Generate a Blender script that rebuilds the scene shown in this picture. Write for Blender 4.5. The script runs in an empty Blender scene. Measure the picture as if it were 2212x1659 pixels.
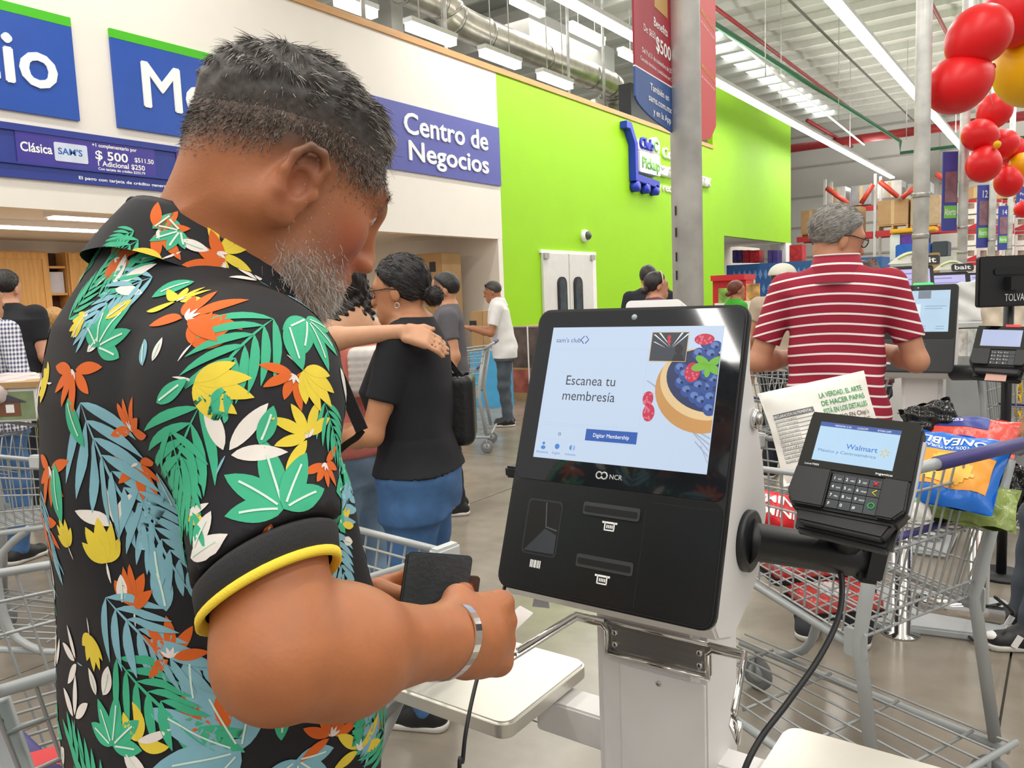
import bpy, bmesh, math, random
import numpy as np
from mathutils import Vector, Matrix, Euler
from mathutils.bvhtree import BVHTree

scene = bpy.context.scene
COL = scene.collection
PI = math.pi

# ------------------------------------------------------------------ camera
F_PX, CX, CY = 1690.0, 1106.0, 829.5
_n = lambda v: v / np.linalg.norm(v)
_Yc = _n(np.array([2320 - CX, 597 - CY, F_PX]))
_Xn = np.array([-1330 - CX, 741 - CY, F_PX]); _Xn = _n(_Xn - _Yc * _Xn.dot(_Yc))
_Xc = -_Xn; _Zc = np.cross(_Xc, _Yc)
RC = np.stack([_Xc, _Yc, _Zc], 1)            # camera (x right, y down, z forward) = RC @ world
EYE = np.array([0, 0, 1.42])
cam_d = bpy.data.cameras.new('camera'); cam = bpy.data.objects.new('camera', cam_d); COL.objects.link(cam)
cam_d.sensor_fit = 'HORIZONTAL'; cam_d.sensor_width = 36.0; cam_d.lens = F_PX / 2212 * 36.0
cam_d.clip_start = 0.05; cam_d.clip_end = 200
_m = np.eye(4); _m[:3, 0] = RC.T[:, 0]; _m[:3, 1] = -RC.T[:, 1]; _m[:3, 2] = -RC.T[:, 2]; _m[:3, 3] = EYE
cam.matrix_world = Matrix(_m.tolist())
scene.camera = cam

# ------------------------------------------------------------------ world, exposure
scene.view_settings.view_transform = 'Standard'; scene.view_settings.look = 'None'
scene.view_settings.gamma = 1.0; scene.view_settings.exposure = 0.12; scene.view_settings.use_curve_mapping = False
wd = bpy.data.worlds.new('world'); scene.world = wd; wd.use_nodes = True
bg = wd.node_tree.nodes['Background']; bg.inputs[0].default_value = (1.0, 0.97, 0.93, 1); bg.inputs[1].default_value = 0.5

# rows of ceiling lamps of the sales floor (area lamps under the tube fittings)
LAMP_X = [-6.55, -3.3, -0.05, 3.2, 6.4]
LAMP_Z = 6.0
def area(name, loc, sx, sy, power, color=(1, 0.97, 0.92), rot=(0, 0, 0)):
    l = bpy.data.lights.new(name, 'AREA'); l.shape = 'RECTANGLE'; l.size = sx; l.size_y = sy; l.energy = power; l.color = color
    o = bpy.data.objects.new(name, l); COL.objects.link(o); o.location = loc; o.rotation_euler = rot
    return o
for x in LAMP_X:
    for y0, ln in ((-6, 12), (8, 14), (24, 16)):
        area('lamp_row_light', (x, y0 + ln / 2, LAMP_Z - 0.12), 0.25, ln - 1, 14 * ln)
        area('lamp_row_uplight', (x, y0 + ln / 2, LAMP_Z + 0.25), 0.25, ln - 1, 11 * ln, rot=(PI, 0, 0))

# ------------------------------------------------------------------ geometry helpers
def ray(px, py): return RC.T @ np.array([(px - CX) / F_PX, (py - CY) / F_PX, 1.0])
def at(px, py, dep): return Vector(EYE + ray(px, py) * dep)
def onx(px, py, x): d = ray(px, py); return Vector(EYE + d * (x / d[0]))
def ony(px, py, y): d = ray(px, py); return Vector(EYE + d * (y / d[1]))
def onz(px, py, z): d = ray(px, py); return Vector(EYE + d * ((z - 1.42) / d[2]))
CAMR = Vector((RC.T[:, 0])); CAMW = Vector(RC.T[:, 2])
HR = Vector((CAMR.x, CAMR.y, 0)).normalized(); HW = Vector((-HR.y, HR.x, 0))     # level right / level away

def srgb(h):
    if isinstance(h, str):
        h = h.lstrip('#'); c = [int(h[i:i + 2], 16) / 255 for i in (0, 2, 4)]
    else: c = list(h)
    return tuple((v / 12.92 if v <= 0.04045 else ((v + 0.055) / 1.055) ** 2.4) for v in c) + (1.0,)

MATS = {}
def mat(name, col, rough=0.5, metal=0.0, var=0.06, scale=8.0, bump=0.0, bscale=60.0, emit=0.0, spec=0.5, alpha=1.0,
        trans=0.0, coat=0.0, dark=False, attr=None, stretch=None, sheen=0.0, subsurf=0.0):
    """procedural material: colour broken up by noise, optional fine relief"""
    if name in MATS: return MATS[name]
    m = bpy.data.materials.new(name); m.use_nodes = True; nt = m.node_tree; N = nt.nodes; L = nt.links
    b = N['Principled BSDF']; c = srgb(col)
    b.inputs['Roughness'].default_value = rough; b.inputs['Metallic'].default_value = metal
    b.inputs['Specular IOR Level'].default_value = spec; b.inputs['Coat Weight'].default_value = coat
    b.inputs['Coat Roughness'].default_value = 0.03
    b.inputs['Transmission Weight'].default_value = trans; b.inputs['Alpha'].default_value = alpha
    if subsurf:
        b.inputs['Subsurface Weight'].default_value = subsurf; b.inputs['Subsurface Radius'].default_value = (0.012, 0.005, 0.003)
        b.inputs['Subsurface Scale'].default_value = 0.6
    tc = N.new('ShaderNodeTexCoord'); nz = N.new('ShaderNodeTexNoise'); nz.inputs['Scale'].default_value = scale; nz.inputs['Detail'].default_value = 4
    src = tc.outputs['Object']
    if stretch:
        mp = N.new('ShaderNodeMapping'); mp.inputs['Scale'].default_value = stretch; L.new(src, mp.inputs['Vector']); src = mp.outputs['Vector']
    L.new(src, nz.inputs['Vector'])
    rp = N.new('ShaderNodeMapRange'); rp.inputs['From Min'].default_value = 0.3; rp.inputs['From Max'].default_value = 0.7
    rp.inputs['To Min'].default_value = 1 - var; rp.inputs['To Max'].default_value = 1 + var
    L.new(nz.outputs['Fac'], rp.inputs['Value'])
    hs = N.new('ShaderNodeHueSaturation'); L.new(rp.outputs['Result'], hs.inputs['Value'])
    if attr:
        a = N.new('ShaderNodeAttribute'); a.attribute_name = attr; L.new(a.outputs['Color'], hs.inputs['Color'])
    else: hs.inputs['Color'].default_value = c
    if dark: b.inputs['Base Color'].default_value = (.01, .01, .012, 1)
    else: L.new(hs.outputs['Color'], b.inputs['Base Color'])
    if emit:
        b.inputs['Emission Strength'].default_value = emit; L.new(hs.outputs['Color'], b.inputs['Emission Color'])
    if bump:
        n2 = N.new('ShaderNodeTexNoise'); n2.inputs['Scale'].default_value = bscale; n2.inputs['Detail'].default_value = 3
        L.new(src, n2.inputs['Vector']); bp = N.new('ShaderNodeBump'); bp.inputs['Strength'].default_value = bump; bp.inputs['Distance'].default_value = 0.01
        L.new(n2.outputs['Fac'], bp.inputs['Height']); L.new(bp.outputs['Normal'], b.inputs['Normal'])
    MATS[name] = m
    return m

class Th:
    """a thing: an Empty at its base with the matrix kept in .M"""
    def __init__(s, name, loc=(0, 0, 0), rz=0.0, label=None, cat=None, group=None, kind=None, M=None):
        s.M = M if M is not None else Matrix.Translation(Vector(loc)) @ Matrix.Rotation(rz, 4, 'Z')
        s.o = bpy.data.objects.new(name, None); COL.objects.link(s.o); s.o.matrix_world = s.M; s.o.empty_display_size = 0.05
        tag(s.o, label, cat, group, kind); s.I = s.M.inverted()
def tag(o, label=None, cat=None, group=None, kind=None):
    if label: o['label'] = label
    if cat: o['category'] = cat
    if group: o['group'] = group
    if kind: o['kind'] = kind
    return o

class MB:
    def __init__(s): s.v = []; s.f = []; s.m = []; s.sm = []
    def add(s, vs, fs, mi=0, smooth=False):
        b = len(s.v); s.v += [tuple(v) for v in vs]; s.f += [tuple(i + b for i in f) for f in fs]; s.m += [mi] * len(fs); s.sm += [smooth] * len(fs); return s
    def box(s, c, size, M=None, mi=0):
        cx, cy, cz = c; x, y, z = (k / 2 for k in size)
        vs = [Vector((cx + i * x, cy + j * y, cz + k * z)) for k in (-1, 1) for j in (-1, 1) for i in (-1, 1)]
        if M is not None: vs = [M @ v for v in vs]
        return s.add(vs, [(0, 2, 3, 1), (4, 5, 7, 6), (0, 1, 5, 4), (2, 6, 7, 3), (0, 4, 6, 2), (1, 3, 7, 5)], mi)
    def bb(s, lo, hi, M=None, mi=0):
        return s.box([(a + b) / 2 for a, b in zip(lo, hi)], [abs(b - a) for a, b in zip(lo, hi)], M, mi)
    def tube(s, pts, r, n=8, closed=False, mi=0, cap=True, flat=None):
        pts = [Vector(p) for p in pts]; k = len(pts)
        rs = r if isinstance(r, (list, tuple)) else [r] * k
        tang = []
        for i in range(k):
            a = pts[(i - 1) % k] if (closed or i > 0) else pts[i]; b = pts[(i + 1) % k] if (closed or i < k - 1) else pts[i]
            t = b - a; tang.append(t.normalized() if t.length > 1e-9 else Vector((0, 0, 1)))
        up = Vector((0, 0, 1)) if abs(tang[0].z) < 0.9 else Vector((1, 0, 0))
        u = tang[0].cross(up).normalized(); vs = []
        for i in range(k):
            t = tang[i]; u = (u - t * u.dot(t)); u = u.normalized() if u.length > 1e-6 else t.orthogonal().normalized()
            w = t.cross(u)
            for j in range(n):
                a = 2 * PI * j / n
                vs.append(pts[i] + (u * math.cos(a) + w * (math.sin(a) * (flat or 1.0))) * rs[i])
        fs = []
        for i in range(k if closed else k - 1):
            for j in range(n):
                a = i * n; b = ((i + 1) % k) * n
                fs.append((a + j, a + (j + 1) % n, b + (j + 1) % n, b + j))
        if cap and not closed: fs += [tuple(range(n - 1, -1, -1)), tuple((k - 1) * n + j for j in range(n))]
        return s.add(vs, fs, mi, True)
    def lathe(s, prof, n=24, M=None, mi=0, smooth=True):
        vs = []; k = len(prof)
        for r, z in prof:
            for j in range(n): a = 2 * PI * j / n; vs.append(Vector((r * math.cos(a), r * math.sin(a), z)))
        if M is not None: vs = [M @ v for v in vs]
        fs = [(i * n + j, i * n + (j + 1) % n, (i + 1) * n + (j + 1) % n, (i + 1) * n + j) for i in range(k - 1) for j in range(n)]
        if prof[0][0] > 1e-6: fs.append(tuple(range(n - 1, -1, -1)))
        if prof[-1][0] > 1e-6: fs.append(tuple((k - 1) * n + j for j in range(n)))
        return s.add(vs, fs, mi, smooth)
    def prism(s, poly, d0, d1, M=None, mi=0):
        """2-D polygon (x,y) extruded along z from d0 to d1"""
        k = len(poly); vs = [Vector((x, y, d)) for d in (d0, d1) for x, y in poly]
        if M is not None: vs = [M @ v for v in vs]
        fs = [tuple(range(k - 1, -1, -1)), tuple(range(k, 2 * k))] + [(i, (i + 1) % k, (i + 1) % k + k, i + k) for i in range(k)]
        return s.add(vs, fs, mi)
    def poly(s, pts, mi=0, M=None):
        pts = [Vector(p) for p in pts]
        if M is not None: pts = [M @ p for p in pts]
        return s.add(pts, [tuple(range(len(pts)))], mi)
    def ell(s, c, r, n=16, M=None, mi=0):
        prof = [(math.sin(PI * i / (n // 2)), -math.cos(PI * i / (n // 2))) for i in range(n // 2 + 1)]
        T = Matrix.Translation(Vector(c)) @ Matrix.Diagonal((r[0], r[1], r[2], 1))
        return s.lathe(prof, n, (M @ T) if M is not None else T, mi)
    def build(s, name, mats, th=None, world=False, smooth=None, bevel=0.0, label=None, kind=None, parent=None, seg=2, doubles=False):
        me = bpy.data.meshes.new(name)
        vs = s.v
        if th is not None and world: vs = [th.I @ Vector(v) for v in vs]
        me.from_pydata([tuple(v) for v in vs], [], s.f)
        if not isinstance(mats, (list, tuple)): mats = [mats]
        for m in mats: me.materials.append(m)
        me.polygons.foreach_set('material_index', s.m)
        me.polygons.foreach_set('use_smooth', [bool(smooth)] * len(s.f) if smooth is not None else s.sm)
        bm = bmesh.new(); bm.from_mesh(me)
        if doubles: bmesh.ops.remove_doubles(bm, verts=bm.verts, dist=1e-5)
        bmesh.ops.recalc_face_normals(bm, faces=bm.faces)
        if bevel:
            es = [e for e in bm.edges if len(e.link_faces) == 2 and e.calc_face_angle(0) > 0.35]
            bmesh.ops.bevel(bm, geom=es, offset=bevel, segments=seg, affect='EDGES', clamp_overlap=True)
            for f in bm.faces: f.smooth = True
        bm.to_mesh(me); bm.free()
        if bevel:
            me.set_sharp_from_angle(angle=0.7)
        me.update()
        o = bpy.data.objects.new(name, me); COL.objects.link(o)
        p = parent if parent is not None else (th.o if th is not None else None)
        if p is not None: o.parent = p
        if label: o['label'] = label
        if kind: o['kind'] = kind
        return o

def rrect(x0, y0, x1, y1, r, n=5):
    """rounded rectangle outline"""
    pts = []
    for cx, cy, a0 in ((x1 - r, y1 - r, 0), (x0 + r, y1 - r, PI / 2), (x0 + r, y0 + r, PI), (x1 - r, y0 + r, 1.5 * PI)):
        for i in range(n + 1): a = a0 + PI / 2 * i / n; pts.append((cx + r * math.cos(a), cy + r * math.sin(a)))
    return pts
def smooth_path(pts, n=6):
    """Catmull-Rom through the points"""
    P = [Vector(p) for p in pts]; out = []
    for i in range(len(P) - 1):
        p0 = P[max(i - 1, 0)]; p1 = P[i]; p2 = P[i + 1]; p3 = P[min(i + 2, len(P) - 1)]
        for k in range(n):
            t = k / n; out.append(0.5 * ((2 * p1) + (p2 - p0) * t + (2 * p0 - 5 * p1 + 4 * p2 - p3) * t * t + (3 * p1 - p0 - 3 * p2 + p3) * t ** 3))
    return out + [P[-1]]
def frame(o, x, y):
    """matrix with given origin, x axis and y axis (z = x cross y)"""
    x = Vector(x).normalized(); y = Vector(y); y = (y - x * y.dot(x)).normalized(); z = x.cross(y)
    M = Matrix.Identity(4)
    for i in range(3): M[i][0] = x[i]; M[i][1] = y[i]; M[i][2] = z[i]; M[i][3] = o[i]
    return M

_tcache = {}
def text(s, M, h=None, w=None, m=None, th=None, name='lettering', ext=0.0, bold=0.0, align='LEFT', parent=None, kind=None, slab=0.0, label=None, spacing=1.0, heavy=0.0):
    """lettering: cap height h (or fitted to width w), baseline origin at M, x right, y up"""
    cu = bpy.data.curves.new('t', 'FONT'); cu.body = s; cu.align_x = align; cu.offset = bold; cu.resolution_u = 3; cu.extrude = 0; cu.space_character = spacing
    ob = bpy.data.objects.new('t', cu); COL.objects.link(ob)
    dg = bpy.context.evaluated_depsgraph_get(); me = bpy.data.meshes.new_from_object(ob.evaluated_get(dg))
    bpy.data.objects.remove(ob); bpy.data.curves.remove(cu)
    me.name = name
    n = len(me.vertices); co = np.empty(n * 3, np.float32); me.vertices.foreach_get('co', co); co = co.reshape(-1, 3)
    if n == 0: return None
    xs = co[:, 0]; wid = xs.max() - xs.min(); CAP = 0.73
    sy = (h / CAP) if h else None; sx = sy
    if w: sx = w / wid; sy = sy or sx
    co[:, 0] *= sx; co[:, 1] *= sy
    me.vertices.foreach_set('co', co.ravel())
    bm = bmesh.new(); bm.from_mesh(me)
    if heavy:                                     # heavier strokes: shifted copies, a hair apart in depth
        hs_ = heavy * sx
        base = list(bm.faces)
        for k_, (dx_, dy_) in enumerate(((hs_, 0), (hs_ / 2, hs_ / 2), (hs_ / 2, -hs_ / 2))):
            r_ = bmesh.ops.duplicate(bm, geom=base); bmesh.ops.translate(bm, vec=(dx_, dy_, .0004 * (k_ + 1)), verts=[g_ for g_ in r_['geom'] if isinstance(g_, bmesh.types.BMVert)])
    if ext:
        r = bmesh.ops.extrude_face_region(bm, geom=list(bm.faces)); bmesh.ops.translate(bm, vec=(0, 0, ext), verts=[g for g in r['geom'] if isinstance(g, bmesh.types.BMVert)])
        bmesh.ops.recalc_face_normals(bm, faces=bm.faces)
    T = (th.I @ M) if th is not None else M
    bmesh.ops.transform(bm, matrix=T, verts=bm.verts); bm.to_mesh(me); bm.free()
    me.materials.clear(); me.materials.append(m)
    o = bpy.data.objects.new(name, me); COL.objects.link(o)
    p = parent if parent is not None else (th.o if th is not None else None)
    if p is not None: o.parent = p
    if kind: o['kind'] = kind
    if label: o['label'] = label
    return o
def copy_tree(o, parent=None):
    c = o.copy(); COL.objects.link(c)
    if parent is not None: c.parent = parent
    for ch in list(o.children): copy_tree(ch, c)
    return c
def tris_of(o): return len(o.data.polygons)

# common materials
M_white = mat('white_paint', '#f2f0ee', 0.55, var=0.02)
M_black = mat('black_plastic', '#1b1c1f', 0.45, var=0.1, bump=0.05, bscale=400)
M_blackg = mat('black_gloss', '#0b0c0e', 0.08, var=0.05, coat=0.5)
M_chrome = mat('chrome', '#d8d6d4', 0.12, 1.0, var=0.03)
M_steel = mat('brushed_steel', '#b9b6b0', 0.35, 1.0, var=0.08, scale=4, stretch=(1, 1, 60))
M_galv = mat('galvanised_steel', '#d2d2ce', 0.45, 0.25, var=0.22, scale=7, bump=0.06, bscale=30)
M_greypl = mat('grey_plastic', '#a9acae', 0.5, var=0.05)
M_kraft = mat('cardboard', '#b08d62', 0.8, var=0.08, scale=3, bump=0.05)
M_ink = mat('black_ink', '#222226', 0.6)
M_whitetext = mat('white_print', '#fbfbfb', 0.5, var=0.01)
M_red = mat('red_plastic', '#c8202c', 0.45)
# ================================================================== SETTING
WX = -7.7                                   # face of the long partition wall
YG = 10.6                                   # where the white paint changes to green
# --- floor: polished concrete with saw-cut joints
def floor_mat():
    m = bpy.data.materials.new('polished_concrete'); m.use_nodes = True; N = m.node_tree.nodes; L = m.node_tree.links; b = N['Principled BSDF']
    tc = N.new('ShaderNodeTexCoord'); n1 = N.new('ShaderNodeTexNoise'); n1.inputs['Scale'].default_value = 1.3; n1.inputs['Detail'].default_value = 8
    n2 = N.new('ShaderNodeTexNoise'); n2.inputs['Scale'].default_value = 5; n2.inputs['Detail'].default_value = 6
    L.new(tc.outputs['Object'], n1.inputs['Vector']); L.new(tc.outputs['Object'], n2.inputs['Vector'])
    mx = N.new('ShaderNodeMath'); mx.operation = 'ADD'; L.new(n1.outputs['Fac'], mx.inputs[0]); L.new(n2.outputs['Fac'], mx.inputs[1])
    cr = N.new('ShaderNodeValToRGB'); cr.color_ramp.elements[0].position = 0.7; cr.color_ramp.elements[0].color = srgb('#7d7468')
    cr.color_ramp.elements[1].position = 1.3; cr.color_ramp.elements[1].color = srgb('#948b7e')
    mr = N.new('ShaderNodeMath'); mr.operation = 'MULTIPLY'; mr.inputs[1].default_value = 0.5; L.new(mx.outputs[0], mr.inputs[0])
    cr.color_ramp.elements[0].position = 0.38; cr.color_ramp.elements[1].position = 0.62
    L.new(mr.outputs[0], cr.inputs['Fac']); L.new(cr.outputs['Color'], b.inputs['Base Color'])
    b.inputs['Roughness'].default_value = 0.22; b.inputs['Specular IOR Level'].default_value = 0.5
    return m
M_floor = floor_mat(); M_joint = mat('joint_filler', '#6d665c', 0.7)
fl = Th('floor', (0, 0, 0), label='polished grey concrete floor slabs with saw-cut joints', kind='structure')
# slabs between the joints; joints pass (-1.9, 1.87) along X and (-2.0, y) along Y
jx = [-14, -10.4, -6.8, -3.4, -0.15, 3.3, 6.7, 10]; jy = [-7, -3.1, 0.46, 2.05, 5.6, 9.2, 12.8, 16.4, 20, 27, 34, 41]
g = 0.004
for i in range(len(jx) - 1):
    for j in range(len(jy) - 1):
        MB().bb((jx[i] + g, jy[j] + g, -0.1), (jx[i + 1] - g, jy[j + 1] - g, 0)).build('concrete_slab', M_floor, fl)
MB().bb((-14, -7, -0.12), (10, 41, -0.02)).build('joint_filler', M_joint, fl)

M_wallw = mat('white_wall_paint', '#efe9e0', 0.7, var=0.02, scale=2)
M_green = mat('lime_wall_paint', '#98d400', 0.6, var=0.02, scale=2)
M_wood = mat('pale_wood_trim', '#c99558', 0.5, var=0.12, scale=6, stretch=(4, 0.3, 4))
M_grey = mat('grey_wall_paint', '#a9a7a2', 0.7, var=0.04)
def struct(name, mb, m, label, **k):
    return tag(mb.build(name, m, **k), label, None, None, 'structure')
ZT = 5.05
struct('wall_left', MB().bb((WX - 0.15, 0.2, 2.4), (WX, YG, ZT)).bb((WX - .15, -6, 0), (WX, .2, ZT)), M_wallw, 'long white partition wall above the service counter recess')
struct('wall_green', MB().bb((WX - 0.15, YG, 0), (WX, 20.4, ZT)).bb((WX - .15, 20.0, ZT), (WX, 26.9, 6.82)).bb((WX - .15, 20.4, 2.88), (WX, 26.9, ZT)).bb((WX - .15, 20.4, 0), (WX, 20.75, 2.88)),
       M_green, 'lime green partition wall with the pickup sign')
struct('trim_1', MB().bb((WX - 0.19, -6, ZT), (WX + 0.03, 20.0, ZT + 0.09)), M_wood, 'pale wooden capping along the top of the partition')
struct('trim_2', MB().bb((WX - .16, 26.3, 0), (WX + .012, 26.9, 2.88)), M_white, 'white post at the end of the green wall opening')
# recess behind the counter
struct('ceiling_recess', MB().bb((-12.2, 0.2, 2.5), (WX - .15, YG, 2.6)), M_wallw, 'low white ceiling of the service counter recess')
struct('wall_recess_back', MB().bb((-12.2, 0.2, 0), (-12.05, YG, 2.5)), M_wallw, 'white rear wall of the service counter recess')
struct('wall_recess_end', MB().bb((-12.05, YG - .12, 0), (WX - .002, YG - .002, 2.5)), M_wallw, 'white end wall of the service counter recess')
# the opening beyond the green wall: small shop room
struct('wall_opening_back', MB().bb((-9.9, 20.4, 0), (-9.75, 30, 2.95)), M_wallw, 'white wall inside the opening of the green wall')
struct('ceiling_opening', MB().bb((-9.75, 20.4, 2.9), (WX - .15, 26.9, 3.0)), M_wallw, 'white ceiling inside the opening of the green wall')
# back wall, roof
YB = 40.5; ZR = 9.2
bw = Th('wall_back', (0, YB, 0), label='grey panelled rear wall of the warehouse', kind='structure')
M_panel = mat('grey_wall_panel', '#cfcec8', 0.65, var=0.03, scale=1)
for k in range(7):
    MB().bb((-26, YB, k * 1.45 + .02), (14, YB + .12, k * 1.45 + 1.43)).build('wall_panel', M_panel, bw, world=True)
    MB().bb((-26, YB - .05, k * 1.45 - .04), (14, YB + .1, k * 1.45 + .04)).build('girt', M_grey, bw, world=True)
struct('wall_left_outer', MB().bb((-26.2, -7, 0), (-26, YB, ZR)), M_panel, 'grey outer wall of the warehouse behind the partition')
cl = Th('ceiling', (0, 0, ZR), label='white ribbed metal roof of the warehouse with skylights', kind='structure')
M_roof = mat('roof_sheet', '#c3c4bc', 0.6, var=0.05, scale=1)
M_purlin = mat('roof_purlin', '#d4d5cd', 0.6, var=0.04)
M_sky = mat('skylight', '#f4fbff', 0.5, emit=3.0)
SKX = -9.4
MB().bb((-26, -7, ZR), (14, YB, ZR + .1)).build('roof_sheet', M_roof, cl, world=True)
y = 3.0
while y < YB:
    MB().bb((-26, y - .05, ZR - .2), (14, y + .05, ZR)).build('purlin', M_purlin, cl, world=True)
    y += 1.25
y = 15.15
while y < YB - 2:
    for xs in (SKX, SKX + 8.6):
        MB().bb((xs - .45, y, ZR - .012), (xs + .45, y + .7, ZR - .002)).build('skylight_pane', M_sky, cl, world=True)
    y += 1.25
# steel columns and rails along the back and behind the partition
for x, y in ((-12.15, 39.9), (-5.2, 39.9), (1.6, 39.9), (-13.3, 14.2), (-13.8, 21.6), (-11.0, 24)):
    o = MB().bb((x - .2, y - .2, 0), (x + .2, y + .2, ZR)).build('steel_column', M_grey); tag(o, 'grey steel column standing against the grey rear wall' if y > 30 else 'grey steel column rising behind the wooden-capped partition', 'column', 'steel columns at the rear wall' if y > 30 else 'steel columns behind the partition')

# door_1 : double swing door in the green wall
d = Th('door_1', (WX, 12.6, 0), label='white double swing door with dark rounded windows in the green wall', kind='structure')
M_door = mat('white_door', '#d9d8d6', 0.45, var=0.03)
for y0, y1 in ((11.72, 12.6), (12.62, 13.5)):
    MB().bb((WX, y0, 0.02), (WX + .05, y1, 2.2)).build('door_leaf', M_door, d, world=True, bevel=.008)
    yc = y0 + (.60 if y0 < 12 else .27)
    M4 = frame((WX + .05, yc, 1.42), (0, 1, 0), (0, 0, 1))
    MB().prism(rrect(-.15, -.36, .15, .36, .13), 0, .03, M4).build('window_gasket', M_black, d, world=True)
    MB().prism(rrect(-.11, -.32, .11, .32, .1), .028, .034, M4).build('window_pane', mat('dark_glass', '#39424c', 0.05, var=.4, scale=4), d, world=True)
for y0 in (11.74, 13.4): MB().bb((WX + .05, y0, 2.1), (WX + .09, y0 + .14, 2.2)).build('hinge_block', M_grey, d, world=True)
MB().bb((WX, 13.5, 0), (WX + .03, 13.66, 2.2)).bb((WX, 11.68, 2.2), (WX + .04, 13.66, 2.26)).build('door_frame', M_white, d, world=True)
o = Th('dome_camera', (WX, 13.25, 2.56), label='small white dome camera fixed high on the green wall', cat='camera')
MB().lathe([(.12, 0), (.12, .06), (.1, .09)], 20, frame((WX, 13.25, 2.56), (0, 1, 0), (0, 0, 1))).build('camera_base', M_white, o, world=True)
MB().ell((0, 0, .1), (.085, .085, .07), 16, frame((WX, 13.25, 2.56), (0, 1, 0), (0, 0, 1))).build('camera_dome', mat('smoked_dome', '#4a4f52', .1), o, world=True)

# ------------------------------------------------------------------ signs on the white wall
WM = lambda y, z, off=0.0: frame((WX + off, y, z), (0, 1, 0), (0, 0, 1))     # x along the wall, y up, z out into the hall
M_signb = mat('blue_sign_vinyl', '#1d4fae', .35, var=.05, scale=3)
M_signp = mat('violet_sign_vinyl', '#5257a8', .4, var=.03)
M_signg = mat('green_sign_strip', '#46bd10', .4, var=.02)
for y0, y1, word, wx0, lab in ((2.6, 3.868, 'Servicio', None, 'blue wall sign with green top edge lettered Servicio'), (4.232, 7.4, 'Membresía', 4.47, 'blue wall sign with green top edge lettered Membresía')):
    s = Th('wall_sign', (WX, (y0 + y1) / 2, 3.24), label=lab, cat='sign')
    MB().bb((WX, y0, 3.243), (WX + .03, y1, 4.09)).build('sign_board', M_signb, s, world=True)
    MB().bb((WX, y0, 4.09), (WX + .032, y1, 4.175)).build('green_strip', M_signg, s, world=True)
    if wx0: text(word, WM(wx0, 3.49, .032), h=.46, m=M_whitetext, th=s, ext=.012, bold=.0, heavy=.035)
    else: text(word, WM(3.70, 3.49, .032), h=.46, m=M_whitetext, th=s, ext=.012, bold=.0, heavy=.035, align='RIGHT')
s = Th('wall_sign', (WX, 9.1, 3.25), label='violet blue wall sign lettered Centro de Negocios', cat='sign')
MB().bb((WX, 7.72, 3.255), (WX + .03, 10.59, 4.18)).build('sign_board', M_signp, s, world=True)
text('Centro de', WM(8.30, 3.78, .031), h=.30, w=1.92, m=M_whitetext, th=s, ext=.015, heavy=.03)
text('Negocios', WM(8.36, 3.42, .031), h=.28, w=1.84, m=M_whitetext, th=s, ext=.015, heavy=.03)
# price board
s = Th('price_board', (WX, 4.3, 2.66), label='dark blue membership price board under the Servicio sign', cat='sign')
M_navy = mat('navy_board', '#2b3c92', .4, var=.04); M_pan = mat('purple_price_panel', '#43399a', .3, var=.06)
MB().bb((WX, 2.2, 2.66), (WX + .03, 6.3, 3.135)).build('board', M_navy, s, world=True)
for z in (2.78, 3.07): MB().bb((WX + .03, 2.2, z), (WX + .05, 6.3, z + .018)).build('rail', M_navy, s, world=True)
MB().bb((WX + .03, 3.28, 2.8), (WX + .04, 4.58, 3.07)).build('price_panel', M_pan, s, world=True)
MB().bb((WX + .03, 4.82, 2.8), (WX + .04, 6.2, 3.07)).build('price_panel', M_pan, s, world=True)
MB().prism(rrect(0, 0, .3, .17, .015), 0, .004, WM(3.6, 2.845, .041)).build('member_card', mat('pale_card', '#d4dcf0', .4), s, world=True)
text('SAM\'S', WM(3.63, 2.91, .046), w=.22, h=.06, m=mat('blue_print', '#2464b4', .5), th=s, bold=.02)
for tx, y, z, h, w in (('Clásica', 3.31, 2.90, .085, .27), ('+1 complementario por', 3.95, 3.02, .035, .44), ('$ 500', 3.97, 2.905, .085, .32), ('$511.50', 4.36, 2.92, .045, .2),
                       ('1 Adicional $250', 3.98, 2.845, .05, .47), ('Con tarjeta de crédito $255.79', 3.99, 2.805, .025, .47), ('Benefits', 4.86, 2.90, .085, .36)):
    text(tx, WM(y, z, .042), h=h, w=w, m=M_whitetext, th=s, bold=.02)
text('El pago con tarjeta de crédito genera un cargo del 2.3% sobre el precio de la Membresía', WM(3.8, 2.70, .033), h=.03, w=2.1, m=M_whitetext, th=s, bold=.02)
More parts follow.
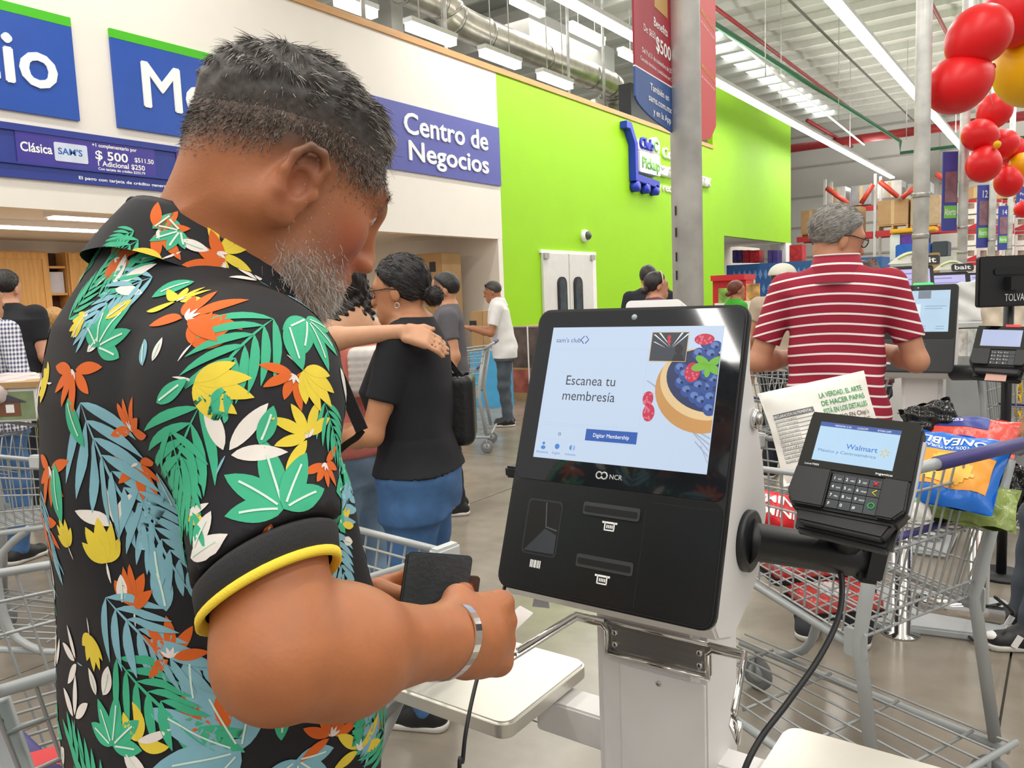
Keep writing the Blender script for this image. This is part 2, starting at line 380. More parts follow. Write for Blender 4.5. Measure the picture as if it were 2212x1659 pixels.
# recess lamps and wooden cupboards
M_lamp = mat('lamp_tube', '#ffffff', .5, emit=7.0, var=0.0)
for x, y0, y1 in ((-8.55, 3.9, 5.1), (-9.7, 3.4, 5.0)):
    o = Th('recess_lamp', (x, (y0 + y1) / 2, 2.5), label='slim white tube lamp under the recess ceiling', cat='lamp', group='recess lamps')
    MB().bb((x - .12, y0, 2.44), (x + .12, y1, 2.5)).build('housing', M_white, o, world=True)
    MB().bb((x - .09, y0 + .03, 2.42), (x + .09, y1 - .03, 2.44)).build('diffuser', M_lamp, o, world=True)
area('recess_light', (-9.6, 5.5, 2.4), 1.5, 6, 90, (1, .93, .82))
M_oak = mat('oak_veneer', '#d9a55e', .45, var=.14, scale=5, stretch=(6, 6, .5))
def cupboard(y0, y1, lab):
    c = Th('wall_cupboard', (-11.7, (y0 + y1) / 2, 0), label=lab, cat='cupboard')
    MB().bb((-12.05, y0, .9), (-11.72, y1, 2.33)).build('carcass', M_oak, c, world=True)
    d = MB().bb((-11.72, y0 + .02, .92), (-11.69, y1 - .02, 2.31)).build('cupboard_door', M_oak, c, world=True, bevel=.004)
    for a in ((y0 + .02, y0 + .1), (y1 - .1, y1 - .02)): MB().bb((-11.69, a[0], .92), (-11.675, a[1], 2.31)).build('door_stile', M_oak, c, world=True, parent=d)
    for zz in (.92, 2.22): MB().bb((-11.69, y0 + .1, zz), (-11.675, y1 - .1, zz + .09)).build('door_rail', M_oak, c, world=True, parent=d)
cupboard(3.6, 5.28, 'pale oak cupboard with a broad door behind the man in black shirt')
cupboard(5.52, 6.35, 'narrow pale oak cupboard beside the open shelf gap')
c = Th('open_shelf', (-11.9, 5.4, 0), label='dark gap of open shelving between the two oak cupboards', cat='shelf')
MB().bb((-12.05, 5.28, .9), (-12.02, 5.52, 2.33)).build('shelf_back', mat('dark_wood', '#4a2a18', .6), c, world=True)
for z in (1.3, 1.72, 2.1): MB().bb((-12.02, 5.285, z), (-11.75, 5.515, z + .03)).build('shelf_board', M_oak, c, world=True)
o = MB().bb((-12.0, 5.3, 1.75), (-11.8, 5.5, 2.05)).build('paper_stack', mat('paper', '#cfd0dc', .7)); tag(o, 'stack of pale papers on the open shelf', 'papers')

# ------------------------------------------------------------------ pickup sign on the green wall
s = Th('pickup_sign', (WX, 15.6, 3.9), label='blue shopping cart emblem lettered Club Pickup on the green wall', cat='sign')
M_sb = mat('royal_blue_foam', '#1a33b8', .4)
MY = lambda y, z, off: WM(y, z, off)
cart_poly = [(14.86, 4.80), (15.02, 4.80), (15.22, 4.52), (15.22, 3.78), (16.42, 3.72), (16.42, 3.87), (15.36, 3.93), (15.36, 4.56), (15.1, 4.95), (14.86, 4.95)]
MB().prism(cart_poly, 0, .16, WM(0, 0, 0)).build('cart_outline', M_sb, s, world=True, bevel=.012)
for y in (15.35, 15.82, 16.28): MB().lathe([(.11, 0), (.11, .16)], 18, WM(y, 3.67, 0)).build('cart_wheel', M_sb, s, world=True)
MB().prism(rrect(15.42, 3.98, 16.42, 4.42, .03), .02, .17, WM(0, 0, 0)).build('pickup_plate', M_white, s, world=True)
text('Pickup', WM(15.5, 4.08, .172), h=.24, w=.86, m=mat('soft_green_print', '#6cc04a', .5), th=s, ext=.006, bold=.02)
MB().prism(rrect(15.4, 4.44, 16.02, 4.66, .06), .04, .14, WM(0, 0, 0)).build('club_backing', M_white, s, world=True)
text('Club', WM(15.44, 4.48, .14), h=.24, w=.62, m=M_sb, th=s, ext=.05, bold=.018)
MB().lathe([(.21, 0.02), (.21, .15)], 24, WM(16.26, 4.60, 0)).build('badge', M_white, s, world=True)
MB().tube([WM(16.26 + .1 * math.cos(a), 4.6 + .1 * math.sin(a), .16).translation for a in np.linspace(.6, 5.6, 20)], .018, 6).build('badge_ring', mat('soft_green_print', '#6cc04a'), s, world=True)
o = Th('wall_lettering', (WX, 17.7, 3.8), label='white raised lettering beside the cart emblem on the green wall', cat='sign')
text('Compra en', WM(16.85, 4.47, 0), h=.24, w=1.9, m=M_whitetext, th=o, ext=.05, bold=.02)
text('sams.com.mx', WM(16.5, 4.05, 0), h=.34, w=3.15, m=M_whitetext, th=o, ext=.09, bold=.018)
text('y recoge aquí', WM(16.6, 3.72, 0), h=.2, w=2.0, m=M_whitetext, th=o, ext=.03, bold=.012)
# dark screen above the trim
o = MB().bb((WX - .6, 16.0, 0), (WX - .3, 19.9, ZT + .95)).build('stored_panel', mat('dark_panel', '#1c1f22', .5)); tag(o, 'dark panel stored upright behind the capped green wall', 'panel')

# ------------------------------------------------------------------ ceiling lamps, pipes, ducts
M_tube = mat('tube_light', '#ffffff', .5, emit=6.0, var=0)
M_house = mat('lamp_housing', '#dfe0dc', .5)
def strip(x, y0, y1, lab, z=LAMP_Z, group='ceiling lamp rows', w=.11):
    y = y0
    while y < y1 - .1:
        ln = min(2.4, y1 - y)
        t = Th('strip_lamp', (x, y + ln / 2, z), label=lab, cat='lamp', group=group)
        MB().bb((x - w, y, z), (x + w, y + ln - .02, z + .08)).build('housing', M_house, t, world=True)
        MB().bb((x - w * .8, y + .01, z - .05), (x + w * .8, y + ln - .03, z)).build('tube', M_tube, t, world=True)
        y += 2.4
strip(-6.55, 8.0, 38, 'long white strip lamp in the bright row along the green wall')
strip(-3.3, 10.0, 38, 'long white strip lamp in the ceiling row over the checkout lanes')
strip(-0.05, 20, 38, 'white strip lamp in the ceiling row beyond the balloons', group='lamps beyond the balloons')
strip(3.2, 24, 38, 'white strip lamp in the far ceiling row at the side aisle', group='lamps at the side aisle')
# tubes behind the partition
for i, (a, b, x) in enumerate((((725, -5), (810, 22), -9.5), ((880, 50), (980, 88), -9.0), ((1040, 108), (1120, 142), -9.0), ((1165, 158), (1232, 186), -9.0), ((1105, -5), (1172, 30), -9.9), ((1230, 55), (1302, 92), -9.9), ((1340, 110), (1420, 150), -9.9))):
    p = onx(*a, x); q = onx(*b, x); q.z = p.z
    t = Th('tube_lamp', ((p + q) / 2), label='short white tube lamp hanging behind the wooden-capped partition', cat='lamp', group='tube lamps behind the partition')
    MB().bb((x - .1, p.y, p.z + .02), (x + .1, q.y, p.z + .1)).build('housing', M_house, t, world=True)
    MB().bb((x - .08, p.y + .02, p.z - .1), (x + .08, q.y - .02, p.z + .02)).build('tube', M_tube, t, world=True)
    for k_ in (.25, .75): yy = p.y + (q.y - p.y) * k_; MB().tube([(x, yy, p.z + .08), (x, yy, ZR - .205)], .01, 5).build('suspension_wire', M_galv, t, world=True)
for y in (6, 12, 18): area('partition_light', (-11, y, 8.2), 3, 4, 150)
# insulated silver duct with bend
M_duct = mat('foil_duct', '#cfc9bd', .3, .8, var=.2, scale=3, bump=.5, bscale=5)
pts = [Vector((-10.2, 4, 7.2)), Vector((-10.2, 9, 7.2)), Vector((-10.2, 12.2, 7.18)), Vector((-10.2, 13.2, 6.95)), Vector((-10.2, 18.6, 6.97)), Vector((-10.3, 19.5, 6.9)), Vector((-10.8, 19.9, 6.6)), Vector((-12, 19.9, 6.3))]
o = Th('air_duct', (-10.2, 11, 6.3), label='silver foil wrapped air duct running behind the partition', cat='duct')
pp = smooth_path(pts, 8)
MB().tube(pp, .32, 14).build('duct_body', M_duct, o, world=True)
for k in range(4, len(pp) - 3, 3):
    t = (pp[k + 1] - pp[k - 1]).normalized(); MB().tube([pp[k] - t * .03, pp[k] + t * .03], .332, 14).build('duct_band', M_steel, o, world=True)
MB().tube(smooth_path([(-13, 20, 6.3), (-11, 18.6, 6.1), (-9.6, 17.4, 5.9)], 5), .3, 12).build('duct_branch', M_duct, o, world=True)
o = Th('ventilation_box', (-13, 17.4, 7.7), label='large grey sheet metal ventilation trunk crossing behind the partition', cat='duct')
MB().bb((-16, 16.6, 7.75), (-11.0, 18.2, 8.45)).bb((-11.6, 18.2, 7.75), (-11.0, 21, 8.45)).build('trunk', M_grey, o, world=True)
for x_, y_ in ((-14, 17.4), (-11.3, 17.4), (-11.3, 20.4)): MB().tube([(x_, y_, 8.44), (x_, y_, ZR)], .02, 6).build('hanger', M_galv, o, world=True)
for x, z, r in ((-9.0, 5.5, .05), (-8.6, 5.25, .04), (-9.4, 5.75, .05), (-9.9, 5.4, .06)):
    o = MB().tube([(x, 2, z), (x, 15.6, z)], r, 8).build('conduit', M_galv); tag(o, 'grey conduit run behind the partition capping', 'pipe', 'conduits behind the partition')
for y in (7.6, 9.2, 11.2, 15.4, 17.0):
    o = MB().tube([(-9.2, y, 5.1), (-9.2, y, 8.9)], .035, 8).build('hanger_rod', M_galv); tag(o, 'thin grey hanger rod behind the partition', 'rod', 'hanger rods')
# roof pipes over the hall
M_rpipe = mat('red_pipe', '#8f2326', .45); M_gpipe = mat('green_pipe', '#2c6a48', .45); M_cable = mat('dark_conduit', '#57584f', .5)
def pipe(pts, r, m, name, lab, cat='pipe', group=None):
    o = MB().tube(pts, r, 8).build(name, m); return tag(o, lab, cat, group)
pipe([(-7.35, 14, 8.3), (-7.35, 33.6, 8.3)], .05, M_rpipe, 'sprinkler_pipe', 'thin red sprinkler pipe below the skylights')
pipe([(-3.1, 12, 8.3), (-3.1, 34, 8.3)], .05, M_rpipe, 'sprinkler_pipe', 'thin red sprinkler pipe above the lane lamps')
pipe([(-26, 34, 7.15), (10, 34, 7.15)], .17, M_rpipe, 'main_pipe', 'thick red fire main crossing under the roof')
pipe([(-8.0, 30, 7.38), (-8.0, 37, 7.38)], .07, M_rpipe, 'sprinkler_pipe', 'short red pipe crossing the thick fire main')
pipe([(-6.9, 12.2, 6.9), (-6.2, 15.2, 6.85), (-5.6, 34.0, 6.85), (-5.6, 34.0, 6.4), (8, 34, 6.4)], .06, M_gpipe, 'water_pipe', 'dark green water pipe running beside the lamp row')
pipe([(-5.2, 12, 7.6), (-5.2, 36, 7.6)], .03, M_cable, 'cable_conduit', 'thin dark conduit between the two bright lamp rows')
pipe([(-6.6, 13, 7.4), (-6.9, 34, 6.9)], .035, M_white, 'cable_conduit', 'thin white conduit beside the green water pipe')
for x, y in ((-5.55, 24), (-4.6, 29), (-5.7, 18), (-6.55, 16), (-6.55, 22), (-3.3, 22), (-3.3, 30), (-6.55, 30)):
    o = MB().tube([(x, y, LAMP_Z + .08), (x, y, ZR)], .012, 6).build('suspension_rod', M_galv); tag(o, 'thin suspension rod hanging from the white roof', 'rod', 'suspension rods')
for x in (-2.2, -1.4, -.6):
    t = Th('roof_truss', (x, 20, 8.2), label='open web steel roof truss above the balloons', cat='truss', group='roof trusses')
    for z in (8.0, 8.9): MB().bb((x - .06, 9, z), (x + .06, 38, z + .09)).build('chord', M_house, t, world=True)
    for k in range(28):
        y = 9.3 + k; MB().tube([(x, y, 8.05), (x, y + .5, 8.92), (x, y + 1, 8.05)], .03, 5).build('web_bar', M_house, t, world=True)
# ================================================================== implicit-surface modelling (bodies, bags, garments)
def smin(a, b, k):
    if k <= 0: return np.minimum(a, b)
    h = np.maximum(k - np.abs(a - b), 0) / k
    return np.minimum(a, b) - h * h * k * 0.25
def smax(a, b, k): return -smin(-a, -b, k)
def _v(p): return np.array([p[0], p[1], p[2]], np.float32)
def cone(a, b, ra, rb):
    a = _v(a); b = _v(b); ba = b - a; l2 = float(ba @ ba) + 1e-12
    def fn(P):
        pa = P - a; h = np.clip((pa @ ba) / l2, 0, 1)
        return np.sqrt(((pa - h[:, None] * ba) ** 2).sum(1)) - (ra + (rb - ra) * h)
    return fn
def ellip(c, r, A=None):
    """ellipsoid; rows of A are its local axes"""
    c = _v(c); r = np.array(r, np.float32); A = None if A is None else np.array(A, np.float32)
    def fn(P):
        q = P - c
        if A is not None: q = q @ A.T
        k0 = np.sqrt(((q / r) ** 2).sum(1)) + 1e-9; k1 = np.sqrt(((q / (r * r)) ** 2).sum(1)) + 1e-9
        return k0 * (k0 - 1) / k1
    return fn
def rbox(c, h, rad, A=None):
    c = _v(c); h = np.array(h, np.float32) - rad; A = None if A is None else np.array(A, np.float32)
    def fn(P):
        q = P - c
        if A is not None: q = q @ A.T
        q = np.abs(q) - h
        return np.sqrt((np.maximum(q, 0) ** 2).sum(1)) + np.minimum(q.max(1), 0) - rad
    return fn
def loft(o, A, st, e=2.0):
    """stations along local z: (z, cx, cy, half_x, half_y)"""
    o = _v(o); A = np.array(A, np.float32); S = np.array(st, np.float32)
    def fn(P):
        q = (P - o) @ A.T; z = q[:, 2]
        cx, cy, a, b = (np.interp(z, S[:, 0], S[:, i]) for i in (1, 2, 3, 4))
        u = np.abs((q[:, 0] - cx) / a); w = np.abs((q[:, 1] - cy) / b)
        rr = (u ** e + w ** e) ** (1 / e)
        d = (rr - 1) * np.minimum(a, b) * 0.9
        return np.maximum(np.maximum(d, z - S[-1, 0]), S[0, 0] - z)
    return fn
def union(items):
    """items: (fn, k) blended one after another"""
    def fn(P):
        d = None
        for f, k in items:
            x = f(P); d = x if d is None else smin(d, x, k)
        return d
    return fn
def cull(fn, c, r):
    c = _v(c)
    def g(P):
        d = np.sqrt(((P - c) ** 2).sum(1)) - r; o = np.maximum(d, .02).astype(np.float32); m = d < .05
        if m.any(): o[m] = fn(P[m])
        return o
    return g
def half(p, n):
    p = _v(p); n = _v(n); n = n / np.linalg.norm(n)
    return lambda P: (P - p) @ n
def surface(fn, lo, hi, h, B=8):
    """blockwise sampling and surface nets; returns verts, quads"""
    lo = np.array(lo, np.float32); hi = np.array(hi, np.float32)
    nb = np.ceil((hi - lo) / (h * B)).astype(int); n = nb * B + 1
    gx, gy, gz = (np.arange(k) for k in nb)
    C = np.stack(np.meshgrid(gx, gy, gz, indexing='ij'), -1).reshape(-1, 3)
    cen = lo + (C + 0.5) * (h * B)
    dc = fn(cen.astype(np.float32)); act = np.abs(dc) < h * B * 0.87 * 1.5 + 2 * h
    D = np.where(dc < 0, -1.0, 1.0).astype(np.float32)
    G = np.repeat(np.repeat(np.repeat(D.reshape(nb), B, 0), B, 1), B, 2)
    G = np.pad(G, ((0, 1),) * 3, mode='edge')
    off = np.stack(np.meshgrid(*[np.arange(B + 1)] * 3, indexing='ij'), -1).reshape(-1, 3)
    ids = C[act] * B
    for s in range(0, len(ids), 400):
        I = (ids[s:s + 400, None, :] + off[None]).reshape(-1, 3)
        G[I[:, 0], I[:, 1], I[:, 2]] = fn((lo + I * h).astype(np.float32))
    sg = G < 0
    c8 = [sg[i:n[0] - 1 + i, j:n[1] - 1 + j, k:n[2] - 1 + k] for i in (0, 1) for j in (0, 1) for k in (0, 1)]
    cnt = sum(c.astype(np.int8) for c in c8); mix = (cnt > 0) & (cnt < 8)
    cells = np.argwhere(mix); vid = -np.ones(mix.shape, np.int64); vid[mix] = np.arange(len(cells))
    acc = np.zeros((len(cells), 3), np.float32); num = np.zeros(len(cells), np.float32)
    cor = [(i, j, k) for i in (0, 1) for j in (0, 1) for k in (0, 1)]
    val = [G[cells[:, 0] + i, cells[:, 1] + j, cells[:, 2] + k] for i, j, k in cor]
    for a in range(8):
        for b in range(a + 1, 8):
            da = np.array(cor[b]) - np.array(cor[a])
            if np.abs(da).sum() != 1: continue
            va, vb = val[a], val[b]; m = (va < 0) != (vb < 0)
            t = np.where(m, va / (va - vb + 1e-20), 0)
            p = np.array(cor[a], np.float32)[None] + t[:, None] * da[None]
            acc += np.where(m[:, None], p, 0); num += m
    V = lo + (cells + acc / num[:, None]) * h
    Q = []
    for ax in range(3):
        sl0 = [slice(1, -1)] * 3; sl1 = [slice(1, -1)] * 3; sl0[ax] = slice(0, -1); sl1[ax] = slice(1, None)
        a = sg[tuple(sl0)]; b = sg[tuple(sl1)]
        E = np.argwhere(a != b); 
        if not len(E): continue
        fl = a[E[:, 0], E[:, 1], E[:, 2]]
        base = E + 1; base[:, ax] -= 1
        o1, o2 = [(1, 2), (2, 0), (0, 1)][ax]
        e1 = np.zeros(3, int); e1[o1] = 1; e2 = np.zeros(3, int); e2[o2] = 1
        g = lambda I: vid[I[:, 0], I[:, 1], I[:, 2]]
        q = np.stack([g(base - e1 - e2), g(base - e2), g(base), g(base - e1)], 1)
        q[~fl] = q[~fl][:, ::-1]; Q.append(q)
    Q = np.concatenate(Q); Q = Q[(Q >= 0).all(1)]
    for _ in range(2):                            # pull onto the surface
        e = h * .4; d = fn(V.astype(np.float32))
        gr = np.stack([fn((V + np.eye(3, dtype=np.float32)[i] * e).astype(np.float32)) - d for i in range(3)], 1) / e
        V = V - np.clip(d, -h * .5, h * .5)[:, None] * gr / np.maximum((gr ** 2).sum(1), .25)[:, None]
    return V, Q
def nets(name, fn, lo, hi, h, m, th=None, parent=None, color=None, label=None, kind=None, world=True, extra=None):
    V, Q = surface(fn, lo, hi, h)
    if extra: V, Q = extra(V, Q)
    me = bpy.data.meshes.new(name)
    W = V
    if th is not None and world:
        A = np.array(th.I); W = V @ A[:3, :3].T + A[:3, 3]
    me.vertices.add(len(W)); me.vertices.foreach_set('co', W.astype(np.float32).ravel())
    me.loops.add(len(Q) * 4); me.loops.foreach_set('vertex_index', Q.astype(np.int32).ravel())
    me.polygons.add(len(Q)); me.polygons.foreach_set('loop_start', np.arange(0, len(Q) * 4, 4, dtype=np.int32))
    me.polygons.foreach_set('loop_total', np.full(len(Q), 4, np.int32)); me.polygons.foreach_set('use_smooth', np.ones(len(Q), bool))
    me.update(calc_edges=True); me.validate()
    for mm in (m if isinstance(m, (list, tuple)) else [m]): me.materials.append(mm)
    if color is not None:
        ca = me.color_attributes.new('tint', 'FLOAT_COLOR', 'POINT'); c = np.ones((len(V), 4), np.float32); c[:, :3] = color(V)
        ca.data.foreach_set('color', c.ravel())
    o = bpy.data.objects.new(name, me); COL.objects.link(o)
    p = parent if parent is not None else (th.o if th is not None else None)
    if p is not None: o.parent = p
    if label: o['label'] = label
    if kind: o['kind'] = kind
    o_V = V
    return o, V, Q
def bvh(V, Q): return BVHTree.FromPolygons([tuple(map(float, v)) for v in V], [tuple(map(int, q)) for q in Q])
def bounds(pts, pad):
    P = np.array([list(p) for p in pts]); return P.min(0) - pad, P.max(0) + pad
def lin(h): return np.array(srgb(h)[:3], np.float32)
def sstep(a, b, x): t = np.clip((x - a) / (b - a), 0, 1); return t * t * (3 - 2 * t)
def ribbons(name, roots, dirs, lens, wid, m, th, curl=None, parent=None, kind='stuff', segs=2, rng=None, label=None, local=False):
    """short tapering hair ribbons"""
    n = len(roots); R = np.asarray(roots, np.float32); Dv = np.asarray(dirs, np.float32); L = np.asarray(lens, np.float32)[:, None]
    rng = rng or np.random.default_rng(1)
    side = np.cross(Dv, rng.normal(size=(n, 3))); side /= np.linalg.norm(side, axis=1, keepdims=True) + 1e-9
    C = np.zeros_like(R) if curl is None else curl
    rows = []
    for k in range(segs + 1):
        t = k / segs; c = R + Dv * L * t + C * (t * t) * L; w = wid * (1 - .75 * t)
        rows += [c - side * w / 2, c + side * w / 2]
    V = np.stack(rows, 1).reshape(-1, 3); k2 = 2 * (segs + 1)
    b = np.arange(n)[:, None] * k2
    Q = np.concatenate([b + np.array([[2 * k, 2 * k + 1, 2 * k + 3, 2 * k + 2]]) for k in range(segs)])
    A = np.array(th.I); W = V if local else V @ A[:3, :3].T + A[:3, 3]
    me = bpy.data.meshes.new(name); me.vertices.add(len(W)); me.vertices.foreach_set('co', W.astype(np.float32).ravel())
    me.loops.add(len(Q) * 4); me.loops.foreach_set('vertex_index', Q.astype(np.int32).ravel()); me.polygons.add(len(Q))
    me.polygons.foreach_set('loop_start', np.arange(0, len(Q) * 4, 4, dtype=np.int32)); me.polygons.foreach_set('loop_total', np.full(len(Q), 4, np.int32))
    me.polygons.foreach_set('use_smooth', np.ones(len(Q), bool)); me.update(calc_edges=True); me.materials.append(m)
    o = bpy.data.objects.new(name, me); COL.objects.link(o); o.parent = parent if parent is not None else th.o; o['kind'] = kind
    if label: o['label'] = label
    return o
def sample_surface(V, Q, weight, n, rng):
    """random points on quads with a weight per face centre; returns points and normals"""
    a, b, c, d = (V[Q[:, i]] for i in range(4)); nr = np.cross(c - a, d - b); ar = np.linalg.norm(nr, axis=1) + 1e-12
    w = ar * weight; w = w / w.sum(); i = rng.choice(len(Q), n, p=w)
    u = rng.random((n, 1)); v = rng.random((n, 1))
    return (a[i] * (1 - u) + b[i] * u) * (1 - v) + (d[i] * (1 - u) + c[i] * u) * v, nr[i] / ar[i][:, None], i
# ================================================================== MAN IN THE LEAF SHIRT (foreground)
rng = np.random.default_rng(7)
MAN = Th('person', (at(430, 1000, .84).x, at(430, 1000, .84).y, 0), label='man in black tropical leaf print shirt looking down at his wallet before the checkout screen', cat='person')
def lvl(yaw):                                # level facing dir (0 = image right, 90 = away) and its right-hand side
    f = HR * math.cos(yaw) + HW * math.sin(yaw); return f, Vector((f.y, -f.x, 0))
def head_axes(yaw, pit, roll=0.0):
    f0, s = lvl(yaw); Z = Vector((0, 0, 1))
    F = f0 * math.cos(pit) - Z * math.sin(pit); U = f0 * math.sin(pit) + Z * math.cos(pit)
    return F, s * math.cos(roll) + U * math.sin(roll), U * math.cos(roll) - s * math.sin(roll)
skin_attr = mat('man_skin', '#c4835f', .46, var=.05, scale=40, bump=.05, bscale=260, attr='tint', subsurf=.0)
HC = at(628, 383.5, .832); hF, hS, hU = head_axes(math.radians(36), math.radians(29.3), math.radians(-6.7))
HA = np.array([list(hF), list(hS), list(hU)], np.float32); HCn = np.array(list(HC), np.float32)
SC = 1.0
def hp(f, s, u): return HC + (hF * f + hS * s + hU * u) * SC
def he(c, r, tilt=None): return ellip(hp(*c), [k * SC for k in r], HA if tilt is None else tilt)
def ear_parts(sg):
    p = [(he((-.012, sg * .077, -.020), (.020, .0085, .034)), .006)]
    rim = [(.004, .080, -.008), (.006, .083, .008), (-.004, .086, .019), (-.018, .088, .018), (-.028, .088, .004), (-.029, .087, -.014), (-.023, .084, -.032), (-.013, .079, -.047), (-.004, .0765, -.052)]
    for a, b in zip(rim[:-1], rim[1:]): p.append((cone(hp(a[0], sg * a[1], a[2]), hp(b[0], sg * b[1], b[2]), .0046, .0046), .0028))
    p.append((he((-.010, sg * .077, -.05), (.008, .006, .010)), .005))
    p.append((he((.008, sg * .077, -.02), (.005, .006, .008)), .004))
    p.append((cone(hp(-.016, sg * .081, .006), hp(-.018, sg * .082, -.028), .0035, .0035), .004))
    return p
neck_b = at(455, 612, .845)
parts = [(he((-.016, 0, .03), (.100, .078, .088)), 0), (he((.028, 0, -.02), (.070, .063, .098)), .03), (he((.030, 0, -.078), (.060, .058, .050)), .03),
         (he((.076, 0, -.110), (.024, .030, .022)), .03), (cone(hp(.078, .045, .022), hp(.094, 0, .018), .012, .012), .02), (cone(hp(.078, -.045, .022), hp(.094, 0, .018), .012, .012), .02),
         (cone(hp(.094, 0, .008), hp(.112, 0, -.034), .009, .0125), .016), (he((.108, .012, -.044), (.015, .010, .009)), .008), (he((.108, -.012, -.044), (.015, .010, .009)), .008), (he((.112, 0, -.038), (.012, .011, .010)), .008),
         (he((.054, .047, -.03), (.028, .018, .022)), .03), (he((.054, -.047, -.03), (.028, .018, .022)), .03),
         (he((.084, 0, -.074), (.020, .030, .022)), .02), (cone(hp(.099, .016, -.070), hp(.105, 0, -.068), .005, .0055), .006), (cone(hp(.099, -.016, -.070), hp(.105, 0, -.068), .005, .0055), .006),
         (cone(hp(.096, .015, -.080), hp(.102, 0, -.080), .005, .006), .005), (cone(hp(.096, -.015, -.080), hp(.102, 0, -.080), .005, .006), .005)]
socket = union([(he((.094, .035, .001), (.017, .019, .011)), 0), (he((.094, -.035, .001), (.017, .019, .011)), 0)])
neck = [(cone(hp(-.032, 0, -.045), neck_b, .062, .066), .035), (cone(hp(-.052, 0, -.02), neck_b - hF * .02, .045, .056), .03), (cone(hp(.03, 0, -.10), neck_b + hF * .03, .040, .05), .03),
        (cone(hp(-.035, .055, -.055), neck_b + hF * .055 + hS * .015, .016, .016), .03)]
head_u = union(parts)
eyes = union([(he((.079, .034, .000), (.0125, .0125, .0125)), 0), (he((.079, -.034, .000), (.0125, .0125, .0125)), 0)])
lids = union([(cone(hp(.0885, .0235 * s, .0065), hp(.0825, .047 * s, .004), .0042, .004), .004) for s in (1, -1)] + [(cone(hp(.0875, .0235 * s, -.0085), hp(.0815, .047 * s, -.006), .0042, .004), .004) for s in (1, -1)])
ears = union(ear_parts(1) + ear_parts(-1))
concha = union([(he((-.010, s * .0885, -.018), (.0125, .014, .017)), 0) for s in (1, -1)] + [(he((-.008, s * .09, .006), (.012, .008, .007)), .004) for s in (1, -1)])
necku = union(neck)
# body
fT, sT = lvl(math.radians(44)); TA = np.array([list(sT), list(fT), [0, 0, 1]], np.float32)
TO = Vector((at(425, 1000, .86).x, at(425, 1000, .86).y, 0))
tors_st = [(.80, 0, .0, .185, .145), (.95, 0, .01, .190, .160), (1.08, 0, .015, .188, .158), (1.22, 0, .0, .186, .142), (1.34, 0, -.015, .180, .122), (1.41, 0, -.02, .155, .098), (1.46, 0, -.012, .11, .075), (1.50, 0, -.005, .075, .06)]
RS = at(540, 850, .71); RE = at(602, 1418, .62); RW = at(955, 1385, .80)
LS = at(330, 805, 1.00); LE = at(330, 1420, 1.10); LW = at(715, 1365, 1.0)
torso = loft(TO, TA, [(a, b, c, d - .012, e - .012) for a, b, c, d, e in tors_st], 2.3)
hipR = TO + sT * .095 + Vector((0, 0, .86)); hipL = TO - sT * .095 + Vector((0, 0, .86))
def leg(hip, ft): k = (hip + ft) / 2; k.z = .47; return [(cone(hip, k + fT * .02, .088, .062), .06), (cone(k + fT * .02, ft, .058, .042), .03)]
ftR = TO + sT * .11 + Vector((0, 0, .09)); ftL = TO - sT * .11 + Vector((0, 0, .09))
arms = [(cone(RS, RE, .056, .045), .05), (cone(RE, RE + (RW - RE) * .35, .045, .048), .03), (cone(RE + (RW - RE) * .35, RW, .048, .032), .03), (ellip(RE + (RW - RE) * .30, (.050, .047, .045)), .03),
        (cone(LS, LE, .056, .046), .05), (cone(LE, LW, .046, .031), .03)]
# right hand: fist seen from its back, thumb side up
hd = (at(1075, 1368, .875) - RW).normalized(); hu = (Vector((0, 0, 1)) - hd * hd.z).normalized(); hu = (hu * .97 + hd.cross(hu) * -.2).normalized(); hn = hd.cross(hu)   # hn: away from the back of the hand?
if hn.dot(CAMW) < 0: hn = -hn
PA = np.array([list(hd), list(hu), list(hn)], np.float32)
pc = RW + hd * .060
Rh = [(cone(RW - hd * .01, pc, .030, .034), .03), (rbox(pc + hd * .002, (.042, .041, .019), .0185, PA), .02)]
def finger(k, th, rad, bend, ln, first=None):
    p = k; d = th.copy(); out = []
    for i, l in enumerate(ln):
        q = p + d * l; out.append((cone(p, q, rad * (1 - .07 * i), rad * (.95 - .07 * i)), .004)); p = q
        d = (d * math.cos(bend) + first * math.sin(bend)).normalized(); first = (first - d * first.dot(d)).normalized() if (first - d * first.dot(d)).length > 1e-4 else first
    return out
def curl_finger(k, rad, lens, angs, fwd, pal):
    """segments rotate from fwd towards pal (palm side)"""
    p = k; out = [(cone(k - fwd * .03, k, rad, rad), .01)]
    for l, a in zip(lens, angs):
        d = fwd * math.cos(a) + pal * math.sin(a); q = p + d * l; out.append((cone(p, q, rad, rad * .93), .005)); p = q; rad *= .95
    return out
for i, (uo, l) in enumerate(((.033, .040), (.012, .044), (-.010, .041), (-.031, .034))):
    kk = pc + hd * (.043 - .006 * abs(i - .8)) + hu * uo + hn * .000
    Rh += [(ellip(kk - hn * .005, (.0125, .0115, .0125)), .012), (cone(pc - hd * .03 + hu * uo * .6 - hn * .014, kk - hn * .012, .004, .005), .010)]
    Rh += curl_finger(kk, .0115 - .0006 * i, [l, l * .62, l * .5], [1.15 + .05 * i, 2.5, 3.3], hd, hn)
thk = pc - hd * .02 + hu * .040 + hn * .012
Rh += [(cone(pc - hd * .045 + hu * .02, thk, .018, .015), .015), (cone(thk, thk + hd * .045 + hn * .028 + hu * .004, .0135, .0115), .008), (cone(thk + hd * .045 + hn * .028 + hu * .004, thk + hd * .068 + hn * .052 - hu * .004, .0112, .010), .006)]
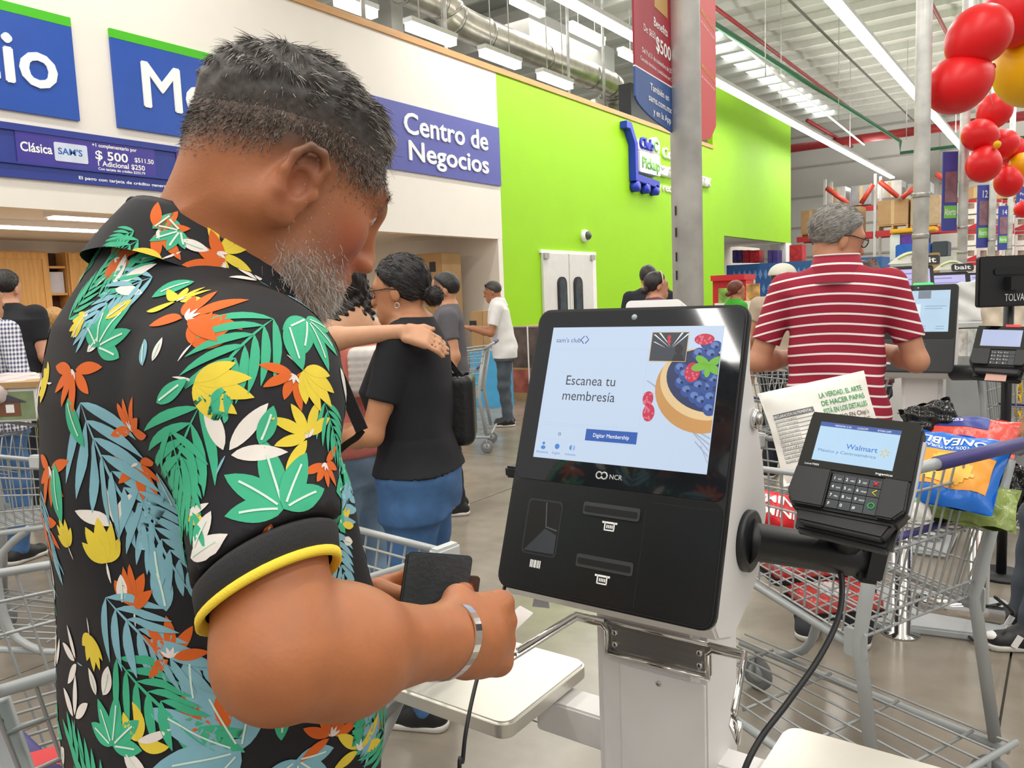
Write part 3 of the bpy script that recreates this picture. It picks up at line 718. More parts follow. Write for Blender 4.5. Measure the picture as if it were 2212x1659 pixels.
# left hand: holds the wallet, thumb on its near face
ld = (at(828, 1328, .985) - LW).normalized(); lu = (Vector((0, 0, 1)) - ld * ld.z).normalized(); ln_ = ld.cross(lu)
if ln_.dot(CAMW) < 0: ln_ = -ln_
lp = LW + ld * .045
LPA = np.array([list(ld), list(lu), list(ln_)], np.float32)
Lh = [(cone(LW, lp, .031, .034), .03), (rbox(lp + ld * .005 + ln_ * .01, (.042, .040, .017), .014, LPA), .02)]
for i, (uo, l) in enumerate(((.030, .042), (.010, .046), (-.010, .043), (-.030, .035))):
    Lh += curl_finger(lp + ld * .036 + lu * uo + ln_ * .026, .0105, [l * .8, l * .5, l * .4], [-.1, .0, .15], ld, -ln_)
tk = lp + ld * .005 + lu * .034 - ln_ * .014
Lh += [(cone(lp - ld * .03 + lu * .012, tk, .019, .0155), .015), (cone(tk, tk + ld * .038 + lu * .004, .0145, .0125), .006), (cone(tk + ld * .038 + lu * .004, tk + ld * .062 - lu * .012, .0125, .0105), .004)]
limbs_unused = ([(torso, 0)] + arms + leg(hipR, ftR) + leg(hipL, ftL) + [(cone(ftR, ftR + fT * .13 - Vector((0, 0, .04)), .04, .035), .03), (cone(ftL, ftL + fT * .13 - Vector((0, 0, .04)), .04, .035), .03)])
RHf = cull(union(Rh), pc, .12); LHf = cull(union(Lh), lp, .13)
legf = cull(union(leg(hipR, ftR) + leg(hipL, ftL) + [(cone(ftR, ftR + fT * .13 - Vector((0, 0, .04)), .04, .035), .03), (cone(ftL, ftL + fT * .13 - Vector((0, 0, .04)), .04, .035), .03)]), TO + Vector((0, 0, .42)), .56)
limbs0 = union([(torso, 0)] + arms)
def hands(P): return smin(smin(smin(limbs0(P), legf(P), .06), RHf(P), .02), LHf(P), .02)
HBOX = (np.array(list(HC)) - .2, np.array(list(HC)) + .2)
def head_fn(P):
    d = head_u(P); d = smax(d, -socket(P), .010); d = smin(d, lids(P), .004); d = smin(d, eyes(P), .0015)
    e = smax(ears(P), -concha(P), .004); d = smin(d, e, .006)
    return smin(d, necku(P), .03)
head_fn = cull(head_fn, HC - Vector((0, 0, .05)), .22)
def man_body(P):
    return smin(hands(P), head_fn(P), .04)
def man_tint(V):
    q = ((V - HCn) @ HA.T) / SC; f, s, u = q.T
    base = lin('#b26e45'); col = np.tile(base, (len(V), 1))
    nz = np.sin(V[:, 0] * 90) * np.sin(V[:, 1] * 80 + 1) * np.sin(V[:, 2] * 85 + 2)
    col *= (1 + .05 * nz)[:, None]
    def mix(c, w): 
        nonlocal col; w = np.clip(w, 0, 1)[:, None]; col = col * (1 - w) + lin(c) * w
    hd_ = (np.abs(s) < .11) & (f > -.14) & (f < .14) & (u > -.16) & (u < .16)
    H = hd_.astype(float)
    mix('#a9583c', H * .7 * np.exp(-(((f - .085) / .03) ** 2 + ((u + .045) / .03) ** 2)))           # nose, cheeks
    mix('#a8553f', H * .55 * np.exp(-(((f - .062) / .03) ** 2 + ((u + .045) / .035) ** 2)))
    mix('#a5604a', H * .6 * np.exp(-(((f + .015) / .018) ** 2 + ((u + .02) / .035) ** 2)) * (np.abs(s) > .07))   # ear
    mix('#8a4a3c', H * .9 * np.exp(-(((f - .106) / .01) ** 2 + ((u + .073) / .009) ** 2)) * (np.abs(s) < .022))       # lips
    # stubble of the fade and grey beard shadow
    side = sstep(.0, .06, u + .35 * np.clip(-f - .02, 0, 1)) 
    lim = np.interp(f, [-.12, -.06, 0, .05, .09, .11], [.0, .022, .04, .042, .052, .075])
    mix('#4a3c34', H * .95 * sstep(-.055, .004, u - lim) * (f < .095))
    mix('#7d6c61', H * .35 * sstep(.0, .03, u + .55 * np.clip(-f - .04, 0, .1)) * (f < -.03))
    mix('#b5a79e', H * (.12 + .6 * sstep(.05, .10, -u)) * beard_w(q))
    er = np.linalg.norm(q - np.array([.079, .034, 0]), axis=1) < .0131; er |= np.linalg.norm(q - np.array([.079, -.034, 0]), axis=1) < .0131
    open_ = er & (np.abs(u + .001 - .15 * (f - .085)) < .0062) & (f > .078)
    mix('#e6ded8', open_ * 1.0)
    for sg in (1, -1):
        iris = open_ & (np.hypot(s - sg * .0345, u + .002) < .0062) & (f > .085); mix('#1c1410', iris * 1.0)
    mix('#2e241f', H * .85 * np.exp(-(((u - .026 - .12 * (np.abs(s) - .03)) / .0055) ** 2)) * sstep(.012, .02, np.abs(s)) * (1 - sstep(.046, .055, np.abs(s))) * (f > .07))  # brows
    mix('#8a5a40', (1 - H) * .35 * np.clip(nz, 0, 1))
    return col
def beard_w(q):
    f, s, u = q.T
    jaw = sstep(-.005, .03, f) * (1 - sstep(-.042, -.008, u + .9 * np.clip(f - .035, 0, 1)))             # sideburn + jaw band
    low = sstep(-.125, -.10, u) * 0 + 1
    cheek = sstep(.045, .065, f) * sstep(-.052, -.04, u)                                                  # clear cheek in front
    sb = np.exp(-((f - .022) / .016) ** 2) * (u < .0) * (u > -.09) * .7
    mouth = np.exp(-(((f - .106) / .009) ** 2 + ((u + .073) / .007) ** 2)) * (np.abs(s) < .02)
    nose = (f > .098) * (u > -.056)
    under = sstep(-.128, -.118, u - 0.0)
    return np.clip(np.maximum(jaw * (1 - cheek), sb) * (1 - mouth) * (1 - nose) * (u < .0) * (u > -.145) * under * (f > -.012), 0, 1)
lo, hi = bounds([HC + Vector((0, 0, .16)), HC + HR * .12, RW + hd * .13, LW + ld * .12, RE, TO + sT * .25 + fT * .25, TO - sT * .25 - fT * .2, LE, LS, hp(-.12, 0, 0)], .07)
zc = .93
lo2 = lo.copy(); lo2[2] = zc
# one continuous body: fine above the belt, and the hidden rest in the same mesh
body, BV, BQ = nets('body', man_body, (lo[0], lo[1], 0.0), hi, .0034, skin_attr, MAN, color=man_tint)

# --- scalp hair: shell plus strands
def hair_t(P):
    q = (P - HCn) @ HA.T; f, s, u = q.T
    lim = np.interp(f, [-.12, -.06, 0, .05, .09, .11], [.0, .022, .04, .042, .052, .075])     # hair line falls to the nape
    t = sstep(-.004, .06, u - lim)
    return -.0015 + t * (.010 + .006 * sstep(.02, .09, f) * sstep(.04, .09, u)) - .01 * (u < lim - .004)
def hair_fn(P):
    w = .0035 * np.sin(P[:, 0] * 170 + 3 * np.sin(P[:, 2] * 60)) * np.sin(P[:, 1] * 150 + P[:, 2] * 90)
    return head_u(P) - hair_t(P) - w * sstep(.0, .01, hair_t(P))
def hair_tint(V):
    q = (V - HCn) @ HA.T; f, s, u = q.T
    n = .5 + .5 * np.sin(V[:, 0] * 420 + 4 * np.sin(V[:, 2] * 200)) * np.sin(V[:, 1] * 380 + 2 * np.sin(V[:, 0] * 150))
    g = np.clip(.05 + .45 * sstep(.03, .10, f) + .10 * (1 - sstep(.03, .08, u)) + .18 * (n - .5), 0, 1)[:, None]
    e = (1 - sstep(.0, .035, u - np.interp(f, [-.12, -.06, 0, .05, .09, .11], [.0, .022, .04, .042, .052, .075])))[:, None]
    return (lin('#241f1d') * (1 - g) + lin('#8f857c') * g) * (1 - .75 * e) + lin('#4a3e37') * .75 * e
M_hairA = mat('grey_hair', '#4b4541', .55, var=.25, scale=160, attr='tint')
lo, hi = np.array(list(HC)) - .15, np.array(list(HC)) + .165
hair, HV, HQ = nets('hair', hair_fn, lo, hi, .0032, M_hairA, MAN, color=hair_tint)
M_sd = mat('dark_strand', '#2b2522', .45, var=.2); M_sg = mat('grey_strand', '#8d857e', .45, var=.2); M_sw = mat('white_strand', '#d9d4cd', .45, var=.1)
fc = HV[HQ].mean(1); q = (fc - HCn) @ HA.T; wt = sstep(-.004, .006, hair_t(fc)) + .0
for nm, m_, n_, sel in (('dark_strands', M_sd, 9000, lambda q: 1.1 - .9 * sstep(.03, .1, q[:, 0])), ('grey_strands', M_sg, 6500, lambda q: .35 + 1.2 * sstep(.0, .1, q[:, 0])), ('white_strands', M_sw, 2600, lambda q: .25 + 1.3 * sstep(.02, .1, q[:, 0]))):
    pts, nr, ix = sample_surface(HV, HQ, wt * sel(q) + 1e-9, n_, rng)
    lq = (pts - HCn) @ HA.T
    flow = np.array(list(hF)) * .9 + np.array(list(hU)) * .15; down = -np.array(list(hU))
    g = sstep(-.02, -.08, -lq[:, 0] * -1)[:, None]
    back = sstep(.02, .09, -lq[:, 0])[:, None]
    dr = flow * (1 - back) + down * back; dr = dr - nr * (dr * nr).sum(1, keepdims=True); dr /= np.linalg.norm(dr, axis=1, keepdims=True) + 1e-6
    top = sstep(.04, .09, lq[:, 2])
    dr = dr * 1.0 + nr * (.10 + .28 * rng.random((n_, 1))) + rng.normal(size=(n_, 3)) * .17; dr /= np.linalg.norm(dr, axis=1, keepdims=True)
    ln2 = (.006 + .013 * top) * (.6 + .8 * rng.random(n_)); ln2 *= np.where((lq[:, 0] > .075) & (rng.random(n_) < .3), 1.5, 1.0)
    ribbons(nm, pts - nr * .002, dr, ln2, .0008, m_, MAN, curl=-nr * .25, parent=hair, rng=rng)
# stubble on the fade, beard and moustache
fc = BV[BQ].mean(1); q = (fc - HCn) @ HA.T; nearh = (np.abs(q) < .16).all(1)
bw_ = beard_w(q) * nearh * (.25 + .9 * sstep(.04, .10, -q[:, 2]))
pts, nr, ix = sample_surface(BV, BQ, bw_ + 1e-12, 4200, rng); lq = (pts - HCn) @ HA.T
dr = np.array(list(-hU)) * .8 + np.array(list(hF)) * .35; dr = dr + nr * .55 + rng.normal(size=(len(pts), 3)) * .45; dr /= np.linalg.norm(dr, axis=1, keepdims=True)
lnb = (.0032 + .0065 * sstep(.03, .09, -lq[:, 2])) * (.6 + .8 * rng.random(len(pts)))
k = rng.random(len(pts)); a = k < .72
bd = ribbons('beard', pts[a] - nr[a] * .001, dr[a], lnb[a], .0007, M_sw, MAN, curl=rng.normal(size=(a.sum(), 3)) * .3, rng=rng, parent=MAN.o, label='short white beard hair')
ribbons('grey_beard_hair', pts[~a] - nr[~a] * .001, dr[~a], lnb[~a], .0007, M_sg, MAN, curl=rng.normal(size=((~a).sum(), 3)) * .3, rng=rng, parent=MAN.o)
f_, s_, u_ = q.T
stw = nearh * (np.abs(q[:, 1]) < .1) * (f_ < .075) * np.clip(sstep(-.01, .02, u_ + .45 * np.clip(-f_ - .02, 0, .1)) + .0, 0, 1) * (1 - sstep(.07, .09, u_)) * (np.abs(q[:, 1]) > .0)
earz = (np.abs(f_ + .012) < .03) & (np.abs(u_ + .02) < .045) & (np.abs(s_) > .07)
stw = stw * (1 - earz)
limq = np.interp(f_, [-.12, -.06, 0, .05, .09, .11], [.0, .022, .04, .042, .052, .075])
edge = np.exp(-((u_ - limq + .006) / .016) ** 2) * nearh * (f_ < .09) * (1 - earz)
for nm, m_, n_, w_st in (('fade_stubble', M_sg, 3600, stw), ('dark_fade_stubble', M_sd, 2000, stw), ('edge_strands', M_sd, 2600, edge), ('grey_edge_strands', M_sg, 2600, edge)):
    pts, nr, ix = sample_surface(BV, BQ, w_st + 1e-12, n_, rng)
    dr = np.array(list(-hU)) * .7 + nr * .5 + rng.normal(size=(n_, 3)) * .3; dr /= np.linalg.norm(dr, axis=1, keepdims=True)
    ribbons(nm, pts, dr, (.0022 + .003 * rng.random(n_)) * (1.5 if 'edge' in nm else 1), .00055 if 'edge' not in nm else .0007, m_, MAN, rng=rng, parent=hair)
bp = np.array([list(hp(.091 - .26 * max(0, s - .03) * 1.0, s, .027 + .10 * (s - .03) * (1 if s < .045 else -1.5))) for s in np.linspace(.016, .052, 90)]); bp += rng.normal(size=bp.shape) * .0014
bdr = np.tile(np.array(list(hS * .85 + hF * .12 + hU * .1)), (90, 1)) + rng.normal(size=(90, 3)) * .25
ribbons('eyebrow', bp, bdr / np.linalg.norm(bdr, axis=1, keepdims=True), np.full(90, .009), .0009, M_sd, MAN, rng=rng)
# eyelashes of the near eye
lp_ = np.array([list(hp(.0875 - .006 * t, .024 + .022 * t, .0045 - .0015 * t)) for t in np.linspace(0.05, .95, 26)])
ld_ = np.tile(np.array(list(hF * .9 - hU * .55)), (26, 1)) + rng.normal(size=(26, 3)) * .15
ribbons('eyelashes', lp_, ld_ / np.linalg.norm(ld_, axis=1, keepdims=True), np.full(26, .009), .0008, M_sd, MAN, rng=rng)

# --- shirt
M_shirt = mat('black_jersey', '#17161b', .75, var=.12, scale=30, bump=.08, bscale=900)
SL = RS + (RE - RS) * .645                       # sleeve end
sl_d = (RE - RS).normalized(); cuff_n = (sl_d + HR * .36).normalized()
LSL = LS + (LE - LS) * .62
tors2 = loft(TO, TA, tors_st, 2.35)
sleeveR = union([(cone(RS - sl_d * .02, SL + sl_d * .05, .076, .058), 0), (ellip(RS + HR * -.01, (.078, .078, .070)), .05)])
sleeveL = cone(LS, LSL + (LE - LS).normalized() * .04, .075, .068)
collar_c = at(440, 585, .835)
trap = union([(cone(neck_b - Vector((0, 0, .055)) + sT * .02, RS + Vector((0, 0, .005)), .058, .062), 0), (cone(neck_b - Vector((0, 0, .055)) - sT * .02, LS, .056, .056), .03), (cone(neck_b - Vector((0, 0, .06)) - fT * .05, neck_b - Vector((0, 0, .20)) - fT * .065, .055, .08), .05)])
def shirt_fn(P):
    dr_ = smax(sleeveR(P), half(SL, cuff_n)(P), .004); dl = np.maximum(sleeveL(P), half(LSL, (LE - LS))(P))
    d = smin(tors2(P), trap(P), .06); d = smin(d, dl, .05)
    d = smax(d, (P[:, 2] - 1.0) * 0 - 1, 0)
    q = (P - np.array(list(TO), np.float32)) @ TA.T
    d = d + .0025 * np.sin(q[:, 2] * 26 + q[:, 0] * 14 + 2 * np.sin(q[:, 1] * 9)) * np.exp(-((P[:, 2] - 1.08) / .18) ** 2)
    d = smin(d, dr_, .022)
    fold = (q[:, 0] - .115) * .9 + (q[:, 2] - 1.16) * .22                        # crease behind the arm pit
    d = d + .006 * np.exp(-(fold / .012) ** 2) * sstep(.98, 1.1, q[:, 2]) * (1 - sstep(1.26, 1.34, q[:, 2])) * (q[:, 1] < -.02)
    cut = cone(neck_b + hF * .02 + Vector((0, 0, .06)), neck_b - Vector((0, 0, .04)) + fT * .02, .082, .066)(P)   # neck opening
    d = smax(d, -cut, .008)
    return np.maximum(d, .82 - P[:, 2])
lo, hi = bounds([TO + Vector((0, 0, .8)) + sT * .23 + fT * .22, TO + Vector((0, 0, 1.55)) - sT * .23 - fT * .2, RS, SL, LS, LSL], .10)
shirt, SV, SQ = nets('shirt', shirt_fn, lo, hi, .006, M_shirt, MAN, label='black jersey shirt with tropical leaf print')
TREE = bvh(SV, SQ)
# ribbed cuff with yellow edge
cax = cuff_n; cu_ = cax.cross(HW).normalized(); cv_ = cax.cross(cu_)
M_rib = mat('charcoal_rib', '#2c2b2d', .8, var=.1, bump=.2, bscale=700, stretch=(1, 1, .2)); M_yel = mat('yellow_rib', '#f4d53c', .75, var=.06, bump=.15, bscale=600)
def cuff_r(off):                                   # outline of the sleeve at distance off along the arm
    c = SL + sl_d * off; out = []
    for i in range(40):
        a = 2 * PI * i / 40; out.append(c + (cu_ * math.cos(a) + cv_ * math.sin(a)) * (.0625 - .05 * off))
    return out
def band(name, offs, radd, m, parent):
    mb = MB(); n = 40; rings = [[p + (p - (SL + sl_d * o)).normalized() * r for p in cuff_r(o)] for o, r in zip(offs, radd)]
    vs = [p for r in rings for p in r]; fs = [(i * n + j, i * n + (j + 1) % n, (i + 1) * n + (j + 1) % n, (i + 1) * n + j) for i in range(len(rings) - 1) for j in range(n)]
    return mb.add(vs, fs, 0, True).build(name, m, MAN, world=True, parent=parent)
band('cuff', (.002, .005, .008, .026, .028, .016), (-.004, .0006, .0009, .0002, -.003, -.008), M_rib, shirt)
band('cuff_edge', (.0255, .027, .033, .0345, .028), (-.002, .0014, .0014, -.001, -.007), M_yel, shirt)
# collar: folded band round the neck, open in front
def collar():
    mb = MB(); n = 48; cax_ = (Vector((0, 0, 1)) * .88 + fT * .40).normalized(); x = sT - cax_ * sT.dot(cax_); x.normalize(); y = cax_.cross(x)
    c = at(452, 574, .85)
    rows = []
    for j, (h_, r_) in enumerate(((-.034, .118), (-.014, .114), (.006, .109), (.022, .103), (.030, .097), (.027, .093), (.008, .092), (-.03, .094))):
        row = []
        for i in range(n + 1):
            a = PI / 2 + .42 + (2 * PI - .84) * i / n
            fr = max(0, math.sin(a)) ; hh = h_ - .030 * fr ** 2; rr = r_ + .004 * math.sin(5 * a + j * .3) + .012 * fr
            row.append(c + (x * math.cos(a) + y * math.sin(a)) * rr + cax_ * hh)
        rows.append(row)
    vs = [p for r in rows for p in r]; m_ = n + 1
    fs = [(i * m_ + j, i * m_ + j + 1, (i + 1) * m_ + j + 1, (i + 1) * m_ + j) for i in range(len(rows) - 1) for j in range(n)]
    return mb.add(vs, fs, 0, True)
cl_mb = collar(); collar_o = cl_mb.build('collar', M_shirt, MAN, world=True, parent=shirt)
CTREE = BVHTree.FromPolygons([tuple(v) for v in cl_mb.v], [tuple(f) for f in cl_mb.f])
# trousers and shoes (below the picture)
M_jean = mat('dark_denim', '#2b3650', .85, var=.15, scale=40)
def trou(P):
    d = union([(cone(hipR, ftR + Vector((0, 0, .02)), .105, .07), 0), (cone(hipL, ftL + Vector((0, 0, .02)), .105, .07), .05), (ellip(TO + Vector((0, 0, .86)), (.15, .15, .1)), .06)])(P)
    return np.maximum(d, P[:, 2] - .93)
lo, hi = bounds([TO + Vector((0, 0, .02)), TO + Vector((0, 0, .95))], .24)
nets('trousers', trou, lo, hi, .014, M_jean, MAN)
for ft in (ftR, ftL):
    d_ = union([(cone(ft - fT * .03 - Vector((0, 0, .035)), ft + fT * .15 - Vector((0, 0, .05)), .052, .04), 0)])
    lo, hi = bounds([ft - fT * .1, ft + fT * .22], .09); lo[2] = -.01
    nets('shoe', lambda P, d_=d_: np.maximum(d_(P), -P[:, 2]), lo, hi, .01, M_black, MAN)
# --- leaf print: flat motifs laid on the jersey
PRN = {k: MB() for k in ('teal', 'orange', 'yellow', 'white', 'sky', 'vein')}
PCOL = {'teal': '#3fb58a', 'orange': '#e0661c', 'yellow': '#ecd23f', 'white': '#efe7e0', 'sky': '#84b9c9', 'vein': '#d9f0e2'}
_lay = [0]
def lay_pt(p, n, tree, off):
    h = tree.ray_cast(p + n * .03, -n, .07)
    if h[0] is None:
        h = tree.find_nearest(p, .06)
        if h[0] is None: return None
        nn = h[1]; nn = nn if nn.dot(n) > 0 else -nn
        return h[0] + nn * off
    nn = h[1] if h[1].dot(n) > 0 else -h[1]
    return h[0] + nn * off
def petal(c, n, ux, uy, ang, L, W, bend, key, tree, vein=False, r0=0.0, shape=.9, nl=9):
    """one leaf: starts at c, grows along ang in the tangent plane"""
    off = .0006 + .0001 * (_lay[0] % 9); _lay[0] += 1
    rows = []; k = 5
    for i in range(nl + 1):
        t = i / nl; a = ang + bend * t; s = (r0 + t) * L
        x = r0 * L * math.cos(ang); y = r0 * L * math.sin(ang); st = 8
        for q in range(int(st * t) if t < 1 else st): 
            aa = ang + bend * (q + .5) / st; x += math.cos(aa) * L / st; y += math.sin(aa) * L / st
        fr = st * t - int(st * t)
        if t < 1: aa = ang + bend * t; x += math.cos(aa) * L / st * fr; y += math.sin(aa) * L / st * fr
        w = W * (math.sin(PI * min(1, t ** shape)) ** .8) + .0004
        row = []
        for j in range(k):
            v = (j / (k - 1) - .5) * w; px = x - math.sin(a) * v; py = y + math.cos(a) * v
            p = lay_pt(c + ux * px + uy * py, n, tree, off)
            if p is None: return
            row.append(p)
        rows.append(row)
    vs = [p for r in rows for p in r]; fs = []
    for i in range(nl):
        for j in range(k - 1):
            f = (i * k + j, i * k + j + 1, (i + 1) * k + j + 1, (i + 1) * k + j)
            if max((vs[f[a_]] - vs[f[a_ - 1]]).length for a_ in range(4)) < .03: fs.append(f)
    PRN[key].add(vs, fs, 0, True)
    if vein: 
        o = off + .0004; vv = []; 
        for i in range(1, nl - 1):
            m_ = rows[i][2]; sd = (rows[i][4] - rows[i][0]); sd = sd.normalized() if sd.length > 1e-6 else Vector((1, 0, 0)); nn = n * .0006
            vv += [m_ - sd * .0009 + nn, m_ + sd * .0009 + nn]
        PRN['vein'].add(vv, [(2 * i, 2 * i + 1, 2 * i + 3, 2 * i + 2) for i in range(len(vv) // 2 - 1)], 0, True)
def motif(kind, c, n, up, rot, S, tree, key=None):
    n = n.normalized(); uy = (up - n * up.dot(n)).normalized(); ux = uy.cross(n); rr = random.Random(int(c.x * 1e4) ^ int(c.z * 1e5) & 0xffff)
    if kind == 'hand':                               # broad five-fingered leaf
        for a, l in ((-1.25, .75), (-.62, .95), (0, 1.1), (.62, .95), (1.25, .75)): petal(c, n, ux, uy, rot + a, S * l, S * .36, .15 * a, key or 'teal', tree, vein=True)
    elif kind == 'frond':                            # long palm frond of narrow leaflets
        key = key or 'sky'; cx = c.copy(); Ls = S
        for i in range(9):
            t = i / 8; b = c + (ux * math.cos(rot + .25 * t) + uy * math.sin(rot + .25 * t)) * (Ls * t)
            for sg in (-1, 1): petal(b, n, ux, uy, rot + .25 * t + sg * (.95 - .5 * t), Ls * (.58 - .3 * t), Ls * .075, -sg * .35, key, tree, nl=7)
        petal(c, n, ux, uy, rot, Ls * 1.1, Ls * .022, .25, key, tree)
    elif kind == 'lily':                             # open flower of pointed petals with a pale throat
        key = key or 'orange'
        for a in (-1.5, -.85, -.2, .45, 1.1, 1.9): petal(c, n, ux, uy, rot + a + rr.uniform(-.1, .1), S * rr.uniform(.8, 1.1), S * .30, rr.uniform(-.3, .3), key, tree, r0=.1)
        for a in (-1.2, -.5, .1, .8): petal(c, n, ux, uy, rot + a, S * .30, S * .09, 0, 'white', tree, nl=4)
    elif kind == 'cup':                              # side view flower
        key = key or 'yellow'
        for a, l, w in ((-.85, .8, .3), (-.35, 1, .34), (.1, 1.1, .36), (.5, 1, .34), (.95, .8, .3)): petal(c, n, ux, uy, rot + a, S * l, S * w, -.25 * a, key, tree)
        petal(c, n, ux, uy, rot + PI, S * .5, S * .05, .2, 'white', tree, nl=4)
    elif kind == 'trio':                             # three white pointed leaves
        for a, l in ((-.95, .95), (-.1, 1.1), (.85, 1)): petal(c, n, ux, uy, rot + a, S * l, S * .30, .1 * a, key or 'white', tree, r0=.12)
        petal(c, n, ux, uy, rot + PI, S * .4, S * .04, .2, 'sky', tree, nl=4)
    elif kind == 'bird':                             # curled strelitzia flower
        petal(c, n, ux, uy, rot, S, S * .3, .9, 'yellow', tree); petal(c, n, ux, uy, rot + 1.3, S * .8, S * .3, -.8, key or 'yellow', tree); petal(c, n, ux, uy, rot - 1.6, S * .8, S * .34, .5, 'yellow', tree)
        petal(c, n, ux, uy, rot - 1.0, S * .9, S * .22, .3, 'white', tree)
    elif kind == 'leaf': petal(c, n, ux, uy, rot, S, S * .42, .2, key or 'teal', tree, vein=True)
def on_shirt(px, py):
    o_ = Vector(EYE); d_ = Vector(ray(px, py)).normalized(); best = None
    for t in (TREE, CTREE):
        h = t.ray_cast(o_, d_, 3)
        if h[0] is not None and (best is None or h[3] < best[1][3]): best = (t, h)
    return best
# motifs where the photograph shows them: (kind, colour, x, y, direction in degrees (0 right, 90 up), size in px)
LST = [('frond', 'sky', 175, 870, -65, 330), ('frond', 'teal', 430, 880, -120, 300), ('frond', 'teal', 590, 690, -150, 250), ('frond', 'sky', 230, 1290, -50, 260), ('frond', 'teal', 110, 1310, -62, 330), ('frond', 'sky', 330, 600, 200, 170), ('frond', 'teal', 300, 520, 215, 150),
       ('frond', 'sky', 300, 1060, -75, 230), ('frond', 'teal', 370, 930, -80, 210), ('frond', 'teal', 255, 1420, -55, 260), ('frond', 'sky', 720, 1150, -85, 160), ('frond', 'teal', 700, 870, -80, 150),
       ('hand', 'teal', 212, 750, 60, 105), ('hand', 'teal', 612, 1100, 95, 150), ('hand', 'sky', 520, 1620, 150, 190), ('hand', 'sky', 640, 1640, -85, 120), ('hand', 'teal', 245, 1610, 80, 110), ('hand', 'teal', 660, 690, -95, 110), ('leaf', 'teal', 560, 960, 60, 90), ('leaf', 'teal', 120, 1000, -80, 130), ('leaf', 'teal', 620, 700, -100, 110),
       ('leaf', 'teal', 150, 860, -70, 110), ('leaf', 'sky', 360, 1320, 95, 110), ('leaf', 'sky', 105, 1160, -70, 110), ('leaf', 'teal', 120, 1470, -40, 90), ('leaf', 'sky', 410, 1420, -95, 120), ('leaf', 'teal', 420, 610, -160, 90),
       ('cup', 'yellow', 422, 825, -20, 115), ('lily', 'yellow', 385, 652, 100, 75), ('lily', 'yellow', 665, 945, 110, 80), ('cup', 'yellow', 232, 1215, 95, 90), ('lily', 'yellow', 470, 545, -20, 70), ('cup', 'yellow', 195, 1370, -100, 80), ('cup', 'yellow', 350, 560, 200, 85), ('cup', 'yellow', 655, 800, -60, 95), ('cup', 'yellow', 150, 1180, 110, 60), ('lily', 'yellow', 775, 1620, 70, 80), ('lily', 'yellow', 735, 1130, 60, 55),
       ('bird', 'yellow', 405, 1110, 75, 80), ('bird', 'yellow', 300, 1600, 70, 90), ('lily', 'orange', 402, 690, 60, 110), ('cup', 'orange', 415, 745, 50, 90), ('lily', 'orange', 488, 575, 190, 85), ('lily', 'orange', 635, 810, 240, 70), ('cup', 'orange', 292, 1310, 80, 90), ('lily', 'orange', 160, 800, -100, 90), ('lily', 'orange', 110, 1010, -100, 85), ('lily', 'orange', 285, 930, 75, 80),
       ('lily', 'orange', 370, 1420, 100, 85), ('cup', 'orange', 470, 1500, -130, 110), ('lily', 'orange', 100, 1130, -90, 80), ('leaf', 'orange', 585, 1130, -110, 60), ('leaf', 'orange', 560, 1170, -150, 55), ('lily', 'orange', 700, 1000, -90, 60), ('lily', 'orange', 780, 1200, -90, 75), ('lily', 'orange', 340, 500, -10, 75), ('cup', 'orange', 230, 600, 50, 60), ('lily', 'orange', 715, 1590, 80, 75), ('lily', 'orange', 85, 1270, 90, 60),
       ('trio', 'white', 487, 985, 60, 115), ('trio', 'white', 245, 625, 50, 85), ('trio', 'white', 250, 1140, 110, 95), ('leaf', 'white', 160, 730, 60, 70), ('leaf', 'white', 420, 1190, 65, 95), ('leaf', 'white', 415, 1205, 30, 110), ('leaf', 'white', 225, 1500, 60, 80), ('leaf', 'white', 210, 1500, 110, 60), ('leaf', 'white', 330, 780, 80, 55), ('leaf', 'white', 135, 1640, 35, 80), ('leaf', 'white', 740, 1165, -30, 45), ('leaf', 'white', 270, 1620, -50, 90), ('leaf', 'white', 265, 1300, 85, 60), ('trio', 'white', 560, 610, 100, 60),
       ('frond', 'teal', 150, 690, 60, 150), ('lily', 'orange', 250, 560, 30, 60), ('frond', 'teal', 215, 640, 45, 140), ('leaf', 'white', 190, 760, 40, 60), ('cup', 'yellow', 185, 690, 200, 55), ('frond', 'sky', 90, 1060, -80, 150), ('leaf', 'yellow', 82, 1120, -90, 70), ('lily', 'orange', 105, 1330, -80, 60), ('lily', 'orange', 300, 1000, -90, 70), ('leaf', 'teal', 340, 870, 30, 90), ('hand', 'teal', 390, 500, 200, 60), ('leaf', 'white', 300, 560, 30, 70), ('frond', 'teal', 290, 500, 200, 90), ('leaf', 'sky', 310, 790, 120, 75), ('leaf', 'sky', 340, 1020, -100, 110), ('leaf', 'sky', 620, 640, -45, 130), ('leaf', 'sky', 335, 1180, -90, 90), ('leaf', 'teal', 330, 495, 40, 60), ('leaf', 'yellow', 230, 690, 40, 70), ('leaf', 'white', 390, 520, -30, 60)]
random.seed(3)
for kind, key, px, py, deg, S in LST:
    b = on_shirt(px, py)
    if b is None: continue
    t, h = b; n = h[1] if h[1].dot(CAMW) < 0 else -h[1]
    d_ = (h[0] - Vector(EYE)).dot(CAMW); up = Vector((0, 0, 1))
    motif(kind, h[0], n, up, math.radians(deg), S * d_ / F_PX, t, key)
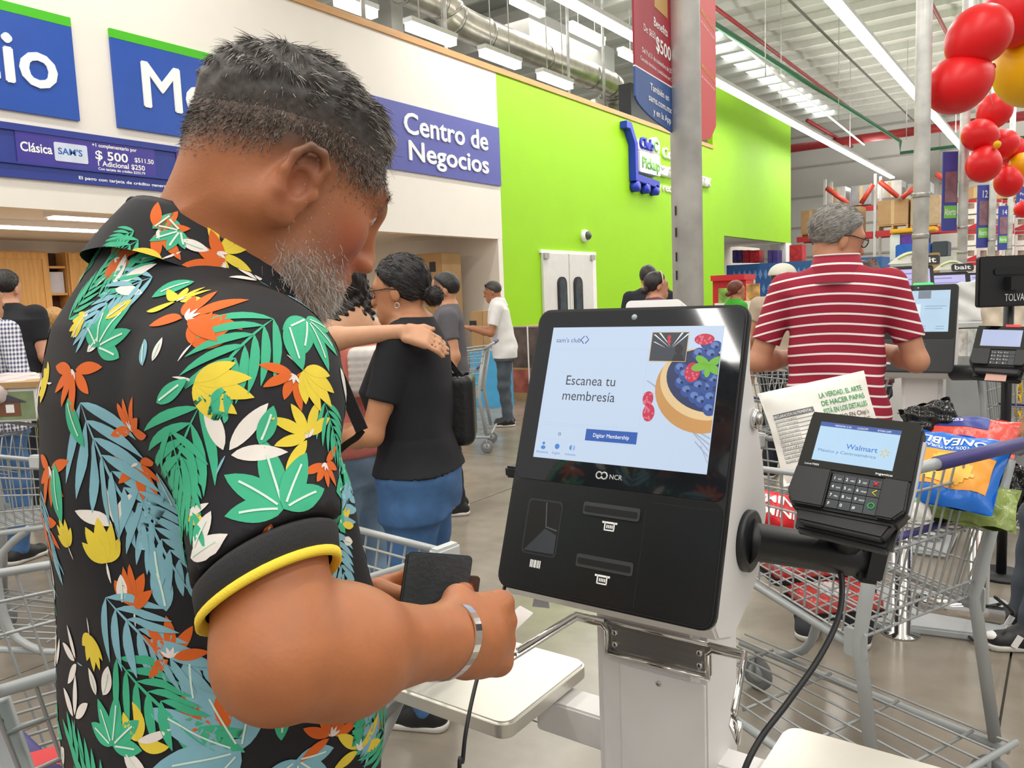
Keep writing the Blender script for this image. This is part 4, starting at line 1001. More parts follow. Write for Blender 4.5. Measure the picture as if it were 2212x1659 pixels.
# the rest of the garment
rg = np.random.default_rng(11)
pts, nr, _ = sample_surface(SV, SQ, np.ones(len(SQ)) * (SV[SQ].mean(1)[:, 2] > .84), 900, rg)
used = [Vector(h[0]) for h in [on_shirt(x[2], x[3])[1] for x in LST if on_shirt(x[2], x[3])]]
pal = (('lily', 'orange'), ('cup', 'yellow'), ('trio', 'white'), ('hand', 'teal'), ('frond', 'sky'), ('frond', 'teal'), ('leaf', 'teal'), ('lily', 'yellow'), ('leaf', 'white'))
cnt = 0
for p, n in zip(pts, nr):
    p = Vector(p); n = Vector(n)
    if n.dot(Vector(EYE) - p) > 0.02 * 0 and any((p - u).length < .045 for u in used): continue
    if any((p - u).length < .035 for u in used): continue
    k = pal[cnt % len(pal)]; cnt += 1; used.append(p)
    motif(k[0], p, n, Vector((0, 0, 1)), rg.uniform(0, 6.28), {'frond': .12, 'hand': .055}.get(k[0], .036), TREE, k[1])
    if cnt > 190: break
for k, nm in (('teal', 'teal_leaf_print'), ('orange', 'orange_flower_print'), ('yellow', 'yellow_flower_print'), ('white', 'white_leaf_print'), ('sky', 'pale_blue_leaf_print'), ('vein', 'leaf_vein_print')):
    PRN[k].build(nm, mat(nm, PCOL[k], .75, var=.06, scale=40), MAN, world=True, parent=shirt, kind='stuff', label=None)
# ================================================================== KIOSKS
EX = Vector((1, 0, 0))
M_screen = mat('lit_screen', '#cfe1f8', .3, emit=.82, var=.015, scale=3, dark=True)
M_scrA = mat('screen_blue', '#2c5fb4', .4, emit=.85, dark=True); M_scrW = mat('screen_white', '#ffffff', .4, emit=.95, dark=True)
def scr(c, e=.55): return mat('screen_' + c.strip('#') + '_%d' % (e * 10), c, .4, emit=max(e, .85), dark=True)
M_head = mat('kiosk_black_panel', '#16181b', .32, var=.08, bump=.03, bscale=500); M_glassb = mat('kiosk_glass', '#1b1e22', .06, var=.03, coat=.6)
M_kw = mat('kiosk_white_shell', '#e6e4e4', .45, var=.02); M_tray = mat('scale_platform_steel', '#dbd8cf', .33, .7, var=.05, scale=3, bump=.05, bscale=8)
def kiosk(o, W=.376, H=.478, main=False, lab='', grp=None, xoff=0):
    """o: top-left corner of the tilted front; front faces -Y, leaning back"""
    tilt = math.atan2(.342, .94); dn = Vector((0, -math.sin(tilt), -math.cos(tilt))); o = Vector(o)
    root = Th('checkout_kiosk', (o.x + W / 2, o.y + .05, 0), label=lab, cat='kiosk', group=grp)
    P = frame(o, EX, -dn)                                  # local: x right, y up along the front, z out towards the shopper
    q = lambda x, v, z=0: P @ Vector((x, -v, z))
    R_ = .022
    MB().prism(rrect(0, -H, W, 0, R_), -.014, 0, P).build('front_bezel', M_black, root, world=True, bevel=.003)
    sv = .297
    MB().prism(rrect(.006, -sv, W - .006, -.006, .016), 0, .0015, P).build('display_glass', M_glassb, root, world=True)
    lower = MB().prism(rrect(.006, -H + .006, W - .006, -sv - .002, .016), 0, .0012, P).build('lower_panel', M_head, root, world=True)
    sx, sy, sw, sh = .036, .034, .304, .226
    MB().bb((sx, -sy - sh, .0014), (sx + sw, -sy, .0019), P).build('screen', M_screen, root, world=True)
    S = lambda x, y, z=.0021: P @ Matrix.Translation((sx + x, -sy - y, z))
    # white shell behind: side profile in (y up, z out) extruded over the width
    prof = [(-.004, -.014), (-H + .004, -.014), (-H - .012, -.036), (-H - .010, -.097), (-.434, -.156), (-.389, -.187), (-.292, -.195), (-.216, -.151), (-.152, -.096), (-.09, -.042), (-.02, -.022)]
    M2 = P @ frame((0, 0, 0), (0, 1, 0), (0, 0, 1))       # poly x->y, y->z, extruded along x
    MB().prism([(a, b) for a, b in prof], .004, W - .004, M2).build('shell', M_kw, root, world=True, bevel=.012, seg=3)
    # status light on top
    MB().prism(rrect(W * .42, -.002, W * .68, .018, .008), -.05, -.02, P).build('status_light', scr('#3ee06a', 1.6) if not main else M_white, root, world=True)
    MB().lathe([(.005, 0), (.005, .0012)], 16, P @ Matrix.Translation((W * .5, -.018, .0012))).build('webcam', mat('webcam_glass', '#9fb0b6', .1), root, world=True)
    # lower panel fittings
    dk = mat('deep_black', '#060607', .6)
    MB().prism(rrect(.041, -.418, .108, -.328, .008), .0011, .0016, P).build('scanner_frame', mat('panel_edge', '#2b2e33', .4), root, world=True, parent=lower)
    MB().prism(rrect(.044, -.415, .105, -.331, .007), .0015, .002, P).build('scanner_window', dk, root, world=True, parent=lower)
    MB().poly([(.046, -.413, .0023), (.104, -.412, .0023), (.104, -.382, .0023), (.081, -.374, .0023)], 0, P).build('scanner_ledge', mat('ledge_grey', '#3a3f46', .4), root, world=True, parent=lower)
    MB().poly([(.076, -.332, .0023), (.081, -.370, .0023), (.083, -.370, .0023), (.078, -.332, .0023)], 0, P).poly([(.081, -.372, .0023), (.104, -.376, .0023), (.104, -.374, .0023), (.082, -.370, .0023)], 0, P).build('scanner_edge', mat('edge_light', '#565d63', .4), root, world=True, parent=lower)
    for i, (v0, xx) in enumerate(((.322, .146), (.403, .146))):
        MB().prism(rrect(xx, -v0 - .020, xx + .098, -v0, .004), .0011, .0035 if i == 0 else .002, P).build('slot_surround', mat('slot_edge', '#3d4042', .35), root, world=True, parent=lower)
        MB().prism(rrect(xx + .003, -v0 - .015, xx + .094, -v0 - .006, .002), .0021 if i else .0034, .0027 if i else .0045, P).build('printer_slot', dk, root, world=True, parent=lower)
        ic = MB(); ix, iy = xx + .036, -v0 - .026
        ic.bb((ix, iy - .003, .0012), (ix + .026, iy, .0016), P).bb((ix + .004, iy - .014, .0012), (ix + .006, iy, .0016), P).bb((ix + .020, iy - .014, .0012), (ix + .022, iy, .0016), P).bb((ix + .004, iy - .014, .0012), (ix + .022, iy - .012, .0016), P)
        for t in range(4): ic.bb((ix + .008 + t * .003, iy - .010, .0012), (ix + .0098 + t * .003, iy - .005, .0016), P)
        ic.build('slot_icon', M_whitetext, root, world=True, parent=lower)
    ic = MB()
    for t, (a, b) in enumerate(((0, .002), (.003, .002), (.0062, .001), (.0082, .003), (.0125, .001), (.0145, .002), (.0178, .002))): ic.bb((.062 + a, -.438, .0012), (.062 + a + b, -.426, .0016), P)
    ic.build('barcode_icon', M_whitetext, root, world=True, parent=lower)
    MB().bb((.252, -H + .012, .0012), (.2525, -.322, .0014), P).bb((.262, -.3105, .0012), (W - .01, -.310, .0014), P).build('panel_seam', mat('seam', '#2c3034', .4), root, world=True, parent=lower)
    # maker's mark under the screen
    M_logo = mat('silver_print', '#c9cccd', .4)
    lm = MB()
    for cx_, s in ((.165, 1), (.174, -1)):
        lm.tube([P @ Vector((cx_ + .0052 * math.cos(a), -.2785 + .0052 * math.sin(a), .0018)) for a in np.linspace(.7 + (PI if s < 0 else 0), .7 + (PI if s < 0 else 0) + 5.4, 16)], .0013, 5)
    lm.build('logo_rings', M_logo, root, world=True)
    text('NCR', P @ Matrix.Translation((.183, -.2825, .0017)), h=.0078, m=M_logo, th=root, bold=.005)
    cx0 = W * .5
    # column and base
    yb = o.y - .020
    MB().bb((o.x + .118, yb - .035, .03), (o.x + .315, yb + .135, 1.0 if main else .96)).build('column', M_kw, root, world=True, bevel=.02, seg=3)
    MB().bb((o.x - .0, yb - .20, 0), (o.x + W, yb + .25, .03)).build('base_plate', M_greypl, root, world=True, bevel=.012)
    return root, P, S
K1o = Vector((-.7655, 1.158, 1.3985))
K1, KP, KS = kiosk(K1o, main=True, lab='white and black self checkout kiosk showing Escanea tu membresía')
# ---- what the screen shows (flat print on the lit panel)
def stext(t, x, y, h, m, w=None, bold=0, align='LEFT', S=KS, th=K1): return text(t, S(x, y), h=h, w=w, m=m, th=th, bold=bold, align=align, name='screen_text')
stext("sam's club", .010, .0265, .0085, scr('#3a5f9c'), w=.048)
mb = MB()
for sg in (-1, 1):
    c = Vector((.066, -.022, 0)); pts = [KS(c.x + sg * .0015, .022 - .0065).translation, KS(c.x + sg * .0075, .022).translation, KS(c.x + sg * .0015, .022 + .0065).translation]
    mb.tube(pts, .0009, 5)
mb.build('screen_emblem', scr('#3a5f9c'), K1, world=True)
stext('Escanea tu', .088, .100, .017, scr('#3c4048', .3), w=.092, align='CENTER'); stext('membresía', .088, .126, .017, scr('#3c4048', .3), w=.098, align='CENTER')
fr = MB()
for a, b in (((.004, .038), (.186, .0385)), ((.004, .166), (.186, .1665)), ((.004, .038), (.0045, .166)), ((.1855, .038), (.186, .166)), ((.004, .170), (.186, .1705)), ((.004, .193), (.186, .1935)), ((.004, .17), (.0045, .1935)), ((.1855, .17), (.186, .1935))):
    fr.poly([KS(a[0], a[1]).translation, KS(b[0], a[1]).translation, KS(b[0], b[1]).translation, KS(a[0], b[1]).translation])
fr.build('screen_box_lines', scr('#c0d0ea'), K1, world=True)
def srect(x0, y0, x1, y1, m, name, S=KS, th=K1, z=.0021): return MB().poly([S(x0, y0, z).translation, S(x1, y0, z).translation, S(x1, y1, z).translation, S(x0, y1, z).translation]).build(name, m, th, world=True)
srect(.094, .172, .186, .191, M_scrA, 'screen_button'); text('Digitar Membership', KS(.140, .1845, .0024), h=.0065, w=.064, m=M_scrW, th=K1, align='CENTER', name='screen_text')
def ring(x, y, r, m, name, w=.0005, z=.0023): MB().tube([KS(x + r * math.cos(a), y + r * math.sin(a), z).translation for a in np.linspace(0, 2 * PI, 20)[:-1]], w, 5, closed=True).build(name, m, K1, world=True)
def disc(mb, x, y, rx, ry, mi=0, z=.0023, rot=0, n=20, a0=0, a1=2 * PI):
    ps = []
    for a in np.linspace(a0, a1, n + 1)[:-1] if a1 - a0 > 6.2 else np.linspace(a0, a1, n):
        u, v = rx * math.cos(a), ry * math.sin(a); px, py = x + u * math.cos(rot) - v * math.sin(rot), y + u * math.sin(rot) + v * math.cos(rot)
        ps.append(KS(min(max(px, .0), .303), min(max(py, .0), .225), z).translation)
    mb.poly(ps, mi)
ring(.045, .184, .0022, scr('#56688c'), 'screen_ring')
ib = scr('#4a86d4', .7)
mb = MB(); disc(mb, .017, .2015, .0026, .0026); disc(mb, .017, .2085, .0045, .0032); disc(mb, .044, .205, .0046, .0046); mb.poly([KS(.0675, .203).translation, KS(.0715, .2).translation, KS(.0715, .210).translation, KS(.0675, .207).translation]); mb.build('screen_icons', ib, K1, world=True)
for a in (.0038, .006): MB().tube([KS(.0715 + a * math.cos(t), .205 + a * math.sin(t), .0022).translation for t in np.linspace(-.8, .8, 6)], .0005, 4).build('screen_icon_wave', ib, K1, world=True)
for t, x in (('Asistencia', .016), ('English', .0435), ('Volumen', .071)): stext(t, x, .218, .0042, ib, align='CENTER')
# the fruit picture on the screen: wooden table, bowl, blueberries, raspberries, mint
mb = MB()
for i in range(11): mb.poly([KS(.190 + .010 * i, .088 + .010 * i - .004 * (i % 3), .0020).translation, KS(min(.303, .19 + .010 * i + .055), .118 + .009 * i, .0020).translation, KS(min(.303, .19 + .010 * i + .053), .1205 + .009 * i, .0020).translation, KS(.189 + .010 * i, .0895 + .010 * i - .004 * (i % 3), .0020).translation])
mb.build('screen_wood_grain', scr('#aab4c4', .5), K1, world=True)
mb = MB(); disc(mb, .278, .102, .074, .064, rot=.3, z=.00215, n=40); mb.build('screen_bowl', scr('#d39c5c', .5), K1, world=True)
mb = MB(); disc(mb, .281, .091, .071, .054, rot=.3, z=.0023, n=40); mb.build('screen_bowl_rim', scr('#efcf98', .6), K1, world=True)
mb = MB(); disc(mb, .284, .086, .064, .047, rot=.3, z=.00245, n=40); mb.build('screen_bowl_inside', scr('#2c3a63', .3), K1, world=True)
random.seed(5)
B1 = MB(); B2 = MB(); B3 = MB()
for i, (x, y) in enumerate(((.243, .068), (.247, .09), (.258, .103), (.262, .082), (.272, .112), (.283, .118), (.288, .098), (.276, .095), (.296, .112), (.298, .085), (.297, .13), (.286, .075), (.252, .078), (.281, .028), (.295, .034), (.29, .046), (.270, .045))):
    z = .0026 + i * .00004
    disc(B1, x, y, .0105, .0100, z=z); disc(B2, x - .002, y - .003, .0062, .005, z=z + .00002); disc(B3, x + .001, y, .0026, .0024, z=z + .00003)
B1.build('screen_blueberries', scr('#33539a', .4), K1, world=True); B2.build('screen_blueberry_bloom', scr('#6787c4', .5), K1, world=True); B3.build('screen_blueberry_crowns', scr('#1b2850', .2), K1, world=True)
for i, (x, y, a, b) in enumerate(((.263, .074, .0125, .0155), (.276, .022, .016, .009), (.196, .118, .009, .012), (.200, .140, .010, .014))):
    R1 = MB(); disc(R1, x, y, a, b, z=.0036)
    for t in range(14): disc(R1, x + random.uniform(-.7, .7) * a, y + random.uniform(-.7, .7) * b, .0018, .0018, mi=1, z=.0037, n=8)
    R1.build('screen_raspberry', [scr('#cf3350', .5), scr('#e8748a', .6)], K1, world=True)
mb = MB()
for a, l in ((2.9, .022), (3.7, .02), (-.5, .02), (.6, .02), (1.6, .016)): disc(mb, .287 + l * .6 * math.cos(a), .062 + l * .6 * math.sin(a), l * .62, l * .3, rot=a, z=.0038)
mb.build('screen_mint', scr('#7cc23e', .55), K1, world=True)
# camera picture-in-picture
srect(.1885, .010, .2505, .058, scr('#d8bb7a', .5), 'screen_inset_border', z=.0039); srect(.1895, .011, .2495, .057, scr('#3d434c', .3), 'screen_inset', z=.0040)
mb = MB()
for a, b in (((.191, .014), (.222, .036)), ((.2, .0115), (.223, .034)), ((.248, .013), (.225, .036)), ((.238, .0115), (.2245, .034)), ((.192, .026), (.215, .036))):
    mb.poly([KS(a[0], a[1], .0041).translation, KS(a[0] + .0035, a[1], .0041).translation, KS(b[0], b[1], .0041).translation])
mb.build('screen_inset_lamps', scr('#eef3f7', .9), K1, world=True)
mb = MB(); disc(mb, .237, .038, .0065, .008, z=.0042); mb.poly([KS(.227, .057, .0042).translation, KS(.231, .046, .0042).translation, KS(.243, .046, .0042).translation, KS(.2485, .057, .0042).translation]); mb.build('screen_inset_person', scr('#2a2225', .2), K1, world=True)
mb = MB(); disc(mb, .2185, .019, .003, .004, z=.0042); disc(mb, .219, .026, .003, .0035, z=.0042); mb.build('screen_inset_balloons', scr('#d43a3a', .5), K1, world=True)
# lock on the side, hook on the other side
kx = K1o.x + .376
def kside(px, py, x=kx): return onx(px, py, x)
lc = kside(1630, 905, kx - .002); ML = frame(lc, (0, 1, 0), (0, 0, 1))
MB().lathe([(.016, -.004), (.016, .004), (.013, .007), (.011, .007)], 24, ML).build('key_lock', M_chrome, K1, world=True); MB().lathe([(.009, .006), (.008, .011), (.003, .012)], 20, ML).build('lock_core', M_steel, K1, world=True)
hk = KP @ Vector((-.010, -.285, -.022))
MB().box(hk, (.030, .03, .02)).build('side_bracket', M_black, K1, world=True, bevel=.004)
# ---- wire bag rack with steel plate
rk = Th('bag_rack', (K1o.x + .19, K1o.y - .07, .72), label='chrome wire bag rack with steel plate screwed below the main kiosk head', cat='rack')
yp = K1o.y - .062
pl = lambda px, py: ony(px, py, yp)
pa, pb, pc2, pd = pl(1311, 1345), pl(1535, 1392), pl(1535, 1462), pl(1311, 1405)
z1, z0 = (pa.z + pb.z) / 2, (pc2.z + pd.z) / 2; x0, x1 = pa.x, pb.x
MB().bb((x0, yp - .002, z0), (x1, yp + .006, z1)).build('rack_plate', M_steel, rk, world=True, bevel=.002)
for x in (x0 + .016, x1 - .016):
    for z in (z0 + .016, z1 - .014): 
        b = MB().lathe([(.006, 0), (.006, .004), (.003, .005)], 6, frame((x, yp - .002, z), (1, 0, 0), (0, 0, 1)) @ Matrix.Rotation(0, 4, 'X')).build('screw', M_chrome, rk, world=True)
yw = yp - .007
def loop_hook(sx, sg):
    """arm leaving the plate corner towards the shopper, ending in a loop"""
    a = Vector((sx, yw, z1 - .004)); b = Vector((sx + sg * .055, yw, z1 - .004)); tip = b + Vector((sg * .035, -.15, -.022))
    dirv = (tip - b).normalized()
    pts = [Vector((sx - sg * .003, yw, z0)), Vector((sx - sg * .003, yw, z1 - .012)), Vector((sx + sg * .006, yw, z1 - .004)), b, tip, tip + Vector((sg * .012, -.012, -.012)), tip + Vector((sg * .012, -.004, .008)) , tip + Vector((-sg * .004, .016, .004))]
    p2 = [p + Vector((0, 0, .0085)) for p in (Vector((sx, yw, z1 - .004)), b, tip - dirv * .02)]
    return pts, p2
for sx, sg in ((x0, -1), (x1, 1)):
    a, b = loop_hook(sx, sg)
    MB().tube(a, .0042, 10).build('hook_wire', M_chrome, rk, world=True); MB().tube(b, .0042, 10).build('hook_wire', M_chrome, rk, world=True)
MB().tube([(x0, yw, z1 + .004), (x1, yw, z1 + .004)], .0035, 10).build('top_wire', M_chrome, rk, world=True)
MB().tube([(x0, yw, z0), (x1, yw, z0)], .0035, 10).build('bottom_wire', M_chrome, rk, world=True)
# column door
MB().bb((x0 + .02, yp + .003, .2), (x1 - .012, yp + .0095, z0 - .02)).build('column_door', M_kw, K1, world=True, bevel=.001)
MB().lathe([(.004, 0), (.004, .002)], 12, frame((x0 + .09, yp + .003, z0 - .035), (1, 0, 0), (0, 0, 1))).build('door_screw', M_steel, K1, world=True)
# ---- scale platforms
def tray(c, sx, sy, z, name, lab, rz=0):
    t = Th(name, (c[0], c[1], z), rz, label=lab, cat='scale')
    MB().prism(rrect(-sx / 2, -sy / 2, sx / 2, sy / 2, .028, 6), -.032, 0).build('platform', M_tray, t, bevel=.005, seg=3)
    return t
a, b, c_, d_ = onz(1262, 1436, .70), onz(1052, 1635, .70), onz(846, 1583, .70), onz(1100, 1398, .70)
tl = tray((a.x - .15, a.y - .09 - .03), .30, .28, .70, 'scale_platform', 'brushed steel scale platform at the wallet side of the main kiosk')
MB().bb((a.x - .05, a.y - .10, .60), (K1o.x + .125, a.y - .03, .665)).build('support_arm', M_kw, tl, world=True, bevel=.004)
a2 = onz(1700, 1562, .68)
tr = tray((a2.x + .155, a2.y - .135), .31, .27, .68, 'scale_platform', 'brushed steel scale platform under the card terminal')
MB().bb((K1o.x + .31, a2.y - .13, .60), (a2.x + .05, a2.y - .07, .648)).build('support_arm', M_kw, tr, world=True, bevel=.004)

# ---- card terminal on its arm
def terminal(o, right, down, sc=1.0, lab='', red=False, glow='#b9dcf6'):
    t = Th('card_terminal', Vector(o), label=lab, cat='card terminal')
    P = frame(o, right, -Vector(down)) @ Matrix.Scale(sc, 4)         # origin: screen top-left; x right, y up, z out
    bod = [(-.012, .016), (.128, .016), (.134, .010), (.137, -.085), (.136, -.118), (.124, -.136), (-.010, -.136), (-.022, -.118), (-.020, -.085), (-.018, .010)]
    MB().prism(bod, -.030, -.002, P).build('housing', M_black, t, world=True, bevel=.004)
    MB().prism([(-.014, .0145), (.1275, .0145), (.132, .009), (.1335, -.072), (-.0165, -.072), (-.0155, .009)], -.003, .0005, P).build('glass', M_blackg, t, world=True)
    MB().bb((0, -.061, .0004), (.108, 0, .0009), P).build('screen', scr(glow, .75) if not red else scr('#b9c4e6', .6), t, world=True)
    sr = lambda x0, y0, x1, y1, m, nm, z=.0011: MB().poly([P @ Vector(p) for p in ((x0, -y0, z), (x1, -y0, z), (x1, -y1, z), (x0, -y1, z))]).build(nm, m, t, world=True)
    TX = lambda s_, x, y, h, m, w=None, al='LEFT', bold=0: text(s_, P @ Matrix.Translation((x, -y, .0013)), h=h, w=w, m=m, th=t, align=al, bold=bold, name='terminal_text')
    if not red:
        sr(0, 0, .108, .007, scr('#2f56a8', .5), 'screen_bar')
        for s_, x in (('VERSION 2.42', .020), ('LOGOFF', .051), ('ETHN OFF', .078)): TX(s_, x, .0055, .0028, M_scrW)
        TX('Walmart', .084, .038, .0082, scr('#3f7fd2', .7), w=.042, al='RIGHT', bold=.012); TX('México y Centroamérica', .084, .047, .0048, scr('#4a78bc', .7), w=.078, al='RIGHT')
        mb = MB()
        for k in range(6):
            a = PI / 6 + k * PI / 3; mb.tube([P @ Vector((.094 + r * math.cos(a), -.037 + r * math.sin(a), .0013)) for r in (.0028, .0062)], .0008 * sc, 5)
        mb.build('screen_spark', scr('#e8c24a', .7), t, world=True)
        TX('Lane/7000', -.008, .0695, .0030, M_whitetext, w=.020); TX('ingenico', .110, .0695, .0034, M_whitetext, w=.0215, al='RIGHT', bold=.01)
        # sloping lower shoulders
    MB().prism([(-.0165, -.074), (.0325, -.074), (.0325, -.131), (-.009, -.131), (-.020, -.116)], -.003, .006, P).build('left_shoulder', M_black, t, world=True, bevel=.002)
    MB().prism([(.1005, -.074), (.133, -.074), (.1345, -.116), (.122, -.131), (.1005, -.131)], -.003, .006, P).build('right_shoulder', M_black, t, world=True, bevel=.002)
    kp = MB().bb((.033, -.131, -.003), (.100, -.076, -.0015), P).build('keypad', mat('deep_black', '#060607'), t, world=True)
    M_key = mat('key_grey', '#33383f', .45)
    lab_ = [['1', '2', '3', 'X'], ['4', '5', '6', '<'], ['7', '8', '9', 'O'], ['F', '0', '#', 'O']]; sub = {'2': 'ABC', '3': 'DEF', '4': 'GHI', '5': 'JKL', '6': 'MNO', '7': 'PRS', '8': 'TUV', '9': 'WXY', '1': 'QZ'}
    for r in range(4):
        for c in range(4):
            if c == 3 and r == 3: continue
            x = .0345 + c * .0164; y = -.078 - r * .0128; hh = .0245 if (c == 3 and r == 2) else .0118
            MB().bb((x, y - hh, -.002), (x + .0156, y, .0012), P).build('key', M_key, t, world=True, parent=kp)
            s_ = lab_[r][c]
            if not red or c < 3:
                if c < 3:
                    text(s_, P @ Matrix.Translation((x + .002, y - .008, .0015)), h=.0046, m=M_whitetext, th=t, name='key_digit', bold=.01, parent=kp)
                    if s_ in sub: text(sub[s_], P @ Matrix.Translation((x + .008, y - .008, .0015)), h=.0024, m=M_whitetext, th=t, name='key_letters', parent=kp)
                else:
                    m_ = {'X': mat('cancel_red', '#d0343c'), '<': mat('clear_yellow', '#e0dc1e'), 'O': mat('enter_green', '#1fb455')}[s_]; cx_, cy_ = x + .0085, y - hh / 2
                    if s_ == 'X':
                        for a in (1, -1): MB().tube([P @ Vector((cx_ - .003, cy_ - .003 * a, .0018)), P @ Vector((cx_ + .003, cy_ + .003 * a, .0018))], .0009 * sc, 6).build('key_symbol', m_, t, world=True, parent=kp)
                    elif s_ == '<': MB().tube([P @ Vector((cx_ + .003, cy_ + .004, .0018)), P @ Vector((cx_ - .002, cy_, .0018)), P @ Vector((cx_ + .003, cy_ - .004, .0018))], .0009 * sc, 6).build('key_symbol', m_, t, world=True, parent=kp)
                    else: MB().tube([P @ Vector((cx_ + .004 * math.cos(a), cy_ + .004 * math.sin(a), .0018)) for a in np.linspace(0, 2 * PI, 16)[:-1]], .0008 * sc, 6, closed=True).build('key_symbol', m_, t, world=True, parent=kp)
    # card mouth, back shell and side strip
    MB().prism([(-.008, -.131), (.122, -.131), (.112, -.155), (.0, -.152)], -.03, -.008, P).build('card_mouth', M_black, t, world=True, bevel=.003)
    MB().prism([(-.016, -.02), (.13, -.02), (.12, -.165), (-.01, -.16)], -.052, -.030, P).build('back_shell', M_black, t, world=True, bevel=.006)
    MB().bb((.1345, -.115, -.018), (.1385, -.008, -.010), P).build('side_strip', mat('grey_strip', '#c9cccf', .4), t, world=True)
    if red:
        MB().prism([(.03, -.15), (.085, -.15), (.085, -.178), (.028, -.178)], -.016, -.015, P).build('inserted_card', mat('pink_card', '#d6a79a', .35), t, world=True, label='bank card standing in the slot')
        MB().bb((.06, .012, -.01), (.10, .02, .002), P).build('alert_light', scr('#ff3b3b', 1.2), t, world=True)
    return t, P
T1, TP = terminal((-.294, 1.182, 1.223), (.996, -.075, -.05), (-.075, -.574, -.815), lab='black card terminal with lit blue screen on the arm of the main kiosk')
# arm from the kiosk side
fl_c = kside(1618, 1168, kx); armc = fl_c
end = at(1868, 1208, 1.215)
ar = K1
Mf = frame(fl_c, (0, 1, 0), (0, 0, 1))
MB().lathe([(.047, -.004), (.047, .005), (.044, .007)], 36, Mf).build('flange', M_black, ar, world=True)
adir = (end - fl_c).normalized()
MB().tube([fl_c, fl_c + adir * .006, end - adir * .03, end], [.036, .029, .029, .029], 24).build('arm_tube', M_black, ar, world=True)
MB().box((0, 0, 0), (.04, .062, .064), frame(end, adir, (0, 0, 1))).build('arm_end', M_black, ar, world=True, bevel=.008)
mid = end - adir * .035 + Vector((0, 0, .025)); tb = TP @ Vector((.062, -.125, -.05))
MB().tube([mid, mid + (tb - mid) * .5 + Vector((0, .0, .0)), tb], [.028, .024, .03], 12).build('swivel', M_black, ar, world=True)
# cables
def cable(pts, r, name, lab, m=M_black, dead=None):
    o = MB().tube(smooth_path(pts, 8), r, 8).build(name, m); return tag(o, lab, 'cable')
c0 = at(1800, 1200, 1.21)
cable([c0, at(1818, 1250, 1.19), at(1812, 1330, 1.16), at(1770, 1420, 1.13), at(1700, 1520, 1.10), at(1640, 1600, 1.08), at(1600, 1690, 1.06), at(1570, 1850, 1.06), Vector((at(1560, 1900, 1.06).x, at(1560, 1900, 1.06).y, .02))], .0045, 'terminal_cable', 'black cable hanging from the card terminal arm')
cable([onx(1092, 1262, K1o.x + .01), at(1075, 1320, 1.28), at(1035, 1450, 1.19), at(1010, 1560, 1.13), at(1000, 1640, 1.11), at(995, 1750, 1.10), Vector((at(995, 1800, 1.1).x, at(995, 1800, 1.1).y, .02))], .0032, 'kiosk_cable', 'thin black cable falling past the steel platform')
# small paper under the kiosk
o = MB().prism([(0, 0), (.035, .004), (.03, .035), (.008, .03)], 0, .0006, frame(onx(1150, 1310, K1o.x + .04), (1, 0, 0), (0, 0, 1))).build('paper_scrap', mat('paper', '#cfd0dc', .7)); tag(o, 'scrap of paper hanging under the kiosk head', 'paper')
# ================================================================== POLES, BANNERS, BALLOONS
PD = [2.62, 5.47, 8.9, 12.0, 15.6]
poles = []
for i, (px, lab) in enumerate(((1486, 'galvanised steel pole with the benefits banner behind the main kiosk'), (1987, 'galvanised steel pole beside the large red balloons'), (2077, 'galvanised steel pole with the purple Abierto lane sign'), (2140, 'galvanised steel pole beside the dangling lowest red balloon'), (2178, 'galvanised steel pole beside the violet notice board'))):
    p = at(px, 600, PD[i]); poles.append(p)
    t = Th('steel_pole', (p.x, p.y, 0), label=lab, cat='pole')
    MB().lathe([(.051, .012), (.051, 5.6)], 24).build('pole_tube', M_galv, t); MB().lathe([(.12, 0), (.12, .012), (.06, .014)], 20).build('pole_foot', M_galv, t)
    for z in (1.72, 2.0): 
        if i: MB().lathe([(.054, z), (.0555, z + .005), (.0555, z + .03), (.054, z + .035)], 24).build('pole_clamp', M_steel, t)
    if i == 0:
        for z in (1.46, 1.52, 1.6, 1.67): MB().bb((-.02, -.0525, z), (-.016, -.049, z + .03)).build('pole_slot', M_ink, t)
# --- benefits banner on the first pole: two panels at right angles to the pole
M_bred = mat('banner_red', '#a82b3c', .5, var=.12, scale=2.5); M_bblue = mat('banner_blue', '#3a5c9c', .5, var=.08); M_bgold = mat('banner_gold', '#c29a5a', .5, var=.15)
bn = Th('hanging_banner', (poles[0].x, poles[0].y, 1.9), label='red and blue Benefits banner clipped to the steel pole', cat='banner')
by = poles[0].y - .02
B = lambda px, py: ony(px, py, by)
# outline in the plane facing the shoppers
c1, c2 = at(1370, 150, 2.24), at(1464, 150, 2.60); bx = (c2 - c1); bx.z = 0; bxn = bx.normalized(); bl = bx.length
zt, zb = 2.95, at(1460, 292, 2.60).z
BM = frame((c1.x, c1.y, 0), bxn, (0, 0, 1))
zl = at(1372, 205, 2.24).z
curve = [(0, zl)] + [(bl * (1 - math.cos(a)) * .95, zl - (zl - zb) * math.sin(a)) for a in np.linspace(.2, 1.5, 8)] + [(bl, zb)]
zs0 = at(1370, 140, 2.24).z; zs1 = at(1464, 196, 2.60).z
MB().prism([(0, zs0), (bl, zs1), (bl, zt), (0, zt)], -.003, .003, BM).build('banner_top', M_bred, bn, world=True)
MB().prism([(0, zs0 - .004)] + [(x, z) for x, z in curve] + [(bl, zs1 - .004)], -.003, .003, BM).build('banner_foot', M_bblue, bn, world=True)
MB().prism([(0, zs0 - .004), (bl, zs1 - .004), (bl, zs1), (0, zs0)], -.0035, .0035, BM).build('banner_line', M_whitetext, bn, world=True)
z_ = lambda px, py, d: (BM.inverted() @ Vector(at(px, py, d)))
